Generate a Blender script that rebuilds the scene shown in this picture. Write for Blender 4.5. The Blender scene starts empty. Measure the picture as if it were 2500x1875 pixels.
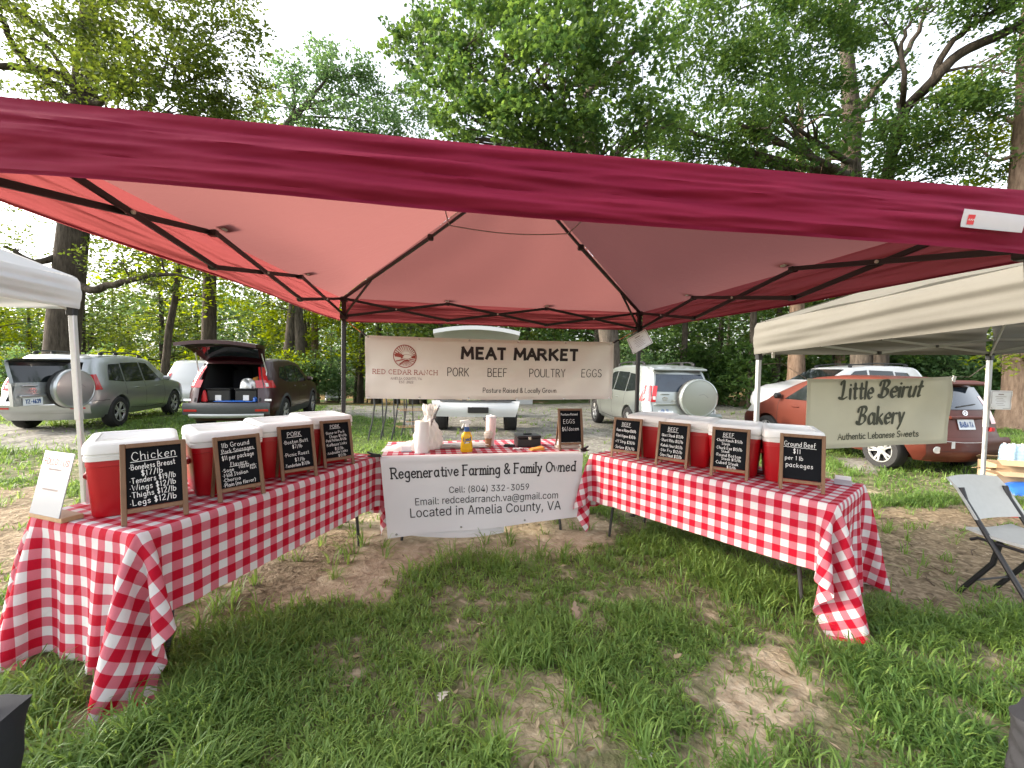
import bpy, bmesh, math, random
import numpy as np
from mathutils import Matrix, Vector, Quaternion
SC = bpy.context.scene
COL = SC.collection
rad = math.radians
# ---------------------------------------------------------------- camera, sky, sun, exposure
CF, CYAW, CPIT, CROL = 1019.6, .1149, .0354, .0181
CAMP = np.array([1.1504, -4.1786, 1.5173])
_cy, _sy, _cp, _sp, _cr, _sr = math.cos(CYAW), math.sin(CYAW), math.cos(CPIT), math.sin(CPIT), math.cos(CROL), math.sin(CROL)
FW = np.array([_sy*_cp, _cy*_cp, -_sp]); _r = np.array([_cy, -_sy, 0.]); _u = np.cross(_r, FW)
RT = _cr*_r + _sr*_u; UP = -_sr*_r + _cr*_u
cam = bpy.data.cameras.new("camera"); camo = bpy.data.objects.new("camera", cam); COL.objects.link(camo)
cam.sensor_width = 36; cam.lens = 36*CF/2500; cam.clip_start = .05; cam.clip_end = 600
camo.matrix_world = Matrix(((RT[0], UP[0], -FW[0], CAMP[0]), (RT[1], UP[1], -FW[1], CAMP[1]), (RT[2], UP[2], -FW[2], CAMP[2]), (0, 0, 0, 1)))
SC.camera = camo
SUN_EL, SUN_DIR = rad(24), np.array([-1., .12])
az = math.atan2(SUN_DIR[0], SUN_DIR[1])          # clockwise from +Y
W = bpy.data.worlds.new("World"); SC.world = W; W.use_nodes = True
wn = W.node_tree.nodes; bg = wn["Background"]; sky = wn.new("ShaderNodeTexSky")
sky.sky_type = 'NISHITA'; sky.sun_disc = False; sky.sun_elevation = SUN_EL; sky.sun_rotation = az
sky.air_density = 1.0; sky.dust_density = 4.0; sky.ozone_density = .6; sky.altitude = 50
hsv = wn.new("ShaderNodeHueSaturation"); hsv.inputs["Saturation"].default_value = .3   # thin white haze over the whole sky
W.node_tree.links.new(sky.outputs[0], hsv.inputs["Color"]); W.node_tree.links.new(hsv.outputs[0], bg.inputs[0]); bg.inputs[1].default_value = .15
sl = bpy.data.lights.new("sun", 'SUN'); sl.energy = 1.1; sl.angle = rad(4); sl.color = (1, .80, .58)
so = bpy.data.objects.new("sun", sl); COL.objects.link(so)
_d = Vector((math.sin(az)*math.cos(SUN_EL), math.cos(az)*math.cos(SUN_EL), math.sin(SUN_EL)))
so.rotation_euler = _d.to_track_quat('Z', 'Y').to_euler()
SC.view_settings.view_transform = 'Standard'; SC.view_settings.look = 'None'
SC.view_settings.exposure = 2.3; SC.view_settings.gamma = 1; SC.view_settings.use_curve_mapping = False
SC.cycles.max_bounces = 7; SC.cycles.diffuse_bounces = 4; SC.cycles.glossy_bounces = 3; SC.cycles.transmission_bounces = 5
SC.cycles.caustics_reflective = False; SC.cycles.caustics_refractive = False
SC.cycles.sample_clamp_indirect = 6
# ---------------------------------------------------------------- where a photograph pixel (2500 wide) meets the world
def ray(px, py): return FW + RT*(px-1250)/CF + UP*(937.5-py)/CF
def dep(px, py, z): return CAMP + ray(px, py)*z
def gz(px, py, h=0.):
    d = ray(px, py); return CAMP + d*(h-CAMP[2])/d[2]
def gd(X, Z):       # metres right and ahead of the camera -> world x, y
    return np.array([CAMP[0]+X*_cy+Z*_sy, CAMP[1]-X*_sy+Z*_cy])
def camXZ(x, y):
    dx, dy = x-CAMP[0], y-CAMP[1]
    return dx*_cy-dy*_sy, dx*_sy+dy*_cy
def smooth(a, b, t):
    t = np.clip((t-a)/(b-a), 0, 1); return t*t*(3-2*t)
def gh(x, y):       # height of the ground
    x = np.asarray(x, float); y = np.asarray(y, float)
    t = np.clip(y-9, 0, 40)
    s = (1-.75*smooth(0, 10, x))
    return -.082*s*(t-4*(1-np.exp(-t/4)))
# ---------------------------------------------------------------- materials
def newmat(name):
    m = bpy.data.materials.new(name); m.use_nodes = True
    return m, m.node_tree.nodes, m.node_tree.links, m.node_tree.nodes["Principled BSDF"]
def pmat(name, col, rough=.5, metal=0., var=.06, scale=8., bump=0., bscale=60., coat=0., spec=None, trans=0.):
    m, n, l, p = newmat(name)
    p.inputs["Roughness"].default_value = rough; p.inputs["Metallic"].default_value = metal
    p.inputs["Coat Weight"].default_value = coat; p.inputs["Coat Roughness"].default_value = .06
    if spec is not None: p.inputs["Specular IOR Level"].default_value = spec
    tc = n.new("ShaderNodeTexCoord")
    nz = n.new("ShaderNodeTexNoise"); nz.inputs["Scale"].default_value = scale; nz.inputs["Detail"].default_value = 4
    l.new(tc.outputs["Object"], nz.inputs["Vector"])
    mx = n.new("ShaderNodeMix"); mx.data_type = 'RGBA'
    mx.inputs[6].default_value = (*[c*(1-var*2) for c in col], 1); mx.inputs[7].default_value = (*[min(1, c*(1+var*2)) for c in col], 1)
    l.new(nz.outputs[0], mx.inputs[0]); l.new(mx.outputs[2], p.inputs["Base Color"])
    if bump:
        b = n.new("ShaderNodeBump"); b.inputs["Strength"].default_value = bump; b.inputs["Distance"].default_value = .002
        n2 = n.new("ShaderNodeTexNoise"); n2.inputs["Scale"].default_value = bscale; n2.inputs["Detail"].default_value = 5
        l.new(tc.outputs["Object"], n2.inputs["Vector"]); l.new(n2.outputs[0], b.inputs["Height"]); l.new(b.outputs[0], p.inputs["Normal"])
    if trans:
        t = n.new("ShaderNodeBsdfTranslucent"); l.new(mx.outputs[2], t.inputs[0])
        ms = n.new("ShaderNodeMixShader"); ms.inputs[0].default_value = trans
        l.new(p.outputs[0], ms.inputs[1]); l.new(t.outputs[0], ms.inputs[2]); l.new(ms.outputs[0], n["Material Output"].inputs[0])
    return m
def fabric_mat(name, col, trans, tcol=None, wr=.35):
    m, n, l, p = newmat(name)
    p.inputs["Roughness"].default_value = .8; p.inputs["Sheen Weight"].default_value = 0
    p.inputs["Specular IOR Level"].default_value = .25
    tc = n.new("ShaderNodeTexCoord"); nz = n.new("ShaderNodeTexNoise"); nz.inputs["Scale"].default_value = 3; nz.inputs["Detail"].default_value = 6
    l.new(tc.outputs["Object"], nz.inputs["Vector"])
    mx = n.new("ShaderNodeMix"); mx.data_type = 'RGBA'
    mx.inputs[6].default_value = (*[c*.9 for c in col], 1); mx.inputs[7].default_value = (*[min(1, c*1.1) for c in col], 1)
    l.new(nz.outputs[0], mx.inputs[0]); l.new(mx.outputs[2], p.inputs["Base Color"])
    b = n.new("ShaderNodeBump"); b.inputs["Strength"].default_value = wr; b.inputs["Distance"].default_value = .012
    n2 = n.new("ShaderNodeTexNoise"); n2.inputs["Scale"].default_value = 9; n2.inputs["Detail"].default_value = 3; n2.inputs["Distortion"].default_value = 1.2
    l.new(tc.outputs["Object"], n2.inputs["Vector"]); l.new(n2.outputs[0], b.inputs["Height"]); l.new(b.outputs[0], p.inputs["Normal"])
    t = n.new("ShaderNodeBsdfTranslucent"); t.inputs[0].default_value = (*(tcol or col), 1)
    ms = n.new("ShaderNodeMixShader"); ms.inputs[0].default_value = trans
    l.new(p.outputs[0], ms.inputs[1]); l.new(t.outputs[0], ms.inputs[2]); l.new(ms.outputs[0], n["Material Output"].inputs[0])
    return m
def leaf_mat(name, ca, cb, trans=.45, tc2=None, attr="var"):
    m, n, l, p = newmat(name)
    a = n.new("ShaderNodeAttribute"); a.attribute_name = attr
    mx = n.new("ShaderNodeMix"); mx.data_type = 'RGBA'; mx.inputs[6].default_value = (*ca, 1); mx.inputs[7].default_value = (*cb, 1)
    l.new(a.outputs["Fac"], mx.inputs[0]); l.new(mx.outputs[2], p.inputs["Base Color"])
    p.inputs["Roughness"].default_value = .5; p.inputs["Specular IOR Level"].default_value = .3
    t = n.new("ShaderNodeBsdfTranslucent")
    hs = n.new("ShaderNodeHueSaturation"); hs.inputs["Hue"].default_value = .475; hs.inputs["Saturation"].default_value = 1.1; hs.inputs["Value"].default_value = 2.0
    l.new(mx.outputs[2], hs.inputs["Color"]); l.new(hs.outputs[0], t.inputs[0])
    ms = n.new("ShaderNodeMixShader"); ms.inputs[0].default_value = trans
    l.new(p.outputs[0], ms.inputs[1]); l.new(t.outputs[0], ms.inputs[2]); l.new(ms.outputs[0], n["Material Output"].inputs[0])
    return m
def gingham_mat(name, s):
    m, n, l, p = newmat(name)
    p.inputs["Roughness"].default_value = .85; p.inputs["Specular IOR Level"].default_value = .2
    uv = n.new("ShaderNodeUVMap"); uv.uv_map = "UVMap"; sep = n.new("ShaderNodeSeparateXYZ"); l.new(uv.outputs[0], sep.inputs[0])
    def stripe(o):
        d = n.new("ShaderNodeMath"); d.operation = 'DIVIDE'; d.inputs[1].default_value = 2*s; l.new(o, d.inputs[0])
        f = n.new("ShaderNodeMath"); f.operation = 'FRACT'; l.new(d.outputs[0], f.inputs[0])
        g = n.new("ShaderNodeMath"); g.operation = 'GREATER_THAN'; g.inputs[1].default_value = .5; l.new(f.outputs[0], g.inputs[0]); return g.outputs[0]
    ad = n.new("ShaderNodeMath"); ad.operation = 'ADD'; l.new(stripe(sep.outputs[0]), ad.inputs[0]); l.new(stripe(sep.outputs[1]), ad.inputs[1])
    hf = n.new("ShaderNodeMath"); hf.operation = 'MULTIPLY'; hf.inputs[1].default_value = .5; l.new(ad.outputs[0], hf.inputs[0])
    cr = n.new("ShaderNodeValToRGB"); cr.color_ramp.interpolation = 'CONSTANT'
    e = cr.color_ramp.elements; e[0].position = 0; e[0].color = (.66, .655, .66, 1); e[1].position = .3; e[1].color = (.56, .155, .20, 1)
    x = e.new(.8); x.color = (.44, .005, .024, 1)
    l.new(hf.outputs[0], cr.inputs[0]); l.new(cr.outputs[0], p.inputs["Base Color"])
    b = n.new("ShaderNodeBump"); b.inputs["Strength"].default_value = .6; b.inputs["Distance"].default_value = .008
    n2 = n.new("ShaderNodeTexNoise"); n2.inputs["Scale"].default_value = 14; n2.inputs["Detail"].default_value = 4; n2.inputs["Distortion"].default_value = 1.5
    l.new(uv.outputs[0], n2.inputs["Vector"]); l.new(n2.outputs[0], b.inputs["Height"]); l.new(b.outputs[0], p.inputs["Normal"])
    t = n.new("ShaderNodeBsdfTranslucent"); l.new(cr.outputs[0], t.inputs[0])
    ms = n.new("ShaderNodeMixShader"); ms.inputs[0].default_value = .22
    l.new(p.outputs[0], ms.inputs[1]); l.new(t.outputs[0], ms.inputs[2]); l.new(ms.outputs[0], n["Material Output"].inputs[0])
    return m
def bark_mat(name, ca, cb):
    m, n, l, p = newmat(name); p.inputs["Roughness"].default_value = .95; p.inputs["Specular IOR Level"].default_value = .1
    tc = n.new("ShaderNodeTexCoord"); mp = n.new("ShaderNodeMapping"); mp.inputs["Scale"].default_value = (9, 9, 1.6)
    l.new(tc.outputs["Object"], mp.inputs[0]); nz = n.new("ShaderNodeTexNoise"); nz.inputs["Scale"].default_value = 1.5; nz.inputs["Detail"].default_value = 7; nz.inputs["Roughness"].default_value = .7
    l.new(mp.outputs[0], nz.inputs["Vector"]); cr = n.new("ShaderNodeValToRGB"); cr.color_ramp.elements[0].position = .35; cr.color_ramp.elements[1].position = .65
    cr.color_ramp.elements[0].color = (*ca, 1); cr.color_ramp.elements[1].color = (*cb, 1); l.new(nz.outputs[0], cr.inputs[0]); l.new(cr.outputs[0], p.inputs["Base Color"])
    b = n.new("ShaderNodeBump"); b.inputs["Strength"].default_value = .8; b.inputs["Distance"].default_value = .04; l.new(nz.outputs[0], b.inputs["Height"]); l.new(b.outputs[0], p.inputs["Normal"])
    return m
def wood_mat(name, ca, cb):
    m, n, l, p = newmat(name); p.inputs["Roughness"].default_value = .55
    tc = n.new("ShaderNodeTexCoord"); mp = n.new("ShaderNodeMapping"); mp.inputs["Scale"].default_value = (30, 30, 4)
    l.new(tc.outputs["Object"], mp.inputs[0]); nz = n.new("ShaderNodeTexNoise"); nz.inputs["Scale"].default_value = 2; nz.inputs["Detail"].default_value = 5
    l.new(mp.outputs[0], nz.inputs["Vector"]); mx = n.new("ShaderNodeMix"); mx.data_type = 'RGBA'; mx.inputs[6].default_value = (*ca, 1); mx.inputs[7].default_value = (*cb, 1)
    l.new(nz.outputs[0], mx.inputs[0]); l.new(mx.outputs[2], p.inputs["Base Color"])
    return m
MAT = {}
def M(k): return MAT[k]
MAT.update(
 canopy=fabric_mat("maroon_canopy", (.20, .005, .036), .36, (.30, .07, .068), .25),
 roof=fabric_mat("maroon_roof", (.17, .04, .042), .42, (.27, .108, .10), .55),
 steel=pmat("black_steel", (.012, .011, .012), .4, .2, .1, 20),
 clip=pmat("grey_clip", (.45, .44, .43), .4, 0, .05),
 vinyl=pmat("white_vinyl", (.64, .615, .56), .45, 0, .02, 4, .12, 14, trans=.12),
 vinylw=pmat("front_vinyl", (.62, .61, .61), .5, 0, .02, 4, .25, 6),
 ink=pmat("black_ink", (.012, .008, .01), .6, 0, .05),
 redink=pmat("red_ink", (.30, .05, .035), .6, 0, .05),
 greyink=pmat("grey_ink", (.22, .17, .16), .6, 0, .05),
 olive=pmat("olive_ink", (.045, .05, .03), .6, 0, .05),
 chalk=pmat("white_chalk", (.75, .75, .74), .9, 0, .12, 200),
 board=pmat("black_board", (.006, .007, .009), .85, 0, .3, 6, spec=.12),
 wood=wood_mat("brown_wood", (.11, .052, .024), (.23, .125, .062)),
 palewood=wood_mat("pale_wood", (.30, .17, .08), (.42, .27, .15)),
 cred=pmat("cooler_red", (.42, .006, .012), .38, 0, .05, 6, .12, 300),
 cwhite=pmat("cooler_white", (.72, .72, .70), .42, 0, .03, 6, .08, 200),
 gingham=gingham_mat("gingham_cloth", .0465),
 tabletop=pmat("grey_table_plastic", (.55, .54, .50), .5, 0, .03, 10, .1, 200),
 legsteel=pmat("grey_leg_steel", (.05, .05, .052), .4, .3, .1),
 alu=pmat("pale_aluminium", (.62, .62, .62), .35, .5, .04, 30),
 alug=pmat("grey_aluminium", (.42, .43, .43), .4, .4, .05, 30),
 rope=pmat("orange_rope", (.5, .16, .03), .8, 0, .1, 200),
 cord=pmat("grey_cord", (.2, .15, .14), .8, 0, .1),
 black=pmat("black_plastic", (.012, .012, .013), .45, 0, .1),
 blackfab=pmat("black_fabric", (.010, .011, .016), .85, 0, .2, 14, .4, 40),
 greyfab=pmat("charcoal_fabric", (.018, .019, .023), .85, 0, .2, 14, .4, 40),
 paper=pmat("white_paper", (.74, .74, .74), .7, 0, .02),
 acrylic=pmat("frosted_acrylic", (.33, .34, .37), .25, 0, .04, 5),
 towel=pmat("paper_towel", (.78, .77, .75), .95, 0, .02, 20, .6, 160, trans=.1),
 plastic=pmat("thin_white_plastic", (.75, .74, .72), .35, 0, .03, 10, .8, 18, trans=.4),
 yellow=pmat("yellow_liquid", (.78, .50, .02), .2, 0, .12, 22, trans=.25),
 bluelab=pmat("blue_label", (.02, .07, .22), .4, 0, .1),
 pinkcup=pmat("pale_pink_cup", (.72, .55, .53), .45, 0, .03),
 coffee=pmat("milky_coffee", (.30, .16, .08), .4, 0, .1),
 clear=pmat("clear_cup", (.70, .63, .55), .25, 0, .05, trans=.3),
 orange=pmat("orange_pad", (.65, .28, .05), .7, 0, .1),
 whitetent=fabric_mat("white_tent", (.52, .53, .56), .3, (.75, .75, .75), .3),
 beigetent=fabric_mat("beige_tent", (.155, .148, .126), .26, (.22, .21, .18), .3),
 khaki=pmat("khaki_vinyl", (.50, .49, .39), .55, 0, .04, 4, .15, 10, trans=.15),
 chairgrey=pmat("grey_chair_plastic", (.42, .43, .42), .5, 0, .04, 30, .15, 300),
 chairsteel=pmat("charcoal_tube", (.018, .018, .021), .45, .2, .1),
 card=pmat("cardboard", (.42, .29, .17), .85, 0, .06, 12),
 cardin=pmat("cardboard_inside", (.30, .21, .14), .9, 0, .06, 12),
 waterblue=pmat("shrink_wrapped_bottles", (.38, .55, .68), .15, 0, .2, 30, .8, 30, trans=.3),
 bluebag=pmat("blue_bag", (.02, .11, .42), .4, 0, .2, 9, .6, 12),
 redbag=pmat("red_plastic", (.5, .01, .015), .5, 0, .1),
 silver=pmat("silver_paint", (.40, .42, .425), .30, .75, .03, 3, coat=.8),
 silverw=pmat("pale_silver_paint", (.36, .39, .375), .30, .7, .03, 3, coat=.8),
 maroonp=pmat("dark_maroon_paint", (.028, .003, .006), .32, .1, .08, 3, coat=.5),
 whitep=pmat("white_paint", (.50, .51, .515), .35, 0, .02, 3, coat=.8),
 orangep=pmat("copper_orange_paint", (.088, .021, .013), .5, .0, .06, 3, coat=.1, spec=.2),
 blackp=pmat("black_paint", (.02, .021, .022), .3, .2, .1, 3, coat=1),
 cladding=pmat("grey_cladding", (.05, .053, .056), .55, 0, .1, 20),
 glass=pmat("dark_glass", (.010, .013, .014), .06, 0, .1, 4, spec=.7),
 glassb=pmat("bluish_glass", (.02, .03, .045), .05, 0, .3, 3, spec=.9),
 liner=pmat("dark_liner", (.012, .012, .013), .85, 0, .2),
 tyre=pmat("tyre_rubber", (.014, .014, .014), .8, 0, .2, 30, .4, 80),
 rim=pmat("alloy_rim", (.55, .55, .55), .3, .7, .05),
 lamp=pmat("red_lamp", (.42, .012, .018), .15, 0, .15, 9, coat=1),
 lampw=pmat("clear_lamp", (.6, .6, .58), .15, 0, .1, 9, coat=1),
 chrome=pmat("bright_chrome", (.65, .65, .65), .2, .9, .03),
 plate=pmat("plate_white", (.62, .65, .68), .5, 0, .04),
 bark=bark_mat("grey_bark", (.045, .038, .031), (.13, .11, .09)),
 barkp=bark_mat("pinkish_bark", (.10, .068, .048), (.23, .165, .12)),
 barkd=bark_mat("dark_bark", (.030, .025, .020), (.085, .07, .056)),
 leafA=leaf_mat("oak_leaf", (.028, .058, .012), (.095, .135, .023), .46),
 leafB=leaf_mat("maple_leaf", (.022, .064, .022), (.09, .158, .034), .5),
 leafC=leaf_mat("pale_leaf", (.035, .085, .034), (.095, .165, .06), .5),
 leafD=leaf_mat("dark_leaf", (.022, .060, .018), (.075, .14, .032), .45),
 leafY=leaf_mat("yellow_green_leaf", (.060, .110, .012), (.19, .25, .022), .55),
 grassm=leaf_mat("grass_blade", (.050, .128, .030), (.215, .315, .078), .38),
 dryleaf=pmat("dry_leaf", (.34, .24, .17), .85, 0, .15, 30),
 greyleaf=pmat("grey_dry_leaf", (.52, .50, .46), .85, 0, .1, 30),
 twig=pmat("dry_twig", (.10, .07, .045), .9, 0, .2, 30),
)
# ---------------------------------------------------------------- mesh helpers
class MB:
    def __init__(s): s.v = []; s.f = []; s.n = 0; s.uv = None
    def add(s, v, f):
        v = np.asarray(v, float).reshape(-1, 3); s.v.append(v)
        for q in f: s.f.append([i+s.n for i in q])
        s.n += len(v); return s
    def box(s, c, d, R=None, bev=0.):
        c = np.asarray(c, float); d = np.asarray(d, float)/2
        if bev > 0:
            b = min(bev, d.min()*.9); V = []; idx = {}
            for sx in (-1, 1):
                for sy in (-1, 1):
                    for sz in (-1, 1):
                        for ax in range(3):
                            p = d-b; p[ax] = d[ax]; idx[(sx, sy, sz, ax)] = len(V); V.append(p*np.array([sx, sy, sz]))
            F = []
            for ax in range(3):
                a, bb = (ax+1) % 3, (ax+2) % 3
                for sg in (-1, 1):
                    q = []
                    for s1, s2 in ((-1, -1), (1, -1), (1, 1), (-1, 1)):
                        k = [0, 0, 0]; k[ax] = sg; k[a] = s1; k[bb] = s2; q.append(idx[(*k, ax)])
                    F.append(q if sg > 0 else q[::-1])
                for s1 in (-1, 1):
                    for s2 in (-1, 1):
                        k0 = [0]*3; k0[a] = s1; k0[bb] = s2; k0[ax] = -1; k1 = list(k0); k1[ax] = 1
                        q = [idx[(*k0, a)], idx[(*k1, a)], idx[(*k1, bb)], idx[(*k0, bb)]]
                        F.append(q if s1*s2 < 0 else q[::-1])
            for sx in (-1, 1):
                for sy in (-1, 1):
                    for sz in (-1, 1):
                        q = [idx[(sx, sy, sz, i)] for i in range(3)]; F.append(q if sx*sy*sz > 0 else q[::-1])
            V = np.array(V)
        else:
            V = np.array([[x, y, z] for x in (-1, 1) for y in (-1, 1) for z in (-1, 1)])*d
            F = [(0, 1, 3, 2), (4, 6, 7, 5), (0, 4, 5, 1), (2, 3, 7, 6), (0, 2, 6, 4), (1, 5, 7, 3)]
        if R is not None: V = V @ np.array(R).T
        return s.add(V+c, F)
    def tube(s, pts, r, n=8, cap=True, flat=None):
        P = np.asarray(pts, float); k = len(P); r = np.broadcast_to(np.asarray(r, float), (k,))
        T = np.gradient(P, axis=0) if k > 2 else np.repeat([P[-1]-P[0]], k, 0)
        T /= np.linalg.norm(T, axis=1)[:, None]+1e-12
        ref = np.array([0, 0, 1.]) if abs(T[0][2]) < .9 else np.array([1., 0, 0])
        V = []
        for i in range(k):
            a = np.cross(T[i], ref); a /= np.linalg.norm(a)+1e-12; b = np.cross(T[i], a)
            ref = -b if np.dot(-b, ref) > 0 else b
            ref = np.cross(a, T[i])
            for j in range(n):
                t = 2*math.pi*j/n
                V.append(P[i]+r[i]*(a*math.cos(t)+np.cross(a, T[i])*math.sin(t)))
        F = [(i*n+j, i*n+(j+1) % n, (i+1)*n+(j+1) % n, (i+1)*n+j) for i in range(k-1) for j in range(n)]
        F = [q[::-1] for q in F]
        if cap: F += [list(range(n)), list(range((k-1)*n, k*n))[::-1]]
        return s.add(V, F)
    def bar(s, a, b, w, h, up=(0, 0, 1)):
        a = np.asarray(a, float); b = np.asarray(b, float); t = b-a; L = np.linalg.norm(t); t = t/L
        x = np.cross(t, np.asarray(up, float)); x /= np.linalg.norm(x); y = np.cross(x, t)
        return s.box((a+b)/2, (w, L, h), np.array([x, t, y]).T, min(w, h)*.12)
    def lathe(s, prof, n=24, c=(0, 0, 0), ax=None, cap=True):
        V = []; k = len(prof); c = np.asarray(c, float)
        for r_, z in prof:
            for j in range(n):
                t = 2*math.pi*j/n; V.append((r_*math.cos(t), r_*math.sin(t), z))
        F = [(i*n+j, i*n+(j+1) % n, (i+1)*n+(j+1) % n, (i+1)*n+j) for i in range(k-1) for j in range(n)]
        if cap: F += [list(range(n))[::-1], list(range((k-1)*n, k*n))]
        V = np.array(V)
        if ax is not None: V = V @ np.array(ax).T
        return s.add(V+c, F)
    def grid(s, fn, us, vs):
        V = [fn(u, v) for u in us for v in vs]; nv = len(vs)
        F = [(i*nv+j, (i+1)*nv+j, (i+1)*nv+j+1, i*nv+j+1) for i in range(len(us)-1) for j in range(nv-1)]
        return s.add(V, F)
    def prism(s, poly, d, o=(0, 0, 0), R=None):   # poly in xz, thickness d along +y
        n = len(poly); V = [(p[0], 0, p[1]) for p in poly]+[(p[0], d, p[1]) for p in poly]
        F = [list(range(n)), list(range(n, 2*n))[::-1]]+[(i, n+i, n+(i+1) % n, (i+1) % n) for i in range(n)]
        V = np.array(V, float)
        if R is not None: V = V @ np.array(R).T
        return s.add(V+np.asarray(o, float), F)
    def xf(s, R=None, o=(0, 0, 0)):
        for i in range(len(s.v)):
            if R is not None: s.v[i] = s.v[i] @ np.array(R).T
            s.v[i] = s.v[i]+np.asarray(o, float)
        return s
    def mesh(s, name, mat, smooth=None):
        me = bpy.data.meshes.new(name); V = np.concatenate(s.v) if s.v else np.zeros((0, 3))
        me.from_pydata(V.tolist(), [], s.f); me.materials.append(M(mat) if isinstance(mat, str) else mat)
        if smooth is not None:
            me.polygons.foreach_set("use_smooth", [True]*len(me.polygons))
            if smooth < 179: me.set_sharp_from_angle(angle=rad(smooth))
        me.update(); return me
    def build(s, name, mat, parent=None, smooth=35):
        return link(name, s.mesh(name, mat, smooth), parent)
def link(name, data, parent=None):
    o = bpy.data.objects.new(name, data); COL.objects.link(o)
    if parent is not None: o.parent = parent
    return o
def tag(o, label=None, cat=None, group=None, kind=None):
    if label: o["label"] = label
    if cat: o["category"] = cat
    if group: o["group"] = group
    if kind: o["kind"] = kind
    return o
def thing(name, label, cat, loc=(0, 0, 0), rz=0., group=None):
    o = link(name, None); o.location = loc; o.rotation_euler = (0, 0, rz); o.empty_display_size = .1
    return tag(o, label, cat, group)
def dup(root, loc, rz, label, group=None):
    r = root.copy(); COL.objects.link(r); r.location = loc; r.rotation_euler = (0, 0, rz); r["label"] = label
    if group: r["group"] = group
    for ch in list(root.children):
        c = ch.copy(); COL.objects.link(c); c.parent = r
        for g in list(ch.children):
            d = g.copy(); COL.objects.link(d); d.parent = c
    return r
def rotz(a): c, s_ = math.cos(a), math.sin(a); return np.array([[c, -s_, 0], [s_, c, 0], [0, 0, 1.]])
def rotx(a): c, s_ = math.cos(a), math.sin(a); return np.array([[1., 0, 0], [0, c, -s_], [0, s_, c]])
def roty(a): c, s_ = math.cos(a), math.sin(a); return np.array([[c, 0, s_], [0, 1., 0], [-s_, 0, c]])
def fastmesh(name, V, F, mat, attr=None, uv=None, smooth=True):
    me = bpy.data.meshes.new(name); V = np.asarray(V, np.float32); F = np.asarray(F, np.int32); nf, k = F.shape
    me.vertices.add(len(V)); me.vertices.foreach_set("co", V.ravel())
    me.loops.add(nf*k); me.loops.foreach_set("vertex_index", F.ravel())
    me.polygons.add(nf); me.polygons.foreach_set("loop_start", np.arange(0, nf*k, k, dtype=np.int32))
    me.polygons.foreach_set("use_smooth", np.full(nf, smooth))
    me.materials.append(M(mat) if isinstance(mat, str) else mat)
    for a, val in (attr or {}).items():
        at = me.attributes.new(a, 'FLOAT', 'POINT'); at.data.foreach_set("value", np.asarray(val, np.float32))
    if uv is not None:
        u = me.uv_layers.new(name="UVMap"); u.data.foreach_set("uv", np.asarray(uv, np.float32)[F.ravel()].ravel())
    me.update(calc_edges=True); me.validate(); return me
def vnoise(x, y, seed=0):
    x = np.asarray(x, float); y = np.asarray(y, float); xi = np.floor(x).astype(np.int64); yi = np.floor(y).astype(np.int64)
    fx = x-xi; fy = y-yi; fx = fx*fx*(3-2*fx); fy = fy*fy*(3-2*fy)
    def h(a, b):
        k = (a*374761393+b*668265263+seed*974634777) & 0xffffffff
        k = ((k ^ (k >> 13))*1274126177) & 0xffffffff
        return ((k ^ (k >> 16)) & 0xffff)/65535.
    return (h(xi, yi)*(1-fx)+h(xi+1, yi)*fx)*(1-fy)+(h(xi, yi+1)*(1-fx)+h(xi+1, yi+1)*fx)*fy
def fbm(x, y, seed=0, o=4):
    t = 0; a = .5
    for i in range(o): t = t+a*vnoise(x, y, seed+i); x = x*2.03; y = y*2.03; a *= .5
    return t/(1-.5**o)
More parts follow.
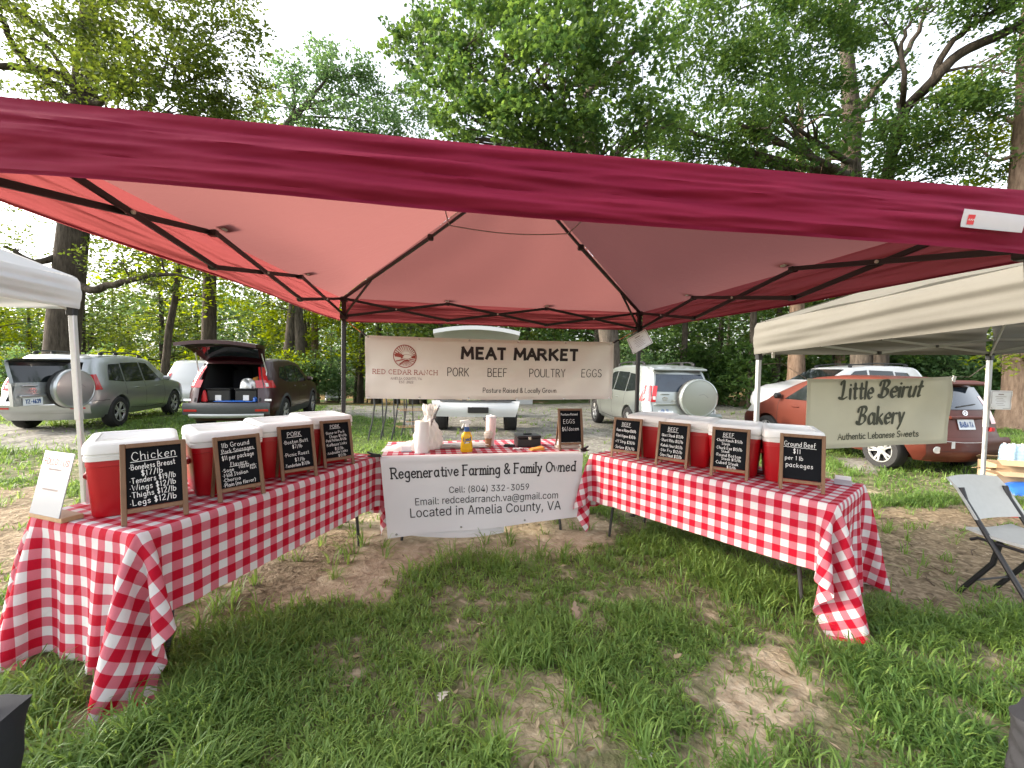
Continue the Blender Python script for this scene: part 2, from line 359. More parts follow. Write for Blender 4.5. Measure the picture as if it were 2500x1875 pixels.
# ---------------------------------------------------------------- lettering: a stroke alphabet and Blender's own font
G = {}
for ln in """A .7 0,0 .35,1 .7,0|.13,.36 .57,.36
B .6 0,0 0,1|~0,1 .4,.97 .5,.78 .35,.55 0,.53|~0,.53 .45,.5 .6,.26 .42,.02 0,0
C .65 ~.62,.82 .4,1 .12,.85 0,.5 .12,.14 .4,0 .64,.17
D .65 0,0 0,1|~0,1 .4,.95 .65,.5 .4,.05 0,0
E .55 0,0 0,1|0,1 .52,1|0,.53 .45,.53|0,0 .54,0
F .5 0,0 0,1|0,1 .5,1|0,.53 .42,.53
G .7 ~.64,.84 .4,1 .12,.85 0,.5 .12,.14 .4,0 .66,.15|.66,.15 .68,.45 .42,.45
H .65 0,0 0,1|.65,0 .65,1|0,.52 .65,.52
I .4 0,1 .4,1|.2,1 .2,0|0,0 .4,0
J .5 ~.46,1 .46,.2 .3,0 .1,.03 0,.2
K .6 0,0 0,1|.58,1 0,.42|.18,.58 .6,0
L .5 0,1 0,0 .5,0
M .8 0,0 .06,1 .4,.3 .74,1 .8,0
N .68 0,0 0,1 .66,0 .66,1
O .72 ~.36,1 .1,.85 0,.5 .1,.15 .36,0 .62,.15 .72,.5 .62,.85 .36,1
P .56 0,0 0,1|~0,1 .42,.97 .55,.74 .4,.5 0,.46
R .6 0,0 0,1|~0,1 .42,.97 .54,.76 .4,.53 0,.5|.25,.5 .6,0
S .55 ~.52,.86 .3,1 .06,.86 .06,.64 .28,.52 .5,.38 .52,.14 .28,0 .02,.14
T .62 0,1 .62,1|.31,1 .31,0
U .66 ~0,1 0,.3 .12,.05 .33,0 .54,.05 .66,.3 .66,1
V .66 0,1 .33,0 .66,1
W .95 0,1 .24,0 .47,.8 .7,0 .95,1
Y .6 0,1 .3,.48 .6,1|.3,.48 .3,0
Z .6 0,1 .55,1 0,0 .58,0
a .54 ~.46,.5 .22,.62 .02,.38 .1,.06 .28,.02 .46,.2|.47,.6 .47,.08 .54,0
b .5 0,1 0,0|~0,.45 .2,.6 .44,.5 .48,.25 .34,.02 .14,.02 0,.14
c .46 ~.44,.5 .24,.6 .04,.45 .02,.2 .16,.02 .45,.1
d .5 ~.46,.48 .24,.6 .04,.42 .04,.14 .2,0 .46,.14|.47,1 .47,0
e .47 ~.04,.32 .44,.34 .42,.52 .24,.61 .05,.45 .03,.18 .2,0 .45,.1
f .38 ~.4,.92 .26,1 .16,.85 .16,0|0,.58 .36,.58
g .48 ~.44,.5 .22,.6 .03,.42 .04,.14 .22,.03 .44,.18|~.45,.6 .45,-.15 .3,-.36 .04,-.28
h .46 0,1 0,0|~0,.4 .22,.6 .42,.48 .44,0
i .06 0,.58 0,0|0,.8 .01,.83
k .43 0,1 0,0|.4,.58 0,.22|.12,.32 .42,0
l .05 0,1 0,0
m .66 0,.6 0,0|~0,.42 .16,.6 .31,.46 .32,0|~.32,.42 .48,.6 .63,.46 .64,0
n .44 0,.6 0,0|~0,.4 .2,.6 .4,.48 .42,0
o .48 ~.24,.6 .05,.48 0,.28 .08,.07 .24,0 .42,.08 .48,.3 .42,.5 .24,.6
p .5 0,.6 0,-.38|~0,.45 .2,.6 .44,.48 .48,.26 .34,.03 .14,.02 0,.12
r .34 0,.6 0,0|~0,.38 .12,.55 .34,.58
s .4 ~.38,.5 .22,.61 .05,.5 .1,.36 .32,.26 .38,.12 .22,0 0,.08
t .36 ~.16,.9 .16,.15 .24,.01 .38,.06|0,.6 .36,.6
u .46 ~0,.6 .01,.18 .14,.01 .34,.06 .43,.25|.43,.6 .44,0
v .44 0,.6 .22,0 .44,.6
w .66 0,.6 .17,0 .33,.5 .5,0 .66,.6
x .43 0,.6 .42,0|.42,.6 0,0
y .45 0,.6 .22,.05|.45,.6 .2,-.1 .05,-.36
z .43 0,.58 .4,.58 0,0 .42,0
0 .5 ~.25,1 .05,.8 0,.5 .06,.18 .25,0 .45,.18 .5,.5 .45,.8 .25,1
1 .22 .02,.82 .14,1 .14,0
2 .5 ~.02,.8 .15,.98 .38,.97 .47,.76 .36,.5 0,0|0,0 .5,0
3 .48 ~.02,.86 .24,1 .44,.85 .4,.62 .18,.53|~.18,.53 .44,.46 .48,.22 .26,0 0,.12
4 .52 .38,0 .38,1 0,.35 .52,.35
5 .48 .46,1 .06,1 .04,.56|~.04,.56 .3,.64 .48,.4 .4,.1 .2,0 0,.1
6 .48 ~.4,.95 .15,.75 .01,.35 .12,.04 .34,.02 .47,.24 .36,.46 .14,.44 .03,.28
7 .48 0,1 .48,1 .14,0
8 .48 ~.24,.54 .06,.7 .1,.94 .25,1 .4,.94 .43,.7 .24,.54 .03,.3 .07,.06 .24,0 .42,.06 .46,.3 .24,.54
9 .46 ~.43,.7 .3,.5 .1,.52 .02,.75 .14,.97 .36,.96 .44,.75 .4,.3 .28,0
$ .5 ~.48,.8 .26,.92 .05,.78 .12,.58 .36,.44 .48,.24 .3,.06 .02,.18|.2,1.08 .2,-.1|.31,1.08 .31,-.1
/ .4 0,-.12 .4,1.08
. .06 0,0 .03,.02
, .08 .06,.05 0,-.15
- .3 0,.4 .3,.4
( .22 ~.22,1.1 .04,.8 0,.45 .06,.1 .22,-.15
) .22 ~0,1.1 .18,.8 .22,.45 .16,.1 0,-.15
: .06 0,.08 .02,.1|0,.5 .02,.52
! .06 0,1 0,.25|0,0 .01,.02
& .62 ~.6,0 .1,.7 .14,.93 .3,1 .42,.88 .36,.68 .06,.4 .0,.16 .18,0 .4,.06 .6,.4
* .12 .03,.42 .06,.46 .09,.42 .06,.4 .03,.42
{ .74 ~.10,.84 .18,1.0 .36,1.02 .35,.6 .27,.18 .14,.02|~.0,.05 .14,.02 .4,.0 .68,.12
} .8 ~.0,.72 .06,.95 .3,1.02 .62,1 .72,.82 .55,.6 .3,.54|~.3,.54 .66,.46 .7,.2 .44,.01 .1,.04 .0,.14|.34,.98 .2,.02""".split("\n"):
    k, w_, st = ln.split(" ", 2)
    G[k] = (float(w_), [(s_.startswith("~"), np.array([[float(c) for c in p.split(",")] for p in s_.lstrip("~").split(" ")])) for s_ in st.split("|")])
def catmull(P, m=5):
    Q = np.concatenate([[2*P[0]-P[1]], P, [2*P[-1]-P[-2]]]); o = []
    for i in range(1, len(Q)-2):
        for t in np.linspace(0, 1, m, endpoint=False):
            a, b, c, d = Q[i-1:i+3]
            o.append(.5*(2*b+(c-a)*t+(2*a-5*b+4*c-d)*t*t+(3*b-a-3*c+d)*t**3))
    return np.array(o+[Q[-2]])
def lay(text, size, gap=.22, xs=1., slant=0., jit=0., rng=None, serif=0., kern=0.):
    out = []; x = 0.; last = ' '
    for ch in text:
        if kern and last != ' ' and ch != ' ' and ('A' in last+ch or 'T' in last+ch): x -= kern
        last = ch
        if ch == " ": x += .38*xs; continue
        w_, st = G[ch]; dy = rng.uniform(-jit, jit) if rng else 0; sc = 1+(rng.uniform(-jit, jit) if rng else 0)
        for cv, P in st:
            Q = catmull(P, 4) if cv and len(P) > 2 else P.copy()
            if serif:
                for e, nb in ((0, 1), (-1, -2)):
                    d = P[e]-P[nb]
                    if abs(d[1]) > abs(d[0])*1.2 and min(abs(P[e][1]-q) for q in (0, .58, .6, 1, -.38)) < .03 and ch not in "$/,.!:&it" or (ch == "i" and len(P) == 2 and abs(P[e][1]) < .7 and abs(d[1]) > .2):
                        a = serif if not (P[e][1] > .5 and P[e][1] < .7) else serif*.8
                        T = np.array([P[e]-[a, 0], P[e]+[a*(.0 if .5 < P[e][1] < .7 else 1), 0]])
                        T2 = T*sc; T2[:, 0] = (T2[:, 0]+slant*T2[:, 1])*xs+x; T2[:, 1] += dy; out.append(T2*size)
            if jit and rng: Q = Q+np.array([[rng.gauss(0, jit*.25), rng.gauss(0, jit*.25)] for _ in Q])
            Q = Q*sc; Q[:, 0] = (Q[:, 0]+slant*Q[:, 1])*xs+x; Q[:, 1] += dy; out.append(Q*size)
        x += w_*xs+gap
    return out, (x-gap)*size
def block(mb, text, x, y, width, size, pen, fn):   # bold block capitals: flat ended bars, round bowls
    L, w_ = lay(text, size, .30, .92, kern=.13); k = width/w_
    for P in L:
        P = np.stack([x-width/2+P[:, 0]*k, y+P[:, 1]], 1); e = pen*.5
        d0 = (P[1]-P[0])/np.linalg.norm(P[1]-P[0]); d1 = (P[-1]-P[-2])/np.linalg.norm(P[-1]-P[-2])
        for i in range(len(P)-1):
            a, b = P[i].copy(), P[i+1].copy(); d = (b-a)/(np.linalg.norm(b-a)+1e-9); n_ = np.array([-d[1], d[0]])*pen/2
            if len(P) <= 5: a = a-d*e*(.9 if abs(d[0]) < .2 or i else .6); b = b+d*e*(.0 if i == len(P)-2 and abs(d[1]) < .3 else .9)
            kk = 4; mb.add([fn(*(a+(b-a)*t/kk+n_)) for t in range(kk+1)]+[fn(*(a+(b-a)*t/kk-n_)) for t in range(kk+1)], [(t, kk+1+t, kk+2+t, t+1) for t in range(kk)])
def ribbons(mb, lines, pen, fn, nib=None):
    for P in lines:
        if len(P) > 1 and np.linalg.norm(P[-1]-P[0]) < 1e-9 and len(P) < 4: continue
        d = np.gradient(P, axis=0) if len(P) > 2 else np.repeat([P[-1]-P[0]], len(P), 0)
        d = d/(np.linalg.norm(d, axis=1)[:, None]+1e-12); nrm = np.stack([-d[:, 1], d[:, 0]], 1)
        w_ = np.full(len(P), pen/2)
        if nib is not None: w_ = pen/2*(.32+.68*np.abs(d @ np.array([-math.sin(nib), math.cos(nib)])))
        e0 = P[0]-d[0]*w_[0]*.8; e1 = P[-1]+d[-1]*w_[-1]*.8
        A = np.concatenate([[e0+nrm[0]*w_[0]*.4], P+nrm*w_[:, None], [e1+nrm[-1]*w_[-1]*.4]])
        B = np.concatenate([[e0-nrm[0]*w_[0]*.4], P-nrm*w_[:, None], [e1-nrm[-1]*w_[-1]*.4]])
        k = len(A); mb.add([fn(*q) for q in A]+[fn(*q) for q in B], [(i, k+i, k+i+1, i+1) for i in range(k-1)])
def write(mb, text, x, y, size, pen, fn, align='c', rot=0., nib=None, **kw):
    L, w_ = lay(text, size, **kw); ox = {'c': -w_/2, 'l': 0, 'r': -w_}[align]; c, s_ = math.cos(rot), math.sin(rot)
    L = [np.stack([x+(P[:, 0]+ox)*c-P[:, 1]*s_, y+(P[:, 0]+ox)*s_+P[:, 1]*c], 1) for P in L]
    ribbons(mb, L, pen, fn, nib); return w_
# outlines of the plain sans letters, in 300ths of an em: advance, x y pairs, triangles
GLN = [
[82,[27,62,28,79,30,97,34,115,39,132,46,148,53,162,71,162,64,145,57,128,52,111,48,94,46,78,45,62,46,48,48,34,52,20,56,5,63,-11,71,-29,53,-29,42,-6,33,16,28,39],[5,7,6,5,8,7,4,8,5,4,9,8,3,9,4,3,10,9,2,10,3,2,11,10,1,11,2,1,12,11,0,12,1,0,13,12,23,13,0,23,14,13,23,15,14,22,15,23,22,16,15,22,17,16,21,17,22,21,18,17,20,18,21,20,19,18]],
[82,[11,-29,19,-11,26,5,31,21,34,35,36,49,37,62,36,78,33,94,30,111,25,128,19,145,11,162,29,162,36,148,43,132,48,115,52,97,54,79,55,62,54,39,48,16,40,-7,29,-29],[11,13,12,11,14,13,11,15,14,10,15,11,10,16,15,9,16,10,9,17,16,8,17,9,8,18,17,7,18,8,7,19,18,6,19,7,5,19,6,5,20,19,4,20,5,4,21,20,3,21,4,2,21,3,2,22,21,1,22,2,1,23,22,0,23,1]],
[56,[11,-36,20,21,41,21,25,-36],[0,2,1,0,3,2]],
[136,[101,73,101,56,34,56,34,73],[2,0,3,2,1,0]],
[56,[29,-1,23,0,19,3,16,7,15,12,16,18,19,22,23,25,29,26,34,25,38,22,41,18,42,12,41,7,38,3,34,0],[7,9,8,6,9,7,6,10,9,5,10,6,5,11,10,4,11,5,4,12,11,3,12,4,3,13,12,2,13,3,2,14,13,1,14,2,1,15,14,0,15,1]],
[136,[68,-2,52,0,39,7,28,19,21,34,16,53,14,76,16,99,21,118,29,134,39,145,52,152,68,155,84,152,97,145,107,134,115,118,120,99,122,76,120,53,115,34,108,19,97,7,84,0,68,15,78,17,87,22,94,31,99,43,102,58,103,76,102,94,99,109,94,122,87,131,78,136,68,138,58,136,49,131,42,122,37,109,34,94,33,76,34,58,37,43,42,31,49,22,58,17],[11,13,12,10,13,11,10,14,13,9,14,10,9,36,14,36,15,14,9,37,36,35,15,36,9,38,37,34,15,35,8,38,9,34,16,15,8,39,38,33,16,34,8,40,39,32,16,33,7,40,8,32,17,16,7,41,40,31,17,32,6,41,7,31,18,17,6,42,41,30,18,31,5,42,6,5,43,42,29,18,30,29,19,18,5,44,43,28,19,29,4,44,5,28,20,19,4,45,44,27,20,28,3,45,4,27,21,20,3,46,45,26,21,27,3,47,46,25,21,26,2,47,3,25,22,21,2,24,47,24,22,25,2,22,24,1,22,2,1,23,22,1,0,23]],
[136,[19,0,19,14,70,69,78,77,85,85,90,92,93,98,95,104,96,111,95,119,92,126,88,131,82,135,75,137,67,138,59,137,52,134,46,130,42,124,39,117,38,109,20,109,21,121,26,133,33,142,43,149,54,153,67,155,80,153,92,149,101,142,108,134,113,123,114,112,114,103,111,95,107,87,101,78,92,67,80,54,46,18,46,17,117,17,117,0],[26,28,27,26,29,28,25,29,26,25,30,29,24,30,25,24,31,30,23,15,24,15,14,24,14,13,24,13,31,24,12,31,13,23,16,15,11,31,12,23,17,16,11,32,31,22,17,23,10,32,11,22,18,17,9,32,10,22,19,18,9,33,32,21,19,22,8,33,9,21,20,19,8,34,33,7,34,8,6,34,7,6,35,34,5,35,6,5,36,35,4,36,5,4,37,36,3,37,4,3,38,37,2,38,3,1,38,2,1,39,38,1,40,39,1,41,40,1,42,41,1,43,42,0,43,1]],
[136,[65,-2,52,-1,40,3,29,9,21,17,16,27,13,40,33,40,34,32,38,26,43,21,50,18,57,16,66,15,75,16,83,18,89,22,94,28,98,35,99,43,98,51,95,59,90,65,82,70,73,73,60,74,47,74,47,90,86,134,86,136,21,136,21,153,112,153,112,138,63,83,63,87,79,87,92,83,103,76,111,67,116,56,118,43,116,31,111,20,103,11,93,4,80,-1],[30,32,31,30,33,32,30,29,33,29,28,33,28,34,33,27,35,28,35,34,28,26,35,27,26,36,35,26,37,36,26,38,37,26,25,38,25,24,38,24,39,38,23,39,24,22,39,23,22,40,39,21,40,22,20,40,21,20,41,40,19,41,20,18,41,19,18,42,41,5,7,6,5,8,7,17,42,18,5,9,8,17,43,42,16,43,17,4,9,5,4,10,9,15,43,16,4,11,10,15,44,43,14,44,15,4,12,11,3,12,4,13,44,14,3,13,12,3,44,13,3,45,44,2,45,3,2,46,45,1,46,2,1,0,46]],
[136,[12,32,12,48,74,153,93,153,33,50,33,49,124,49,124,32,84,0,84,36,84,44,84,95,103,95,103,0],[1,3,2,1,4,3,10,12,11,10,13,12,1,5,4,1,6,5,1,10,6,10,7,6,0,10,1,0,9,10,13,7,10,0,8,9,8,7,0,8,13,7]],
[136,[66,-2,53,-1,42,3,32,10,25,18,20,28,18,39,37,39,38,33,41,27,46,22,52,18,59,16,66,15,75,16,83,19,89,24,94,31,97,39,98,49,97,58,94,66,89,73,82,79,74,82,65,83,58,82,50,81,44,78,38,74,20,76,29,153,110,153,110,136,45,136,40,90,41,90,46,94,53,97,61,99,69,100,79,99,88,96,96,92,103,86,109,78,114,69,116,60,117,49,116,35,111,23,103,12,93,5,80,0],[30,34,31,34,32,31,34,33,32,30,35,34,39,41,40,38,41,39,38,42,41,37,42,38,37,43,42,36,43,37,36,44,43,30,36,35,30,26,36,26,25,36,25,44,36,25,45,44,24,45,25,30,27,26,23,45,24,30,28,27,22,45,23,22,46,45,30,29,28,21,46,22,21,47,46,20,47,21,20,48,47,19,48,20,19,49,48,18,49,19,17,49,18,5,7,6,5,8,7,17,50,49,5,9,8,16,50,17,4,9,5,4,10,9,15,50,16,15,51,50,4,11,10,14,51,15,4,12,11,3,12,4,13,51,14,3,13,12,3,51,13,3,52,51,2,52,3,2,53,52,1,53,2,1,0,53]],
[136,[68,-2,53,-1,41,3,30,10,22,19,17,29,16,41,17,50,20,59,24,66,30,72,38,77,46,79,46,80,36,85,28,92,23,103,21,114,23,125,27,135,34,143,44,149,55,153,68,155,81,153,92,149,101,143,108,135,113,125,115,114,113,103,108,92,100,85,90,80,90,79,98,77,105,72,111,66,116,59,119,50,120,41,119,29,114,19,106,10,95,3,82,-1,68,15,77,16,85,18,92,22,97,27,100,34,101,42,100,50,97,57,92,62,85,67,77,70,68,71,59,70,51,67,44,62,39,57,36,50,35,42,36,34,39,27,44,22,50,18,58,16,68,87,76,88,82,90,88,94,92,99,95,105,96,113,95,120,92,126,88,131,83,135,76,137,68,138,60,137,53,135,48,131,43,126,41,120,40,113,41,105,43,99,48,94,53,90,60,88],[22,24,23,21,24,22,21,25,24,20,25,21,20,26,25,19,26,20,19,82,26,82,27,26,19,83,82,81,27,82,19,84,83,80,27,81,18,84,19,80,28,27,18,85,84,79,28,80,18,86,85,78,28,79,18,87,86,77,28,78,17,87,18,77,29,28,17,88,87,76,29,77,16,88,17,76,30,29,16,89,88,75,30,76,16,90,89,74,30,75,74,31,30,15,90,16,15,91,90,73,31,74,15,92,91,72,31,73,72,32,31,14,92,15,14,93,92,71,32,72,14,70,93,70,32,71,14,32,70,14,33,32,13,33,14,12,33,13,12,34,33,11,34,12,11,35,34,10,35,11,10,36,35,9,58,10,58,36,10,58,37,36,9,59,58,57,37,58,9,60,59,56,37,57,9,61,60,55,37,56,8,61,9,55,38,37,8,62,61,54,38,55,7,62,8,54,39,38,7,63,62,53,39,54,6,63,7,53,40,39,6,64,63,52,40,53,6,65,64,51,40,52,5,65,6,51,41,40,5,66,65,50,41,51,4,66,5,50,42,41,4,67,66,49,42,50,4,68,67,48,42,49,3,68,4,48,43,42,3,69,68,47,43,48,3,46,69,46,43,47,3,43,46,2,43,3,2,44,43,1,44,2,1,45,44,0,45,1]],
[136,[68,155,81,153,93,148,103,141,110,130,115,118,117,104,115,93,112,81,105,67,95,50,60,0,39,0,90,74,92,74,90,70,86,66,82,63,77,61,71,59,65,58,52,60,41,64,32,71,25,81,21,92,19,105,21,119,25,131,33,141,43,148,55,153,68,138,60,137,52,134,46,129,41,122,39,114,38,105,39,97,41,89,46,82,52,77,60,74,68,73,76,74,84,77,90,82,94,88,97,96,98,105,97,114,94,122,90,129,84,134,76,137],[31,1,0,30,1,31,30,2,1,29,2,30,29,3,2,28,33,29,33,32,29,32,3,29,32,55,3,55,4,3,28,34,33,54,4,55,28,35,34,53,4,54,27,35,28,53,5,4,27,36,35,52,5,53,27,37,36,51,5,52,26,37,27,51,6,5,26,38,37,50,6,51,25,38,26,25,39,38,49,6,50,49,7,6,25,40,39,48,7,49,48,8,7,24,40,25,24,41,40,47,8,48,24,42,41,46,8,47,46,14,8,14,9,8,23,42,24,23,43,42,45,13,46,13,14,46,45,17,13,17,12,13,15,9,14,23,44,43,44,17,45,23,17,44,22,17,23,16,9,15,16,10,9,17,10,16,21,17,22,21,18,17,12,10,17,21,19,18,20,19,21,12,11,10]],
[56,[29,81,23,82,19,85,16,90,15,95,16,100,19,105,23,108,29,109,34,108,38,105,41,100,42,95,41,90,38,85,34,82,29,-1,23,0,19,3,16,7,15,12,16,18,19,22,23,25,29,26,34,25,38,22,41,18,42,12,41,7,38,3,34,0],[23,25,24,22,25,23,22,26,25,21,26,22,21,27,26,20,27,21,20,28,27,19,28,20,19,29,28,18,29,19,18,30,29,17,30,18,17,31,30,16,31,17,7,9,8,6,9,7,6,10,9,5,10,6,5,11,10,4,11,5,4,12,11,3,12,4,3,13,12,2,13,3,2,14,13,1,14,2,1,15,14,0,15,1]],
[203,[107,-41,85,-39,66,-34,50,-26,37,-16,26,-2,18,14,14,33,12,54,14,74,18,93,26,109,37,122,50,133,66,141,84,146,105,147,124,146,142,141,156,133,169,122,178,110,185,96,189,80,191,65,190,54,189,43,187,32,184,23,180,15,174,9,165,5,155,3,149,4,143,5,137,7,132,11,129,15,127,20,126,20,122,14,117,9,108,5,98,4,85,5,75,11,67,19,61,29,58,41,57,55,58,68,62,79,69,89,77,97,87,101,99,103,108,102,115,99,121,96,125,92,126,92,126,100,142,100,142,33,143,27,145,22,150,19,155,18,162,19,167,23,170,29,173,38,174,50,174,65,173,78,170,90,165,102,157,112,147,121,135,127,121,131,104,133,87,131,73,127,60,121,49,112,41,100,34,87,31,71,29,53,31,36,34,20,41,6,49,-5,60,-14,74,-20,89,-24,107,-26,115,-25,123,-24,131,-22,137,-21,143,-19,147,-18,151,-32,146,-34,139,-36,132,-38,123,-39,115,-40,99,19,108,20,115,23,120,28,124,35,126,44,126,55,126,66,123,75,120,81,114,85,107,87,99,87,91,86,85,83,80,78,76,72,73,64,73,55,73,46,75,38,79,30,84,24,90,21],[15,17,16,14,17,15,14,18,17,13,18,14,13,19,18,12,82,13,82,81,13,81,19,13,81,80,19,80,20,19,12,83,82,79,20,80,12,84,83,78,20,79,11,84,12,78,21,20,11,85,84,77,21,78,76,21,77,11,86,85,76,22,21,10,86,11,54,56,55,54,57,56,75,22,76,53,57,54,60,62,61,60,63,62,10,87,86,53,58,57,52,58,53,75,23,22,52,59,58,9,87,10,52,60,59,52,122,60,122,121,60,121,120,60,120,119,60,119,118,60,118,63,60,74,23,75,51,123,52,123,122,52,9,88,87,51,124,123,51,125,124,74,24,23,50,125,51,50,126,125,73,24,74,117,63,118,8,88,9,50,127,126,8,89,88,49,127,50,116,63,117,72,24,73,72,25,24,49,128,127,49,129,128,115,63,116,48,129,49,7,89,8,72,26,25,7,90,89,71,26,72,48,130,129,114,63,115,71,27,26,47,130,48,70,27,71,47,131,130,7,91,90,113,63,114,113,64,63,6,91,7,70,28,27,47,132,131,69,28,70,46,132,47,112,64,113,112,65,64,46,133,132,111,65,112,68,28,69,68,29,28,111,39,65,39,38,65,38,66,65,46,110,133,111,40,39,37,66,38,110,40,111,6,92,91,46,40,110,67,29,68,37,67,66,45,40,46,37,29,67,36,29,37,36,30,29,45,41,40,5,92,6,35,30,36,44,41,45,44,42,41,35,31,30,34,31,35,5,93,92,43,42,44,33,31,34,33,32,31,4,93,5,4,94,93,4,95,94,3,95,4,102,104,103,101,104,102,3,96,95,100,104,101,99,104,100,98,104,99,3,97,96,97,104,98,3,104,97,2,104,3,2,105,104,2,106,105,1,106,2,1,107,106,1,108,107,0,108,1,0,109,108]],
[144,[5,0,60,153,83,153,139,0,119,0,86,91,83,100,79,112,75,126,70,143,74,143,68,126,64,111,60,100,57,91,26,0,33,43,33,60,111,60,111,43],[0,9,1,9,2,1,9,10,2,10,3,2,0,17,9,17,11,9,11,8,9,11,8,10,8,18,10,18,3,10,7,18,8,17,12,11,6,18,7,17,13,12,5,18,6,17,14,13,17,16,14,16,15,14,4,19,5,19,18,5,0,16,17,16,18,17,16,19,18,19,3,18,0,15,16,4,3,19]],
[153,[80,-2,62,0,45,7,31,19,21,35,14,54,12,76,14,99,21,118,31,134,45,145,62,152,80,155,91,154,102,151,112,147,121,141,128,134,134,126,139,116,142,104,122,104,120,112,117,118,112,124,107,128,101,132,95,135,88,136,80,137,67,135,55,130,45,121,37,109,33,94,31,76,33,58,38,43,45,32,55,23,67,18,80,16,88,16,95,18,101,21,107,24,112,29,117,34,120,41,122,48,142,48,139,37,134,27,128,19,121,11,112,6,102,1,92,-1],[11,13,12,11,14,13,10,14,11,10,15,14,10,16,15,9,16,10,9,29,16,29,17,16,9,30,29,28,17,29,27,17,28,9,31,30,26,17,27,26,18,17,8,31,9,25,18,26,8,32,31,24,18,25,24,19,18,23,19,24,8,33,32,22,19,23,7,33,8,22,20,19,21,20,22,7,34,33,6,34,7,6,35,34,5,35,6,5,36,35,5,37,36,4,37,5,48,50,49,48,51,50,4,38,37,47,51,48,47,52,51,3,38,4,46,52,47,3,39,38,45,52,46,45,53,52,44,53,45,3,40,39,43,53,44,2,40,3,43,54,53,42,54,43,2,41,40,41,54,42,2,54,41,2,55,54,1,55,2,1,56,55,1,57,56,0,57,1]],
[126,[18,0,18,153,112,153,112,136,37,136,37,86,107,86,107,69,37,69,37,17,113,17,113,0],[0,4,1,4,2,1,4,3,2,0,5,4,0,8,5,8,6,5,8,7,6,0,9,8,0,10,9,0,11,10]],
[118,[18,0,18,153,37,153,37,17,108,17,108,0],[0,2,1,0,3,2,0,4,3,0,5,4]],
[133,[18,0,18,153,71,153,87,151,100,146,110,139,117,129,121,117,123,104,121,91,117,80,110,70,100,62,87,57,71,56,33,56,33,73,70,73,81,74,89,77,95,82,100,88,102,96,103,104,102,113,100,120,95,127,89,132,80,135,70,136,37,136,37,0],[0,30,1,30,2,1,30,3,2,30,4,3,30,5,4,30,29,5,29,28,5,28,6,5,0,16,30,16,31,30,27,6,28,26,6,27,26,7,6,25,7,26,24,7,25,24,8,7,23,8,24,22,8,23,22,9,8,21,9,22,21,10,9,20,10,21,19,10,20,19,11,10,18,11,19,17,11,18,0,15,16,31,17,16,31,14,17,14,11,17,14,12,11,14,13,12,0,14,15,0,31,14]],
[144,[61,0,5,153,25,153,58,62,61,53,65,41,69,27,74,9,70,9,76,27,80,41,84,53,87,62,118,153,139,153,83,0],[0,2,1,0,3,2,12,14,13,12,15,14,0,4,3,11,15,12,10,15,11,0,5,4,9,15,10,0,6,5,8,7,9,7,15,9,0,7,6,0,15,7]],
[117,[48,-3,38,-2,28,1,20,6,14,13,10,22,9,32,10,41,13,48,17,54,23,58,30,61,38,63,46,65,53,66,63,67,70,68,76,69,80,70,82,73,83,76,83,77,82,84,80,89,77,93,72,97,66,99,59,99,51,99,45,97,39,94,35,90,32,86,30,82,12,87,17,97,24,104,31,109,40,113,49,115,58,115,65,115,72,114,79,112,86,108,92,103,97,96,100,87,101,75,101,0,83,0,83,16,82,16,79,12,76,7,71,4,65,0,57,-2,51,14,61,15,68,18,75,22,79,28,82,34,83,41,83,57,81,56,78,55,74,54,69,53,65,52,60,51,56,51,53,50,46,49,40,48,35,45,31,42,28,37,28,31,28,26,31,22,34,18,39,16,45,14],[39,41,40,39,42,41,38,42,39,38,43,42,37,43,38,37,44,43,36,44,37,36,45,44,35,45,36,35,27,45,27,46,45,35,28,27,26,46,27,35,29,28,25,46,26,35,30,29,34,30,35,24,46,25,24,47,46,34,31,30,23,47,24,34,32,31,22,47,23,33,32,34,22,48,47,21,48,22,20,48,21,19,48,20,19,49,48,18,49,19,17,65,18,65,49,18,16,65,17,15,65,16,14,65,15,13,65,14,12,65,13,11,65,12,10,65,11,9,65,10,9,66,65,64,49,65,9,67,66,9,68,67,8,68,9,8,69,68,8,70,69,8,71,70,8,72,71,8,73,72,8,74,73,8,75,74,7,75,8,7,76,75,7,77,76,7,78,77,63,49,64,6,78,7,6,79,78,62,49,63,5,79,6,5,80,79,61,51,62,51,49,62,5,81,80,60,51,61,4,81,5,4,82,81,4,83,82,59,52,60,52,51,60,4,84,83,59,53,52,50,49,51,58,53,59,4,58,84,4,53,58,3,53,4,3,54,53,3,55,54,2,55,3,2,56,55,1,56,2,1,57,56,0,57,1]],
[119,[62,-2,48,-1,35,5,25,14,17,26,12,40,10,56,12,73,17,87,25,99,35,108,48,113,62,115,70,115,78,113,85,110,92,107,97,102,102,97,106,90,108,83,91,79,89,83,87,87,84,90,81,93,77,96,73,97,68,99,62,99,52,97,44,93,37,86,33,77,30,67,29,56,30,45,33,35,37,27,44,20,52,15,62,14,68,14,73,15,77,17,81,20,85,23,87,27,90,31,91,35,109,31,106,23,102,17,98,11,92,6,85,3,78,0,70,-2],[11,13,12,11,14,13,10,14,11,10,15,14,10,16,15,9,16,10,9,17,16,9,29,17,29,18,17,8,30,9,30,29,9,28,18,29,27,18,28,8,31,30,26,18,27,26,19,18,25,19,26,24,19,25,8,32,31,23,19,24,23,20,19,7,32,8,22,20,23,7,33,32,22,21,20,7,34,33,6,34,7,6,35,34,5,35,6,5,36,35,5,37,36,4,37,5,4,38,37,48,50,49,48,51,50,47,51,48,46,51,47,4,39,38,3,39,4,46,52,51,45,52,46,44,52,45,3,40,39,43,52,44,43,53,52,42,53,43,3,41,40,41,53,42,3,53,41,2,53,3,2,54,53,2,55,54,1,55,2,1,56,55,1,57,56,0,57,1]],
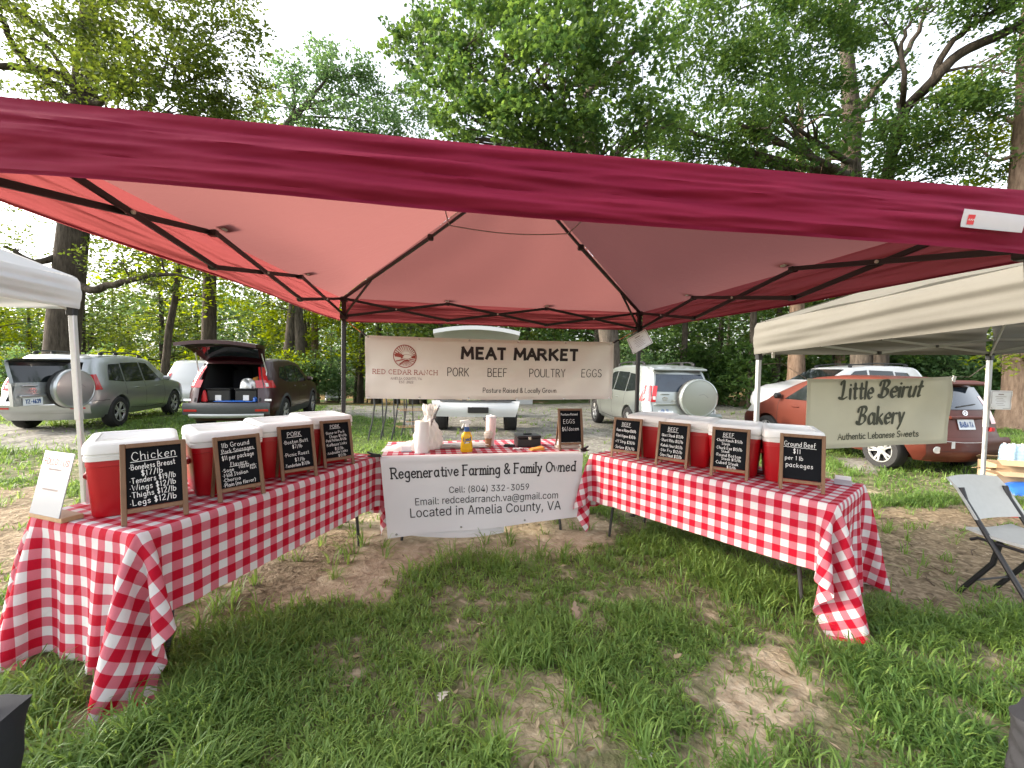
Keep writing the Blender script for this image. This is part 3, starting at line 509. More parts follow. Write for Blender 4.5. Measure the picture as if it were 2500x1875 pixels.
[127,[59,-2,45,-1,33,5,24,14,16,25,12,40,10,57,12,73,16,88,24,99,34,108,45,114,59,115,68,114,76,112,82,108,86,104,89,99,92,96,93,96,93,153,112,153,112,0,94,0,94,18,92,18,89,14,86,9,82,5,76,1,68,-2,61,14,71,15,79,19,85,26,90,35,93,45,94,57,93,69,90,79,85,87,79,94,71,98,61,99,51,98,43,93,37,87,33,78,30,68,29,57,30,45,33,35,37,26,44,20,52,15],[19,21,20,19,22,21,11,13,12,11,14,13,10,14,11,10,15,14,9,15,10,9,16,15,9,17,16,8,44,9,44,43,9,43,17,9,43,18,17,42,18,43,41,18,42,8,45,44,41,19,18,41,40,19,40,39,19,39,22,19,8,46,45,7,46,8,7,47,46,38,22,39,7,48,47,6,48,7,37,22,38,6,49,48,6,50,49,36,22,37,5,50,6,5,51,50,35,22,36,4,51,5,4,52,51,34,24,35,24,22,35,4,53,52,33,24,34,3,53,4,3,54,53,32,25,33,25,24,33,32,26,25,23,22,24,3,31,54,31,26,32,3,26,31,3,27,26,2,27,3,2,28,27,2,29,28,1,29,2,1,30,29,0,30,1]],
[121,[64,-2,48,-1,35,5,25,14,17,25,12,40,10,56,12,73,17,87,24,99,35,108,47,113,62,115,71,115,80,112,88,108,96,102,102,94,107,85,110,73,111,58,111,51,22,51,22,66,101,66,93,61,92,71,89,81,85,88,79,94,71,98,62,99,52,98,44,94,37,88,33,81,30,72,29,63,29,53,30,42,33,32,38,24,45,18,54,15,64,14,70,14,76,16,81,18,86,22,89,26,92,32,109,27,106,19,101,12,93,6,85,1,75,-2],[11,13,12,11,14,13,10,14,11,10,15,14,10,16,15,9,16,10,9,31,16,31,17,16,9,32,31,30,17,31,8,32,9,29,17,30,8,33,32,29,18,17,28,18,29,8,34,33,27,18,28,8,35,34,7,35,8,27,19,18,7,36,35,26,19,27,26,24,19,24,20,19,6,23,7,23,36,7,23,37,36,25,24,26,6,22,23,37,24,23,37,20,24,38,20,37,38,21,20,5,22,6,39,21,38,5,21,22,5,39,21,5,40,39,4,40,5,4,41,40,49,51,50,49,52,51,48,52,49,3,41,4,3,42,41,47,52,48,47,53,52,3,43,42,46,53,47,45,53,46,3,44,43,44,53,45,3,53,44,2,53,3,2,54,53,2,55,54,1,55,2,1,56,55,0,56,1]],
[128,[62,-45,50,-44,40,-42,32,-38,25,-33,19,-27,15,-21,30,-12,33,-16,36,-20,41,-23,46,-26,53,-29,62,-29,75,-28,85,-23,91,-14,93,-2,93,20,92,20,89,17,86,12,82,8,76,5,68,2,58,1,45,3,34,8,24,16,17,27,12,41,10,57,12,74,16,88,24,100,34,108,45,114,59,115,68,114,76,112,82,108,86,104,90,99,92,96,94,96,94,114,112,114,112,-3,110,-16,105,-27,97,-35,87,-41,75,-44,61,18,71,19,79,23,85,28,90,36,93,46,94,58,93,69,90,79,85,87,79,94,71,98,61,99,52,98,44,93,37,87,33,79,30,69,29,58,30,47,33,37,37,29,44,23,52,19],[36,38,37,36,39,38,44,46,45,44,47,46,35,39,36,35,40,39,34,40,35,34,41,40,34,42,41,33,66,34,66,65,34,65,42,34,65,43,42,64,43,65,63,43,64,33,67,66,63,44,43,63,62,44,62,61,44,61,60,44,60,47,44,33,68,67,32,68,33,32,69,68,32,70,69,31,70,32,59,47,60,31,71,70,31,72,71,58,47,59,30,72,31,30,73,72,57,47,58,29,73,30,29,74,73,56,18,57,18,47,57,29,75,74,55,18,56,28,75,29,28,76,75,54,19,55,19,18,55,54,20,19,17,47,18,28,53,76,53,20,54,28,20,53,28,21,20,27,21,28,27,22,21,27,23,22,26,23,27,26,24,23,25,24,26,16,47,17,16,48,47,6,8,7,15,48,16,6,9,8,15,49,48,6,10,9,5,10,6,14,49,15,5,11,10,5,12,11,14,50,49,4,12,5,13,50,14,4,13,12,4,50,13,3,50,4,3,51,50,2,51,3,2,52,51,1,52,2,1,0,52]],
[123,[34,68,34,0,16,0,16,153,34,153,34,86,31,86,37,100,46,109,56,114,68,115,79,114,89,111,96,105,102,96,106,85,107,72,107,0,89,0,89,71,87,82,82,91,74,97,63,99,55,98,48,95,42,91,38,85,35,77],[2,4,3,2,6,4,6,5,4,9,11,10,9,12,11,8,12,9,8,13,12,7,13,8,7,23,13,23,14,13,6,25,7,25,24,7,24,23,7,22,14,23,21,14,22,21,15,14,6,26,25,20,15,21,6,27,26,2,28,6,28,27,6,20,16,15,19,16,20,2,0,28,19,17,16,18,17,19,2,1,0]],
[50,[25,133,20,134,16,136,13,140,12,145,13,150,16,154,20,156,25,157,30,156,34,154,37,150,38,145,37,140,34,136,30,134,16,0,16,114,34,114,34,0],[16,18,17,16,19,18,7,9,8,6,9,7,6,10,9,5,10,6,5,11,10,4,11,5,4,12,11,3,12,4,3,13,12,2,13,3,2,14,13,1,14,2,1,15,14,0,15,1]],
[57,[42,-1,30,1,22,6,17,14,16,25,16,153,34,153,34,30,35,23,36,19,39,16,44,16,46,16,48,16,50,16,51,16,54,1,52,0,48,0,45,-1],[4,6,5,4,7,6,4,8,7,3,8,4,3,9,8,3,10,9,3,11,10,14,16,15,13,16,14,12,16,13,11,16,12,3,16,11,2,16,3,1,16,2,0,16,1,0,17,16,0,18,17,0,19,18]],
[183,[16,0,16,114,34,114,34,89,32,89,35,97,40,104,45,109,52,113,59,115,66,116,77,114,86,108,93,99,96,88,94,88,97,96,101,103,107,108,114,112,122,115,131,116,141,115,149,112,156,106,162,99,166,89,167,77,167,0,149,0,149,76,147,87,142,94,134,98,126,99,118,98,112,96,107,92,104,87,101,81,101,74,101,0,82,0,82,78,81,87,76,93,69,98,60,99,53,98,47,96,42,92,38,87,35,80,34,71,34,0],[9,11,10,20,22,21,8,11,9,19,22,20,19,23,22,8,12,11,0,2,1,0,4,2,4,3,2,7,12,8,18,23,19,18,24,23,6,12,7,17,24,18,6,13,12,17,25,24,5,47,6,47,13,6,16,34,17,34,25,17,47,46,13,46,14,13,5,48,47,16,35,34,33,25,34,33,26,25,5,49,48,16,36,35,32,26,33,45,14,46,4,49,5,15,36,16,4,50,49,15,37,36,31,26,32,44,15,45,15,14,45,4,51,50,15,38,37,31,27,26,0,52,4,52,51,4,44,38,15,44,39,38,30,27,31,43,39,44,43,40,39,0,53,52,42,40,43,30,28,27,29,28,30,42,41,40,0,54,53]],
[123,[34,68,34,0,16,0,16,114,33,114,34,86,31,86,37,100,46,109,56,114,68,115,79,114,88,111,96,105,102,96,106,85,107,72,107,0,89,0,89,71,87,82,82,91,74,97,63,99,55,98,48,95,42,91,38,85,35,77],[9,11,10,9,12,11,2,4,3,2,6,4,6,5,4,8,12,9,8,13,12,7,13,8,7,23,13,23,14,13,6,25,7,25,24,7,24,23,7,22,14,23,21,14,22,21,15,14,6,26,25,20,15,21,6,27,26,2,28,6,28,27,6,20,16,15,19,16,20,2,0,28,19,17,16,18,17,19,2,1,0]],
[125,[62,-2,48,-1,35,5,25,14,17,26,12,40,10,56,12,73,17,87,25,99,35,108,48,113,62,115,77,113,90,108,100,99,108,87,113,73,114,56,113,40,108,26,100,14,90,5,77,-1,62,14,73,15,81,20,88,27,92,35,95,45,96,56,95,67,92,77,88,86,81,93,73,97,62,99,52,97,44,93,37,86,33,77,30,67,29,56,30,45,33,35,37,27,44,20,52,15],[11,13,12,10,13,11,10,14,13,9,14,10,9,15,14,8,37,9,37,36,9,36,15,9,36,35,15,35,16,15,8,38,37,34,16,35,8,39,38,33,16,34,7,39,8,33,17,16,7,40,39,32,17,33,7,41,40,31,17,32,6,41,7,31,18,17,6,42,41,30,18,31,5,42,6,5,43,42,29,18,30,29,19,18,5,44,43,28,19,29,28,20,19,4,44,5,4,45,44,27,20,28,4,46,45,26,20,27,3,46,4,26,21,20,3,47,46,25,21,26,3,24,47,24,21,25,3,21,24,2,21,3,2,22,21,1,22,2,1,23,22,0,23,1]],
[78,[16,0,16,114,33,114,33,96,35,96,39,104,46,110,54,114,64,115,66,115,69,115,71,115,73,115,73,97,72,97,69,97,66,98,62,98,54,97,48,94,42,90,38,85,35,79,34,71,34,0],[7,9,8,7,10,9,7,11,10,7,12,11,7,13,12,6,13,7,0,2,1,0,3,2,5,13,6,4,17,5,17,16,5,16,15,5,15,14,5,14,13,5,4,18,17,4,19,18,0,4,3,0,22,4,22,21,4,21,20,4,20,19,4,0,23,22,0,24,23]],
[68,[61,114,61,98,2,98,2,114,19,141,38,141,38,29,39,23,41,18,45,16,51,15,53,15,56,15,58,16,61,16,64,1,61,0,58,-1,54,-1,50,-1,37,1,28,6,21,16,19,28],[23,5,4,23,6,5,2,0,3,2,1,0,23,7,6,22,7,23,22,8,7,22,9,8,13,15,14,22,10,9,12,15,13,21,10,22,11,15,12,10,15,11,21,15,10,20,15,21,19,15,20,19,16,15,19,17,16,19,18,17]],
[123,[55,-2,44,0,34,3,27,9,21,18,17,28,16,42,16,114,34,114,34,43,36,31,41,22,49,17,60,15,68,16,75,19,81,23,85,29,88,37,89,46,89,114,107,114,107,0,89,0,89,28,92,28,86,14,77,5,67,0],[6,8,7,6,9,8,19,21,20,19,22,21,18,22,19,6,10,9,5,10,6,17,25,18,25,22,18,5,11,10,16,24,17,24,25,17,4,11,5,16,26,24,26,23,24,26,22,25,15,26,16,4,12,11,14,26,15,3,12,4,3,13,12,13,26,14,3,26,13,3,27,26,23,22,26,2,27,3,2,28,27,1,28,2,1,0,28]],
[117,[49,0,5,114,25,114,50,47,53,36,56,26,59,16,62,6,55,6,58,16,61,26,64,36,67,47,91,114,111,114,68,0],[0,2,1,0,3,2,12,14,13,12,15,14,0,4,3,11,15,12,0,5,4,10,15,11,0,9,5,9,6,5,9,6,10,6,15,10,0,8,9,7,15,6,0,7,8,0,15,7]],
[117,[14,-42,18,-26,21,-26,27,-27,31,-27,35,-25,39,-22,42,-17,45,-11,49,0,5,114,25,114,50,47,53,36,56,26,59,16,62,6,55,6,58,16,61,26,64,36,67,47,92,114,111,114,61,-17,57,-26,53,-32,48,-37,42,-41,35,-43,27,-44,23,-43,19,-43,16,-42],[9,11,10,9,12,11,21,23,22,21,24,23,9,13,12,20,24,21,19,16,20,16,24,20,9,14,13,18,15,19,15,16,19,9,18,14,18,15,14,9,17,18,9,16,17,9,24,16,8,24,9,7,24,8,7,25,24,6,25,7,5,25,6,4,25,5,4,26,25,0,2,1,0,3,2,3,26,4,0,26,3,0,27,26,0,28,27,0,29,28,33,29,0,32,29,33,32,30,29,31,30,32]]]
GL = dict(zip("(),-.0234589:@ACELPVacdeghilmnortuvy", GLN))
def btext(mb, text, x, y, width, fn, height=None):
    V = []; F = []; a = 0
    for ch in text:
        if ch == " ": a += .20; continue
        ad, v, f = GL[ch]; k = len(V); V += [(v[i]/300+a, v[i+1]/300) for i in range(0, len(v), 2)]; F += [[f[i]+k, f[i+1]+k, f[i+2]+k] for i in range(0, len(f), 3)]; a += ad/300
    V = np.array(V)
    lo, hi = V.min(0), V.max(0); k = width/(hi[0]-lo[0]); ky = k*(height or 1)
    V[:, 0] = x+(V[:, 0]-(lo[0]+hi[0])/2)*k; V[:, 1] = y+V[:, 1]*ky
    mb.add([fn(*q) for q in V], F)
# ---------------------------------------------------------------- ground
DK = 1.1302
def gpoly(pts): return np.array([gz(x*DK, y*DK)[:2] for x, y in pts])
BARE = [(gpoly(q), s_, b_) for q, s_, b_ in (
 ([(400, 1400), (470, 1345), (590, 1300), (720, 1305), (840, 1255), (960, 1215), (1110, 1215), (1300, 1190), (1330, 1150), (1290, 1110), (820, 1110), (500, 1250)], 1., .25),
 ([(960, 1450), (1130, 1420), (1270, 1450), (1370, 1520), (1290, 1590), (1230, 1700), (1040, 1700), (1000, 1580), (900, 1500)], .52, .0),
 ([(1540, 1400), (1680, 1380), (1770, 1440), (1755, 1530), (1690, 1600), (1600, 1700), (1400, 1700), (1490, 1600), (1520, 1500)], .95, .1),
 ([(1850, 1095), (2280, 1085), (2420, 1300), (2260, 1310), (2080, 1330), (1930, 1320), (1840, 1250)], 1., .8),
 ([(-300, 1055), (130, 1050), (80, 1180), (40, 1330), (-300, 1450)], .95, .75),
 ([(40, 1470), (250, 1480), (340, 1540), (230, 1600), (150, 1700), (20, 1700)], .6, .2),
 ([(60, 1440), (430, 1390), (590, 1300), (800, 1170), (700, 1110), (100, 1290)], .75, .5))]
GRAV = [gpoly(q) for q in (
 [(-400, 905), (200, 922), (200, 972), (-400, 985)],
 [(690, 862), (1560, 866), (1640, 892), (1650, 960), (1300, 985), (1100, 965), (900, 950), (860, 905), (700, 892)],
 [(1800, 985), (1900, 985), (1890, 1015), (1830, 1020)])]
def inpoly(x, y, P):
    r_ = np.zeros(x.shape, bool); n = len(P)
    for i in range(n):
        (x0, y0), (x1, y1) = P[i], P[(i+1) % n]
        c = ((y0 > y) != (y1 > y)) & (x < (x1-x0)*(y-y0)/(y1-y0+1e-12)+x0); r_ ^= c
    return r_
def masks(x, y):
    x = np.asarray(x, float); y = np.asarray(y, float)
    bare = np.zeros_like(x); brown = np.zeros_like(x); grav = np.zeros_like(x)
    for k in range(5):
        s_ = (.20 if k else .08); wx = x+s_*(fbm(x*3.1+k*7, y*3.1, 11+k)-.5)*2.8+.10*(fbm(x*14, y*14, 61+k, 2)-.5)+(.09*math.cos(k*2.4) if k else 0); wy = y+s_*(fbm(x*3.1, y*3.1+k*5, 31+k)-.5)*2.8+.10*(fbm(x*14, y*14, 81+k, 2)-.5)+(.09*math.sin(k*2.4) if k else 0)
        for P, s1, b1 in BARE:
            q = inpoly(wx, wy, P); bare += q*s1/5; brown += q*b1/5
        X, Z = camXZ(x, y); far = 1+Z*.12
        gx = x+far*.5*(fbm(x*.9+k, y*.9, 51+k)-.5); gy = y+far*.8*(fbm(x*.9, y*.9+k, 71+k)-.5)
        for P in GRAV: grav += inpoly(gx, gy, P)/5
    n = fbm(x*1.7, y*1.7, 5, 4)
    bare = np.clip(np.maximum(bare, smooth(.58, .78, n)*.7), 0, 1)
    X, Z = camXZ(x, y)
    litter = smooth(16, 22, Z)*smooth(.42, .58, fbm(x*.25, y*.25, 91))
    return bare, np.clip(brown, 0, 1), np.clip(grav, 0, 1), litter
def axis(lo, hi, d, out_lo, out_hi, g=1.07):
    a = list(np.arange(lo, hi, d)); s_ = d
    while a[-1] < out_hi: s_ = min(s_*g, 6); a.append(a[-1]+s_)
    s_ = d; b = [a[0]]
    while b[-1] > out_lo: s_ = min(s_*g, 6); b.append(b[-1]-s_)
    return np.array(b[::-1][:-1]+a)
gx_, gy_ = axis(-2.6, 5.6, .04, -150, 150), axis(-3.6, 1.4, .04, -40, 190)
GX, GY = np.meshgrid(gx_, gy_, indexing='ij')
mb_, mw_, mg_, ml_ = masks(GX.ravel(), GY.ravel())
gz_ = gh(GX, GY).ravel()+(fbm(GX.ravel()*2.2, GY.ravel()*2.2, 3)-.5)*.035+(vnoise(GX.ravel()*17, GY.ravel()*17, 8)-.5)*.006
ni, nj = GX.shape; ii = np.arange(ni*nj).reshape(ni, nj)
gf = np.stack([ii[:-1, :-1], ii[1:, :-1], ii[1:, 1:], ii[:-1, 1:]], -1).reshape(-1, 4)
def ground_mat():
    m, n, l, p = newmat("earth_and_turf"); p.inputs["Roughness"].default_value = .95; p.inputs["Specular IOR Level"].default_value = .12
    tc = n.new("ShaderNodeTexCoord")
    def noise(sc, det=5, dist=0.):
        z = n.new("ShaderNodeTexNoise"); z.inputs["Scale"].default_value = sc; z.inputs["Detail"].default_value = det; z.inputs["Distortion"].default_value = dist
        l.new(tc.outputs["Object"], z.inputs["Vector"]); return z.outputs[0]
    def ramp(src, *st):
        r_ = n.new("ShaderNodeValToRGB"); e = r_.color_ramp.elements
        for i, (q, c) in enumerate(st):
            x = e[i] if i < 2 else e.new(q)
            x.position = q; x.color = (*c, 1)
        l.new(src, r_.inputs[0]); return r_.outputs[0]
    def mix(f, a, b):
        x = n.new("ShaderNodeMix"); x.data_type = 'RGBA'; l.new(f, x.inputs[0]); l.new(a, x.inputs[6]); l.new(b, x.inputs[7]); return x.outputs[2]
    def at(k):
        a = n.new("ShaderNodeAttribute"); a.attribute_name = k; return a.outputs["Fac"]
    def fuzzy(f, sc, k=.5):
        a = n.new("ShaderNodeMath"); a.operation = 'ADD'; l.new(f, a.inputs[0])
        b = n.new("ShaderNodeMath"); b.operation = 'MULTIPLY_ADD'; b.inputs[1].default_value = k; b.inputs[2].default_value = -k*.5; l.new(noise(sc, 6), b.inputs[0]); l.new(b.outputs[0], a.inputs[1])
        r_ = n.new("ShaderNodeMapRange"); r_.interpolation_type = 'SMOOTHSTEP'; r_.inputs[1].default_value = .3; r_.inputs[2].default_value = .7; l.new(a.outputs[0], r_.inputs[0]); return r_.outputs[0]
    turf = mix(at("near"), ramp(noise(7, 8, .6), (.3, (.05, .075, .022)), (.62, (.10, .14, .04)), (.8, (.19, .17, .09))), ramp(noise(9, 9, .9), (.3, (.085, .10, .042)), (.5, (.17, .16, .095)), (.72, (.36, .31, .225))))
    sand = ramp(noise(11, 9, .8), (.28, (.25, .20, .135)), (.52, (.43, .355, .25)), (.78, (.54, .47, .36)))
    soil = ramp(noise(13, 9, 1.5), (.3, (.10, .075, .05)), (.52, (.25, .195, .13)), (.75, (.42, .34, .24)))
    vo = n.new("ShaderNodeTexVoronoi"); vo.inputs["Scale"].default_value = 16; l.new(tc.outputs["Object"], vo.inputs["Vector"])
    grv = mix(noise(5, 9, .5), ramp(vo.outputs["Distance"], (.05, (.42, .41, .37)), (.6, (.13, .125, .11))), ramp(noise(2.2, 8), (.35, (.10, .10, .075)), (.65, (.36, .34, .30))))
    lit = ramp(noise(9, 8, .8), (.3, (.09, .06, .03)), (.55, (.21, .14, .06)), (.75, (.34, .25, .10)))
    c = mix(fuzzy(at("bare"), 22), turf, mix(fuzzy(at("brown"), 6, .9), sand, soil))
    c = mix(fuzzy(at("gravel"), 3, .9), c, grv); c = mix(fuzzy(at("litter"), 1.2, .8), c, lit)
    l.new(c, p.inputs["Base Color"])
    b = n.new("ShaderNodeBump"); b.inputs["Strength"].default_value = .9; b.inputs["Distance"].default_value = .02; l.new(noise(34, 9, .5), b.inputs["Height"]); l.new(b.outputs[0], p.inputs["Normal"])
    return m
ground = link("ground", fastmesh("ground", np.stack([GX.ravel(), GY.ravel(), gz_], 1), gf, ground_mat(), {"bare": mb_, "brown": mw_, "gravel": mg_, "litter": ml_, "near": 1-smooth(4.5, 8, camXZ(GX.ravel(), GY.ravel())[1])}))
tag(ground, "patchy ground of turf, sand and gravel under the stalls and parked cars", "ground", kind="structure")
# ---------------------------------------------------------------- grass blades
def grass(seed, z0, z1, ntuft, per, lone, hs, ws):
    r = np.random.default_rng(seed)
    def pts(n):
        Z = np.sqrt(r.uniform(z0**2, z1**2, n)); X = r.uniform(-1.32, 1.32, n)*Z+r.uniform(-.2, .2, n); g = gd(X, Z); return g[0], g[1]
    x, y = pts(lone); tx, ty = pts(ntuft)
    a = r.uniform(0, 2*np.pi, (ntuft, per)); q = r.uniform(0, .05, (ntuft, per))*(.5+.25*hs/.06)
    x = np.concatenate([x, (tx[:, None]+q*np.cos(a)).ravel()]); y = np.concatenate([y, (ty[:, None]+q*np.sin(a)).ravel()])
    az_ = np.concatenate([r.uniform(0, 2*np.pi, lone), (a+r.normal(0, .5, a.shape)).ravel()])
    b, w_, g, lt = masks(x, y)
    n = len(x); tuft = np.arange(n) >= lone
    pr = (1-b)**1.3*(1-.93*g)*(1-lt)*(.16+1.1*smooth(.33, .62, fbm(x*2.6, y*2.6, 17)))
    pr = np.maximum(pr, np.where(tuft, .085*(1-g)*(1-.55*w_), .0))
    tk = np.concatenate([r.uniform(0, 1, lone), np.repeat(r.uniform(0, 1, ntuft), per)])
    keep = (tk < pr) & ~np.isin(np.floor(x/.03).astype(int)*100003+np.floor(y/.03).astype(int), LOWCELL); x, y, az_, tuft = x[keep], y[keep], az_[keep], tuft[keep]; n = len(x)
    vig = .5+1.0*smooth(.25, .75, fbm(x*1.3, y*1.3, 27))
    h = hs*r.uniform(.45, 1.25, n)*vig*np.where(tuft, 1.15, .9); lean = r.uniform(.35, 1.5, n); w = ws*r.uniform(.6, 1.4, n)
    dx, dy = np.cos(az_), np.sin(az_); px, py = -dy, dx; tw = r.uniform(-.6, .6, n)
    px, py = px*np.cos(tw)-py*np.sin(tw), px*np.sin(tw)+py*np.cos(tw)
    z = gh(x, y)-.004
    def P(t, k, s_): return np.stack([x+dx*h*lean*k+px*w*s_, y+dy*h*lean*k+py*w*s_, z+h*t], 1)
    dr = .72+.28*(1-np.clip(lean-.6, 0, 1)*1.1)
    V = np.stack([P(0, 0, -.5), P(0, 0, .5), P(.55, .22, -.5), P(.55, .22, .5), P(.9*dr, .62, -.34), P(.9*dr, .62, .34), P(1*dr-.12*lean, 1.05, 0)], 1).reshape(-1, 3)
    V[:, 2] = np.maximum(V[:, 2], np.repeat(z, 7)-.002)
    o = np.arange(n)[:, None]*7
    F = np.stack([o+np.array(t) for t in ((0, 1, 3), (0, 3, 2), (2, 3, 5), (2, 5, 4), (4, 5, 6))], 1).reshape(-1, 3)
    var = np.clip(.45*r.uniform(0, 1, n)+.7*(fbm(x*.9, y*.9, 37)-.2), 0, 1); dead = r.uniform(0, 1, n) < .035; var[dead] = 1.35
    return V, F, np.repeat(var, 7)
def litter():
    r = np.random.default_rng(9); n = 5200; Z = np.sqrt(r.uniform(.8, 49, n)); X = r.uniform(-1.3, 1.3, n)*Z; g = gd(X, Z); x, y = g[0], g[1]
    a = r.uniform(0, 6.28, n); L = r.uniform(.006, .028, n)*(1+.12*Z); w = L*r.uniform(.10, .5, n); z = gh(x, y)+(fbm(x*2.2, y*2.2, 3)-.5)*.035+.004+r.uniform(0, .012, n); t = r.uniform(-.35, .35, n)
    c, s_ = np.cos(a), np.sin(a); V = np.stack([np.stack([x+c*L*p-s_*w*q, y+s_*L*p+c*w*q, z+t*L*p+.15*w*abs(q)], 1) for p, q in ((-1, 0), (0, -1), (1, 0), (0, 1))], 1).reshape(-1, 3)
    o = link("leaf_litter", fastmesh("leaf_litter", V, np.arange(4*n).reshape(n, 4), leaf_mat("litter_scraps", (.10, .065, .035), (.46, .38, .26), .1), {"var": np.repeat(r.uniform(0, 1, n), 4)}, None, False))
    tag(o, "dry leaf scraps, twigs and pebbles scattered over the soil", "litter", kind="stuff")
litter()
# ---------------------------------------------------------------- folding tables and gingham cloths
TL = 1.849; TW = .76; TH = .735
def table_thing(label, c, rz, top=TH, length=TL, group="folding tables under the cloths"):
    t = thing("folding_table", label, "table", (c[0], c[1], 0), rz, group)
    MB().box((0, 0, top-.024), (length-.006, TW-.006, .045), None, .012).build("tabletop", "tabletop", t)
    for sx in (-1, 1):
        for sy in (-1, 1):
            x0, y0 = sx*(length/2-.22), sy*(TW/2-.09)
            MB().tube([(x0-sx*.30, y0, top-.06), (x0-sx*.05, y0, top-.10), (x0, y0, top-.2), (x0+sx*.015, y0, .3), (x0+sx*.05, y0, -.01)], .0125, 10).build("leg", "legsteel", t)
        MB().tube([(sx*(length/2-.22), -TW/2+.09, .33), (sx*(length/2-.22), TW/2-.09, .33)], .009, 8).build("crossbar", "legsteel", t)
    return t
LOWCELL = []
def drape(name, label, c, rz, near_sign, top, seed, near=18, far=14, side=12, frames=170):
    r = np.random.default_rng(seed); nx_, ny_ = 52, 22; dx, dy = TL/nx_, TW/ny_
    lo, hi = (near, far) if near_sign < 0 else (far, near)
    I, J = nx_+lo+hi+1, ny_+2*side+1
    u = (np.arange(I)-lo)*dx-TL/2; v = (np.arange(J)-side)*dy-TW/2
    X = np.stack(np.meshgrid(u, v, indexing='ij')+[np.full((I, J), top)], -1)
    fixed = (np.abs(X[..., 0]) <= TL/2-1e-4+dx*.01) & (np.abs(X[..., 1]) <= TW/2-1e-4+dy*.01); free = ~fixed
    wgt = free[..., None].astype(float)
    X[..., 2] += np.where(free, r.normal(0, .002, (I, J)), 0); V = np.zeros_like(X); dt = 1/60
    cons = []
    for di, dj, k in ((0, 1, 1), (1, 0, 1), (1, 1, .35), (1, -1, .35), (0, 2, .10), (2, 0, .10)):
        cons.append((di, dj, math.hypot(di*dx, dj*dy), k))
    def sl(di, dj, par):
        i0 = np.arange(0, I-di); 
        if di: i0 = i0[(i0//di) % 2 == par]; jj = np.arange(max(0, -dj), J-max(0, dj))
        else: jj = np.arange(0, J-dj); jj = jj[(jj//dj) % 2 == par]
        return (i0[:, None], jj[None, :]), (i0[:, None]+di, jj[None, :]+dj)
    idx = [(sl(di, dj, p_), L0, k) for di, dj, L0, k in cons for p_ in (0, 1)]
    for fr in range(frames):
        V[..., 2] -= 9.8*dt*free; V *= .975
        if fr < 90: V += r.normal(0, .018, V.shape)*wgt
        P = X+V*dt*wgt
        for it in range(14):
            for (a, b), L0, k in idx:
                d = P[b]-P[a]; L = np.linalg.norm(d, axis=-1, keepdims=True)+1e-9; wa, wb = wgt[a], wgt[b]
                s_ = k*(L-L0)/L/np.maximum(wa+wb, 1e-9); s_ = np.where((k < .2) & (L > L0), 0, s_)
                P[a] += d*s_*wa; P[b] -= d*s_*wb
            x_, y_ = P[..., 0], P[..., 1]; px_, py_ = TL/2+.004-np.abs(x_), TW/2+.004-np.abs(y_)
            ins = free & (px_ > 0) & (py_ > 0) & (P[..., 2] < top-.001); usex = ins & (px_ < py_); usey = ins & ~usex
            P[..., 0] = np.where(usex, np.sign(x_)*(TL/2+.004), x_); P[..., 1] = np.where(usey, np.sign(y_)*(TW/2+.004), y_)
            g = free & (P[..., 2] < .012); P[..., 2] = np.where(g, .012, P[..., 2])
        V = (P-X)/dt*wgt; sp = np.linalg.norm(V, axis=-1, keepdims=True); V *= np.minimum(1, 4/(sp+1e-9)); X = P
    # one smoothing split of every square
    def up(A):
        A2 = np.zeros((2*A.shape[0]-1, A.shape[1], A.shape[2])); A2[::2] = A; Ap = np.concatenate([A[:1], A, A[-1:]])
        A2[1::2] = (-Ap[:-3]+9*Ap[1:-2]+9*Ap[2:-1]-Ap[3:])/16; return A2
    X = up(X); X = up(X.transpose(1, 0, 2)).transpose(1, 0, 2)
    lw = X[X[..., 2] < .10]; lx, ly = c[0]+lw[:, 0]*math.cos(rz)-lw[:, 1]*math.sin(rz), c[1]+lw[:, 0]*math.sin(rz)+lw[:, 1]*math.cos(rz)
    for ex in (-.03, 0, .03):
        for ey in (-.03, 0, .03): LOWCELL.extend((np.floor((lx+ex)/.03).astype(int)*100003+np.floor((ly+ey)/.03).astype(int)).tolist())
    U = np.stack(np.meshgrid(np.linspace(u[0], u[-1], X.shape[0]), np.linspace(v[0], v[-1], X.shape[1]), indexing='ij'), -1)
    n_i, n_j = X.shape[:2]; ii = np.arange(n_i*n_j).reshape(n_i, n_j)
    F = np.stack([ii[:-1, :-1], ii[1:, :-1], ii[1:, 1:], ii[:-1, 1:]], -1).reshape(-1, 4)
    o = link(name, fastmesh(name, X.reshape(-1, 3), F, "gingham", None, U.reshape(-1, 2)+[10+seed*.013, 10])); o.location = (c[0], c[1], 0); o.rotation_euler = (0, 0, rz)
    return tag(o, label, "tablecloth", "red gingham tablecloths")
AL, AR, AM = 1.1613, -.9784, .0941
dv = lambda a: np.array([math.cos(a), math.sin(a)]); nv = lambda a: np.array([-math.sin(a), math.cos(a)])
L0, R0, M0 = np.array([.4396, -.457]), np.array([2.3228, -.4398]), np.array([.4669, -.5988])
LC = L0-dv(AL)*TL/2+nv(AL)*TW/2; RC = R0+dv(AR)*TL/2+nv(AR)*TW/2; MC = M0+dv(AM)*.9+nv(AM)*TW/2
table_thing("folding table along the left side under the cloth with the chicken sign", LC, AL)
table_thing("folding table along the right side under the cloth with the ground beef sign", RC, AR)
mt = table_thing("folding table across the back behind the white farm banner", MC, AM, .748, 1.80)
drape("tablecloth", "red gingham cloth on the table of pork and chicken coolers", LC, AL, -1, .745, 3)
drape("tablecloth", "red gingham cloth on the table of beef coolers", RC, AR, 1, .745, 4)
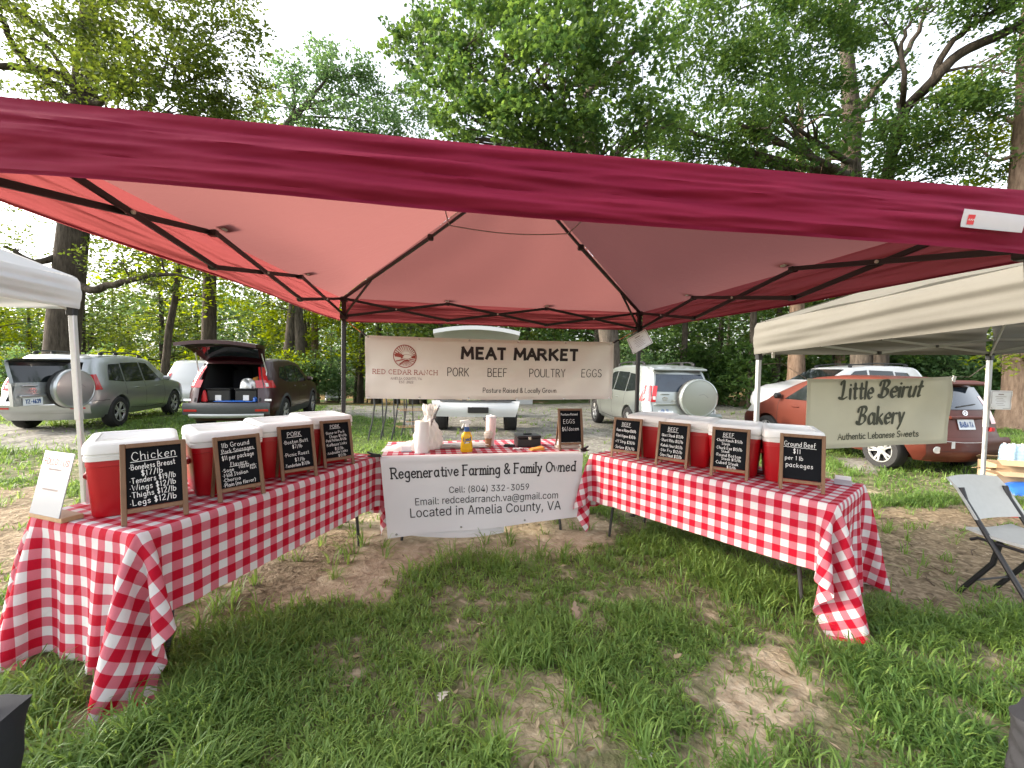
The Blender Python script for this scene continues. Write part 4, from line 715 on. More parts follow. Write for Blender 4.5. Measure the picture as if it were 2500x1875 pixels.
# grass, kept clear of where the cloth corners rest
parts = [grass(1, .9, 2.6, 5200, 13, 26000, .080, .0066), grass(2, 2.6, 5.2, 6600, 12, 42000, .074, .0072), grass(3, 5.2, 17, 9000, 9, 90000, .085, .012)]
off = 0; Fs = []
for V, F, a in parts: Fs.append(F+off); off += len(V)
go = link("grass", fastmesh("grass", np.concatenate([q[0] for q in parts]), np.concatenate(Fs), "grassm", {"var": np.concatenate([q[2] for q in parts])}))
tag(go, "patchy green crabgrass growing over the stall lawn", "grass", kind="stuff")
# short runner on the back table
def runner():
    u = np.linspace(-.9, .9, 60); v = np.concatenate([np.linspace(-.38, .38, 26), np.linspace(.40, .60, 8)])
    V = []; U = []
    for a in u:
        for b in v:
            if b <= .38: z = .7565; y = b
            else: z = .7565-(b-.38); y = .386+.012*math.sin(a*9)*(b-.38)/.2
            V.append((a, y, z)); U.append((a+5, b+5))
    nj_ = len(v); ii = np.arange(len(V)).reshape(len(u), nj_)
    F = np.stack([ii[:-1, :-1], ii[1:, :-1], ii[1:, 1:], ii[:-1, 1:]], -1).reshape(-1, 4)
    o = link("tablecloth", fastmesh("tablecloth", V, F, "gingham", None, np.array(U))); o.location = (MC[0], MC[1], 0); o.rotation_euler = (0, 0, AM)
    tag(o, "red gingham cloth lying under the paper towels and cash box", "tablecloth", "red gingham tablecloths")
runner()
# ---------------------------------------------------------------- coolers
def make_cooler(label):
    t = thing("cooler", label, "cooler", group="red coolers on the side tables"); w, d, h = .352, .44, .285
    def ring(z, sx, sy, r=.045, n=5):
        o = []
        for cx, cy, a0 in ((1, 1, 0), (-1, 1, 90), (-1, -1, 180), (1, -1, 270)):
            for i in range(n):
                a = rad(a0+90*i/(n-1)); o.append((cx*(sx/2-r)+r*math.cos(a), cy*(sy/2-r)+r*math.sin(a), z))
        return o
    def loft(mb, levels):
        n = len(levels[0]); V = [p for L in levels for p in L]
        F = [(i*n+j, i*n+(j+1) % n, (i+1)*n+(j+1) % n, (i+1)*n+j) for i in range(len(levels)-1) for j in range(n)]
        F += [list(range(n))[::-1], list(range((len(levels)-1)*n, len(levels)*n))]; mb.add(V, F)
    m = MB(); loft(m, [ring(0, w*.86, d*.88), ring(.012, w*.89, d*.91), ring(h*.55, w*.95, d*.96), ring(h-.03, w*.985, d*.985), ring(h-.028, w*1.0, d*1.0), ring(h, w, d)])
    m.build("body", "cred", t, 40)
    m = MB(); loft(m, [ring(h+.001, w*1.03, d*1.03), ring(h+.022, w*1.035, d*1.035), ring(h+.026, w*1.012, d*1.012), ring(h+.032, w*1.012, d*1.012), ring(h+.036, w*1.05, d*1.05), ring(h+.075, w*1.04, d*1.04), ring(h+.086, w*1.01, d*1.015), ring(h+.092, w*.96, d*.97), ring(h+.092, w*.80, d*.84, .03), ring(h+.085, w*.775, d*.82, .03)])
    m.build("lid", "cwhite", t, 50)
    for s in (-1, 1):
        MB().box((s*(w*.475+.012), 0, h*.66), (.03, .15, .035), None, .012).build("handle", "cred", t)
    return t
def on(L, A, a, b, z): q = L+dv(A)*a+nv(A)*b; return (q[0], q[1], z)
c0 = make_cooler("red cooler with white lid behind the chicken sign")
def place(n, L, A, fl, ang, label):   # fl: front left top corner on the table (along, back)
    a = A+ang; q = L+dv(A)*fl[0]+nv(A)*fl[1]+dv(a)*.172+nv(a)*.22
    if n == 0: c0.location = (q[0], q[1], .747); c0.rotation_euler = (0, 0, a)
    else: dup(c0, (q[0], q[1], .747), a, label)
place(0, L0, AL, (-1.825, .395), rad(-33), "")
place(1, L0, AL, (-1.40, .275), rad(-29), "red cooler with white lid behind the pork sausages sign")
place(1, L0, AL, (-.985, .255), rad(-29), "red cooler with white lid behind the Boston butt sign")
place(1, L0, AL, (-.575, .25), rad(-29), "red cooler with white lid behind the kielbasa sign, nearest the back table")
place(1, R0, AR, (.245, .225), rad(14), "red cooler with white lid behind the ribeye sign, beside the back table")
place(1, R0, AR, (.625, .225), rad(14), "red cooler with white lid behind the skirt steak sign")
place(1, R0, AR, (.985, .215), rad(16), "red cooler with white lid behind the chuck steak sign")
place(1, R0, AR, (1.365, .255), rad(22), "red cooler with white lid behind the ground beef sign")
# ---------------------------------------------------------------- chalkboards
def chalkboard(lf, rf, h, zt, label, lines, seed, lean=14, pen=.0048, gap=.25, top=None):
    lf, rf = np.array(lf[:2]), np.array(rf[:2]); d = rf-lf; w = np.linalg.norm(d); a = math.atan2(d[1], d[0])
    t = thing("chalkboard_sign", label, "chalkboard", ((lf[0]+rf[0])/2, (lf[1]+rf[1])/2, zt), a, "chalkboard price signs")
    R = rotx(rad(-lean)); fw = .021; ft = .016; bz = h*.165
    m = MB()
    for s in (-1, 1): m.box((s*(w/2-fw/2), 0, h/2), (fw, ft, h), None, .002)
    m.box((0, .0005, h-fw/2-.001), (w-2*fw, ft-.002, fw), None, .002); m.box((0, .0005, bz), (w-2*fw, ft-.002, fw), None, .002)
    m.xf(R).build("frame", "wood", t)
    MB().box((0, .003, (bz+h)/2), (w-2*fw+.004, .006, h-bz-fw*1.2), None).xf(R).build("slate", "board", t)
    m = MB(); R2 = rotx(rad(lean+6)); q = R @ np.array([0, .012, h*.80])
    for s in (-1, 1): m.box((s*(w/2-fw*.6), 0, -h*.39), (fw*.8, ft*.8, h*.80), R2 @ np.eye(3), .002) if 0 else m.bar(q+[s*(w/2-fw*.62), 0, 0], (s*(w/2-fw*.62), h*.22+.055, .004), fw*.8, ft*.8)
    m.bar((-w/2+fw, h*.20, .05), (w/2-fw, h*.20, .05), .015, .012)
    m.build("back_frame", "wood", t)
    rng = random.Random(seed); m = MB(); hw, z0, z1 = w/2-fw-.006, bz+fw*.6, h-fw-.004; H = z1-z0
    fn = lambda x, y: R @ np.array([x, -.0012, y])
    for tx, x, y, s, al, *ex in lines:
        rot = ex[0] if ex else .02; py = z0+H*y
        W_, = [lay(tx, s*H, gap, .9)[1]]; xs = .9*min(1, 1.93*hw/W_)
        wd0 = lay(tx, s*H*.92, gap*xs/.9, xs*.96)[1]; py += rot*({'c': x*hw-wd0/2, 'l': x*hw, 'r': x*hw-wd0}[al]+.93*hw)
        wd = write(m, tx, x*hw, py, s*H*.92, pen*.8*min(1, .5+s*4.5), fn, al, rot, gap=gap*xs/.9, xs=xs*.96, jit=.035, rng=rng)
        if len(ex) > 1:
            x0 = {'c': x*hw-wd/2, 'l': x*hw, 'r': x*hw-wd}[al]-.006
            n_ = 14; P = np.array([[x0+(wd+.012)*i/n_, py-s*H*.22+(s*H*.08*(i % 2) if ex[1] == 2 else 0)+rot*(wd*i/n_)] for i in range(n_+1)]); ribbons(m, [P], pen*.8, fn)
    m.build("lettering", "chalk", t, None)
    return t
pl = lambda q: gz(q[0], q[1], .747)
chalkboard(pl((296, 1286)), pl((461, 1255)), .385, .746, "chalkboard headed Chicken, the largest sign nearest the camera at left", [
 ("Chicken", 0, .80, .155, 'c', .04, 1), ("*Boneless Breast", -.93, .635, .098, 'l', .05), ("$17/lb", -.1, .525, .098, 'c', .05), ("*Tenders $19/lb", -.93, .405, .1, 'l', .05), ("*Wings $12/lb", -.93, .285, .1, 'l', .05), ("*Thighs $12/lb", -.93, .165, .1, 'l', .05), ("*Legs $12/lb", -.93, .035, .105, 'l', .05)], 1, 12, .0036)
chalkboard(pl((533, 1228)), pl((648, 1204)), .365, .746, "chalkboard listing ground pork sausages and flavors", [
 ("1lb Ground", -.1, .86, .105, 'c', .05), ("Pork Sausages", 0, .74, .095, 'c', .06, 2), ("$11 per package", -.02, .60, .1, 'c', .05), ("Flavors:", 0, .445, .085, 'c', .04, 1), ("*Sage", -.93, .33, .08, 'l', .04), ("*Mild break-", .95, .375, .062, 'r', .05), ("fast", .92, .30, .062, 'r', .05), ("*Mild Italian", -.93, .225, .08, 'l', .05), ("*Chorizo", -.93, .125, .08, 'l', .04), ("*Plain (no flavor)", -.93, .02, .08, 'l', .04)], 2, 14, .0032)
chalkboard(pl((687, 1176)), pl((776, 1161)), .365, .746, "chalkboard headed Pork listing Boston butt and picnic roast", [
 ("PORK", -.15, .82, .12, 'c', .03, 1), ("*Boston Butt", -.93, .63, .095, 'l', .05), ("$7/lb", 0, .51, .095, 'c', .03), ("*Picnic Roast", -.93, .31, .095, 'l', .05), ("$7/lb", .1, .17, .095, 'c', .03), ("*Tenderloin $17/lb", -.95, .04, .085, 'l', .05)], 3, 14, .0032)
chalkboard(pl((791, 1144)), pl((866, 1132.5)), .36, .746, "chalkboard headed Pork listing chops and kielbasa, beside the farm banner", [
 ("PORK", -.1, .86, .1, 'c', .03, 1), ("*Bone-in Pork", -.93, .68, .085, 'l', .04), ("Chops $14/lb", .1, .58, .08, 'c', .03), ("*Pork Patties $14/lb", -.95, .46, .08, 'l', .04), ("*Kielbasa Links", -.95, .33, .09, 'l', .05), ("$12/lb", .1, .21, .085, 'c', .03), ("*Andouille Links", -.95, .1, .085, 'l', .05), ("$12/lb", .3, .0, .075, 'c', .05)], 4, 14, .0030)
chalkboard(pl((1490, 1114)), pl((1560, 1124)), .36, .746, "chalkboard headed Beef listing ribeye and filet, beside the farm banner", [
 ("BEEF", -.12, .82, .12, 'c', -.02, 1), ("*Bone-in Ribeye $30/lb", -.96, .63, .095, 'l', -.03), ("*Filet Mignon $38/lb", -.96, .44, .1, 'l', -.04), ("*NY Strip $28/lb", -.96, .24, .1, 'l', -.03), ("*Sirloin $26/lb", -.96, .05, .1, 'l', -.04)], 5, 12, .0032)
chalkboard(pl((1598, 1134)), pl((1677, 1146)), .365, .746, "chalkboard headed Beef listing skirt steak and short ribs", [
 ("BEEF", -.05, .82, .12, 'c', -.02, 1), ("*Skirt Steak $12/lb", -.95, .64, .09, 'l', -.02), ("*Short Ribs $12/lb", -.95, .49, .09, 'l', -.03), ("*Kabob Meat $12/lb", -.95, .33, .09, 'l', -.04), ("*Stir Fry $12/lb", -.95, .18, .09, 'l', -.03), ("*Stew Meat $12/lb", -.95, .03, .095, 'l', -.03)], 6, 12, .0032)
chalkboard(pl((1732, 1161)), pl((1826, 1175)), .37, .746, "chalkboard headed Beef listing chuck and round bottom steak", [
 ("BEEF", -.15, .85, .105, 'c', -.02, 1), ("*Chuck Ranch $15/lb", -.95, .71, .08, 'l', -.02), ("Steak", -.3, .615, .07, 'c', 0), ("*Chuck Eye $15/lb", -.95, .50, .085, 'l', -.02), ("Steak", -.3, .41, .07, 'c', 0), ("*Round Bottom", -.95, .305, .085, 'l', -.02), ("Steak $15/lb", .1, .21, .075, 'c', -.02), ("*Cubed Steak", -.95, .10, .085, 'l', -.02), ("$15/lb", .15, .0, .075, 'c', -.02)], 7, 10, .0030)
chalkboard(pl((1901, 1192.5)), pl((2014, 1207)), .375, .746, "chalkboard headed Ground Beef nearest the right table end", [
 ("Ground Beef", -.15, .79, .12, 'c', -.02, 2), ("$11", -.3, .62, .12, 'c', -.02), ("per 1 lb", -.45, .46, .105, 'c', -.01), ("packages", -.15, .29, .115, 'c', -.02)], 8, 8, .0034)
mf = lambda u, v, z=.7575: (M0[0]+dv(AM)[0]*u+nv(AM)[0]*v, M0[1]+dv(AM)[1]*u+nv(AM)[1]*v, z)
chalkboard(mf(1.60, .10), mf(1.845, .10), .40, .757, "chalkboard offering eggs by the dozen on the back table", [
 ("Pasture Raised", -.1, .86, .075, 'c', .01), ("EGGS", -.15, .60, .14, 'c', .02), ("$6/dozen", -.02, .37, .13, 'c', .02)], 9, 10, .0038)
# ---------------------------------------------------------------- the maroon canopy
CB = {'bl': (0, 0), 'br': (2.95, 0), 'fl': (-.10, -2.97), 'fr': (3.025, -2.97)}
EZ = {'bl': 2.175, 'br': 2.135, 'fl': 2.160, 'fr': 2.125}; VZ = {'bl': 1.955, 'br': 1.945, 'fl': 1.967, 'fr': 1.915}
PK = np.array([1.47, -1.49, 2.80]); OUT = .035
def outp(k, e=OUT): sx = -1 if k[1] == 'l' else 1; sy = 1 if k[0] == 'b' else -1; return np.array([CB[k][0]+sx*e, CB[k][1]+sy*e])
def canopy():
    t = thing("market_canopy", "large maroon pop-up canopy on black steel legs over the meat stall", "canopy", (1.47, -1.49, 0)); o = np.array([1.47, -1.49, 0])
    sides = [('fl', 'fr'), ('fr', 'br'), ('br', 'bl'), ('bl', 'fl')]
    roof = MB()
    for a, b in sides:
        A, B = np.array([*outp(a), EZ[a]]), np.array([*outp(b), EZ[b]])
        def f(u, v):
            e = A+(B-A)*u-[0, 0, .012*math.sin(math.pi*u)]; p = e+(PK-e)*v
            sag = -.10*math.sin(math.pi*u)*(1-v)*min(1, v*5)*(1-v*.3); q = p+np.array([0, 0, sag])
            q[2] += .006*math.sin(u*17+v*9)*(1-v)*min(1, v*6); return q-o
        roof.grid(f, np.linspace(0, 1, 25), np.linspace(0, 1, 19))
    roof.build("roof", "roof", t, 40)
    for i, (a, b) in enumerate(sides):
        A, B = outp(a), outp(b); d = (B-A)/np.linalg.norm(B-A); nrm = np.array([d[1], -d[0]]); L = np.linalg.norm(B-A)
        def g(u, v):
            xy = A+(B-A)*u; zt, zb = EZ[a]+(EZ[b]-EZ[a])*u, VZ[a]+(VZ[b]-VZ[a])*u; z = zt+(zb-zt)*v
            s_ = u*L; ph = 2.2*math.sin(s_*1.1+i)+.8*math.sin(s_*2.9+2*i); en = min(1, 10*min(u, 1-u)+.15)
            N1, N2, N3 = [float(fbm(np.array(s_*a_+50+9*i), np.array(v*b_+s_*c_+20), sd_, 3))-.5 for a_, b_, c_, sd_ in ((.8, 3.2, .25, 5), (1.7, 7, -.5, 6), (4.5, 11, 1.6, 7))]; w_ = .050*N1+.034*N2+.014*N3+.004*math.sin(v*15+ph*.8)
            bl = .016*math.sin(math.pi*min(1, v*1.15))+(.012*v*v)
            q = xy+nrm*(bl+w_*en*min(1, v*6)*(1 if v < .97 else .5)); zz = z-.012*math.sin(math.pi*u)*(1-v)+.006*math.sin(s_*3.1+i)*v
            return np.array([q[0], q[1], zz])-o
        MB().grid(g, np.linspace(0, 1, 150), np.linspace(0, 1, 44)).build("valance", "canopy", t, 60)
        MB().grid(lambda u, v: g(u, .955+.05*v)+np.array([*(nrm*.0022), 0]), np.linspace(0, 1, 130), (0, .5, 1)).build("hem", "canopy", t, 60)
        # scissor trusses
        n = 3; pa, pb = np.array(CB[a]), np.array(CB[b])
        def nd(k, top):
            u = k/n; xy = pa+(pb-pa)*u; zt = EZ[a]+(EZ[b]-EZ[a])*u-.012
            return np.array([*xy, zt if top else zt-(.165 if i else .135)])-o
        off_ = np.array([*(nrm*.011), 0])
        for k in range(n):
            tp = (k % 2 == 0)
            for s_, (q0, q1) in ((1, (nd(k, True), nd(k+1, False))), (-1, (nd(k, False), nd(k+1, True)))):
                MB().bar(q0+off_*s_, q1+off_*s_, .012, .024).build("scissor_bar", "steel", t)
            m = MB().tube([(nd(k, True)+nd(k+1, False))/2-off_*2.2, (nd(k, True)+nd(k+1, False))/2+off_*2.2], .008, 8); m.build("pivot_bolt", "clip", t)
        for k in (1, 2):
            p = nd(k, True)
            if i == 0: break
            MB().box(p+[0, 0, -.002], (.04, .04, .035), None, .006).build("joint", "steel", t); MB().box(nd(k, False), (.036, .036, .03), None, .006).build("joint", "steel", t)
            inn = -nrm; q = p+np.array([*(inn*.055), .03]); dd = np.array([d[0], d[1], 0]); up_ = np.array([inn[0], inn[1], .42]); up_ /= np.linalg.norm(up_)
            m = MB().box(q, (.085, .055, .004), np.array([dd, up_, np.cross(dd, up_)]).T, .001); m.tube([q-dd*.012+[0, 0, -.008], q+dd*.022+[0, 0, -.008]], .011, 8); m.build("roof_clip", "clip", t)
    for k in CB:
        x, y = CB[k]; base = np.array([x, y, 0.])
        if k == 'fr': base = np.array([x+.23, y, 0])
        tp = np.array([x, y, EZ[k]-.01])
        m = MB().bar(base-o, base+(tp-base)*.55-o, .030, .030, (0, 1, 0)); m.bar(base+(tp-base)*.5-o, tp-o, .036, .036, (0, 1, 0))
        lg = m.build("leg", "steel", t); MB().box(base-o+[0, 0, .004], (.085, .085, .008), None, .002).build("foot_plate", "steel", lg)
        MB().box(np.array([x, y, EZ[k]-.02])-o, (.06, .06, .05), None, .008).build("corner_bracket", "steel", t)
        MB().box(np.array([x, y, EZ[k]-.175])-o, (.062, .062, .07), None, .008).build("slider", "steel", t)
        c0_ = np.array([x, y, EZ[k]-.005]); pk = PK-[0, 0, .035]; s1 = .60
        m = MB().bar(c0_-o, c0_+(pk-c0_)*s1-[0, 0, .012]-o, .024, .024); m.bar(c0_+(pk-c0_)*(s1-.06)-[0, 0, .014]-o, pk-o, .018, .018)
        m.box(c0_+(pk-c0_)*s1-[0, 0, .014]-o, (.045, .045, .045), None, .008); m.build("rafter", "steel", t)
        m = MB().bar(np.array([x, y, EZ[k]-.175])-o, c0_+(pk-c0_)*.22-[0, 0, .014]-o, .014, .020); m.build("brace", "steel", t)
    q = [np.array([*CB[k], EZ[k]])+(PK-np.array([*CB[k], EZ[k]]))*.70-[0, 0, .05]-o for k in ('fl', 'fr', 'br', 'bl')]
    m = MB()
    for i in range(4):
        a, b = q[i], q[(i+1) % 4]; m.tube([a+(b-a)*s_-[0, 0, .03*math.sin(math.pi*s_)] for s_ in np.linspace(0, 1, 9)], .004, 6)
    m.build("tension_cord", "cord", t)
    # sewn white label at the right of the front valance
    A, B = outp('fl'), outp('fr'); z0 = 2.008
    def lf(x, z): return np.array([x, A[1]-.046-.004*math.sin(z*60+x*9), z])-o
    xl, xr = 2.655, 2.872
    lab = MB().grid(lambda u, v: lf(xl+(xr-xl)*u, z0-.030-.007*u+.052*v), np.linspace(0, 1, 10), np.linspace(0, 1, 6)).build("sewn_label", "whitetent", t, 60)
    MB().grid(lambda u, v: lf(xl+.018+.024*u, z0-.022+.028*v)-[0, .0015, 0], (0, .5, 1), (0, .5, 1)).build("red_square", "redbag", lab, None)
    m = MB()
    for i in range(3): ribbons(m, [np.array([[xl+.020+.0075*i, z0-.010], [xl+.0235+.0075*i, z0-.006], [xl+.0255+.0075*i, z0-.011]])], .0016, lambda x, z: lf(x, z)-[0, .003, 0])
    m.build("lettering", "chalk", lab, None)
canopy()
# black weight bags at the two front legs
def weight_bag(label, c, mat, w, d, h, flare, rz):
    t = thing("weight_bag", label, "weight bag", (c[0], c[1], 0), rz, "weight bags on the front canopy legs")
    def f(u, v):
        a = 2*math.pi*u; k = 1+flare*max(0, v-.55)**1.2*2-.10*math.sin(math.pi*v*1.3); e = .72
        x = np.sign(math.cos(a))*abs(math.cos(a))**e*w/2*k; y = np.sign(math.sin(a))*abs(math.sin(a))**e*d/2*(1-.15*v)
        return np.array([x+.006*math.sin(v*23+a*5), y+.006*math.sin(v*17+a*7), h*v+(.05*(x/w)*v)])
    m = MB().grid(f, np.linspace(0, 1, 41), np.linspace(0, 1, 22)); n = 41
    m.add([f(u, 1) for u in np.linspace(0, 1, 41)][:-1], [list(range(40))[::-1]]); m.build("bag", mat, t, 60)
    for zz in (() if flare else (.35, .72)): MB().box((0, -d/2-.004, h*zz), (w*.5, .008, .035), None, .002).build("strap", "black", t)
weight_bag("black fabric weight bag at the left front leg of the maroon canopy", (-.165, -2.98), "blackfab", .28, .20, .575, .13, 0.)
weight_bag("charcoal fabric weight bag at the right front leg of the maroon canopy", (3.24, -2.96), "greyfab", .17, .16, .325, .10, 0.)
# ---------------------------------------------------------------- hanging banner
def hang_banner():
    TLc, TRc, BRc, BLc = np.array([.208, 1.817]), np.array([2.671, 1.812]), np.array([2.657, 1.232]), np.array([.219, 1.212])
    t = thing("meat_market_banner", "long cream vinyl banner advertising a meat market, hung under the canopy", "banner", (1.44, -.06, 1.5))
    def S(u, v, e=0.):   # u right 0..1, v up 0..1
        a = TLc+(TRc-TLc)*u; b = BLc+(BRc-BLc)*u; q = b+(a-b)*v
        y = .012*math.sin(u*7+v*1.5)+.006*math.sin(u*23+v*4)*(1-v)+.004*math.sin(u*41-v*9)+.008*math.sin((u-v)*11)*(.3+.7*abs(u-.5))
        return np.array([q[0]-1.44, y-e, q[1]-1.5-.010*math.sin(math.pi*u)])
    MB().grid(lambda u, v: S(u, v), np.linspace(0, 1, 90), np.linspace(0, 1, 26)).build("sheet", "vinyl", t, 60)
    m = MB()
    for u0, u1, v0, v1 in ((0, 1, 0, .055), (0, 1, .945, 1), (0, .012, .055, .945), (.988, 1, .055, .945)):
        m.grid(lambda u, v: S(u0+(u1-u0)*u, v0+(v1-v0)*v, .0015), np.linspace(0, 1, 80 if u1-u0 > .5 else 3), np.linspace(0, 1, 4 if v1-v0 < .5 else 20))
    m.build("hem", "vinyl", t, 60)
    m = MB()
    for i in range(6):
        for v in (.025, .975):
            p = S(.012+.976*i/5, v, .003); m.lathe([(.004, -.001), (.0095, -.001), (.0085, .0015), (.004, .001)], 12, p, rotx(rad(90)), False)
    m.build("grommet", "chrome", t)
    Wd, Hh = 2.463, .60
    fn = lambda x, y, e=.0035: S(x/Wd, y/Hh, e)
    m = MB(); block(m, "MEAT MARKET", 1.505, .410, 1.165, .100, .029, fn); m.build("headline_lettering", "ink", t, None)
    for s_, x in (("PORK", .885), ("BEEF", 1.27), ("POULTRY", 1.775), ("EGGS", 2.235)):
        m = MB(); write(m, s_, x, .232, .080, .0068, fn, 'c', xs=.80, gap=.19); m.build("produce_word", "ink", t, None)
    m = MB(); write(m, "Pasture Raised & Locally Grown", 1.50, .072, .047, .0052, fn, 'c', xs=.86, gap=.18); m.build("slogan_lettering", "ink", t, None)
    m = MB(); write(m, "RED CEDAR RANCH", .375, .238, .043, .0052, fn, 'c', xs=1.1, gap=.36, serif=.10); m.build("farm_name_lettering", "redink", t, None)
    m = MB(); write(m, "AMELIA COUNTY, VA", .385, .188, .021, .0034, fn, 'c', xs=1.0, gap=.3, serif=.1); write(m, "EST  2022", .385, .154, .021, .0034, fn, 'c', xs=1.0, gap=.3, serif=.1); m.build("small_lettering", "greyink", t, None)
    # round farm emblem: rays over trees, barn and ploughed field
    m = MB(); cx, cy, R = .372, .412, .107
    ci = lambda a, r_: (cx+r_*math.cos(a), cy+r_*math.sin(a))
    ring = lambda r_, a0=0, a1=2*math.pi, n=40: np.array([ci(a0+(a1-a0)*i/n, r_) for i in range(n+1)])
    ribbons(m, [ring(R)], .008, fn); hx, hy = cx+.012, cy-.005
    for i in range(15):
        a = rad(8+164*i/14); b = np.array([hx, hy]); p0 = b+.048*np.array([math.cos(a), math.sin(a)]); dd = np.array([math.cos(a), math.sin(a)])
        k = 0.; 
        while np.linalg.norm(b+dd*(.048+k)-[cx, cy]) < R-.006 and k < .2: k += .003
        p1 = b+dd*(.048+k); nn = np.array([-dd[1], dd[0]])
        m.add([fn(*(p0-nn*.0008)), fn(*(p0+nn*.0008)), fn(*(p1+nn*.0042)), fn(*(p1-nn*.0042))], [(0, 3, 2, 1)])
    P = lambda *q: m.add([fn(cx+x*R, cy+y*R, .0038) for x, y in q], [list(range(len(q)))])
    P((-.88, -.05), (-.30, -.12), (-.08, .02), (-.12, .14), (-.22, .12), (-.3, .24), (-.36, .16), (-.44, .30), (-.5, .2), (-.56, .42), (-.64, .24), (-.72, .32), (-.8, .2), (-.9, .24))
    P((-.84, -.42), (-.25, -.26), (.05, -.24), (-.2, -.36), (-.78, -.50)); P((-.36, -.22), (-.2, -.2), (-.2, -.06), (-.28, .0), (-.36, -.06))
    P((.55, -.16), (.93, -.2), (.94, .1), (.88, .22), (.83, .04), (.77, .18), (.72, .0), (.66, .08), (.6, -.06))
    P((.3, -.2), (.94, -.3), (.90, -.36), (.45, -.3)); ribbons(m, [np.array([ci(a, .0) for a in (0, 1)])+0], .001, fn) if 0 else None
    ribbons(m, [np.array([(hx+.045*math.cos(a)+.006, hy+.022+.03*math.sin(a)*.7-.02) for a in np.linspace(0, 6.283, 24)])], .003, fn)
    for i in range(9):
        x0 = -.02+.045*i; ribbons(m, [np.array([(cx+R*(.02+.05*i*.5), cy+R*-.32), (cx+R*(-.42+.14*i), cy+R*(-.70-.16*math.sin(i*.4)))])], .0042, fn)
    P((-.55, -.72), (.0, -.30), (.06, -.32), (-.42, -.80)); P((.1, -.3), (.8, -.52), (.85, -.46), (.2, -.28))
    m.build("round_emblem", "redink", t, None)
hang_banner()
def rope(name, label, pts, r=.004, mat="rope"):
    o = MB().tube(pts, r, 6).build(name, mat, None); return tag(o, label, "rope")
rope("tie_rope", "orange cord tying the meat market banner to the back left canopy leg", [(0, 0, 1.985), (.09, -.02, 1.90), (.215, -.058, 1.812)])
rope("tie_rope", "orange cord tying the meat market banner to the back right canopy leg", [(2.95, 0, 1.955), (2.84, -.02, 1.90), (2.665, -.058, 1.806)])
def ball_hook(label, p, q):
    o = MB().tube([p, (np.array(p)+q)/2+[0, 0, .004], q], [.009, .011, .006], 8).build("clamp", "black", None); tag(o, label, "clamp")
ball_hook("black clamp holding the upper left corner of the meat market banner", (.17, -.05, 1.845), np.array([.225, -.066, 1.808]))
ball_hook("black clamp holding the upper right corner of the meat market banner", (2.72, -.05, 1.832), np.array([2.655, -.066, 1.802]))
def certificate(label, P, mat="paper", ln=6, tilt=0):   # P: four world corners TL TR BR BL
    P = [np.array(p, float) for p in P]; c = sum(P)/4; t = thing("certificate", label, "certificate", tuple(c))
    nrm = np.cross(P[1]-P[0], P[3]-P[0]); nrm /= np.linalg.norm(nrm); nrm *= np.sign(np.dot(nrm, CAMP-c))
    def S(u, v, e=0.): return (P[3]+(P[2]-P[3])*u)*(1-v)+(P[0]+(P[1]-P[0])*u)*v-c+nrm*(e+.006*math.sin(u*5+v*3)+.004*math.sin(v*9))
    m = MB().grid(S, np.linspace(0, 1, 9), np.linspace(0, 1, 9)); m.build("sheet", mat, t, 60)
    m = MB()
    fr = [(.05, .06), (.95, .06), (.95, .94), (.05, .94), (.05, .06)]; f = lambda x, y: S(x, y, .002)
    ribbons(m, [np.array([a, b]) for a, b in zip(fr, fr[1:])], .018, f); ribbons(m, [np.array([(.4, .8), (.62, .8)])], .05, f)
    for i in range(ln): ribbons(m, [np.array([(.25+.05*(i % 2), .68-.09*i), (.76-.06*((i*2) % 3), .68-.09*i)])], .016, f)
    m.build("printing", "greyink", t, None)
z7 = lambda x, y: (900+x*.3617, 400+y*.3617)
certificate("laminated paper certificate hanging tilted beside the meat market banner", [yp_ for yp_ in [CAMP+ray(*z7(*q))*((-.12-CAMP[1])/ray(*z7(*q))[1]) for q in ((1740, 1185), (1865, 1115), (1922, 1208), (1785, 1285))]])
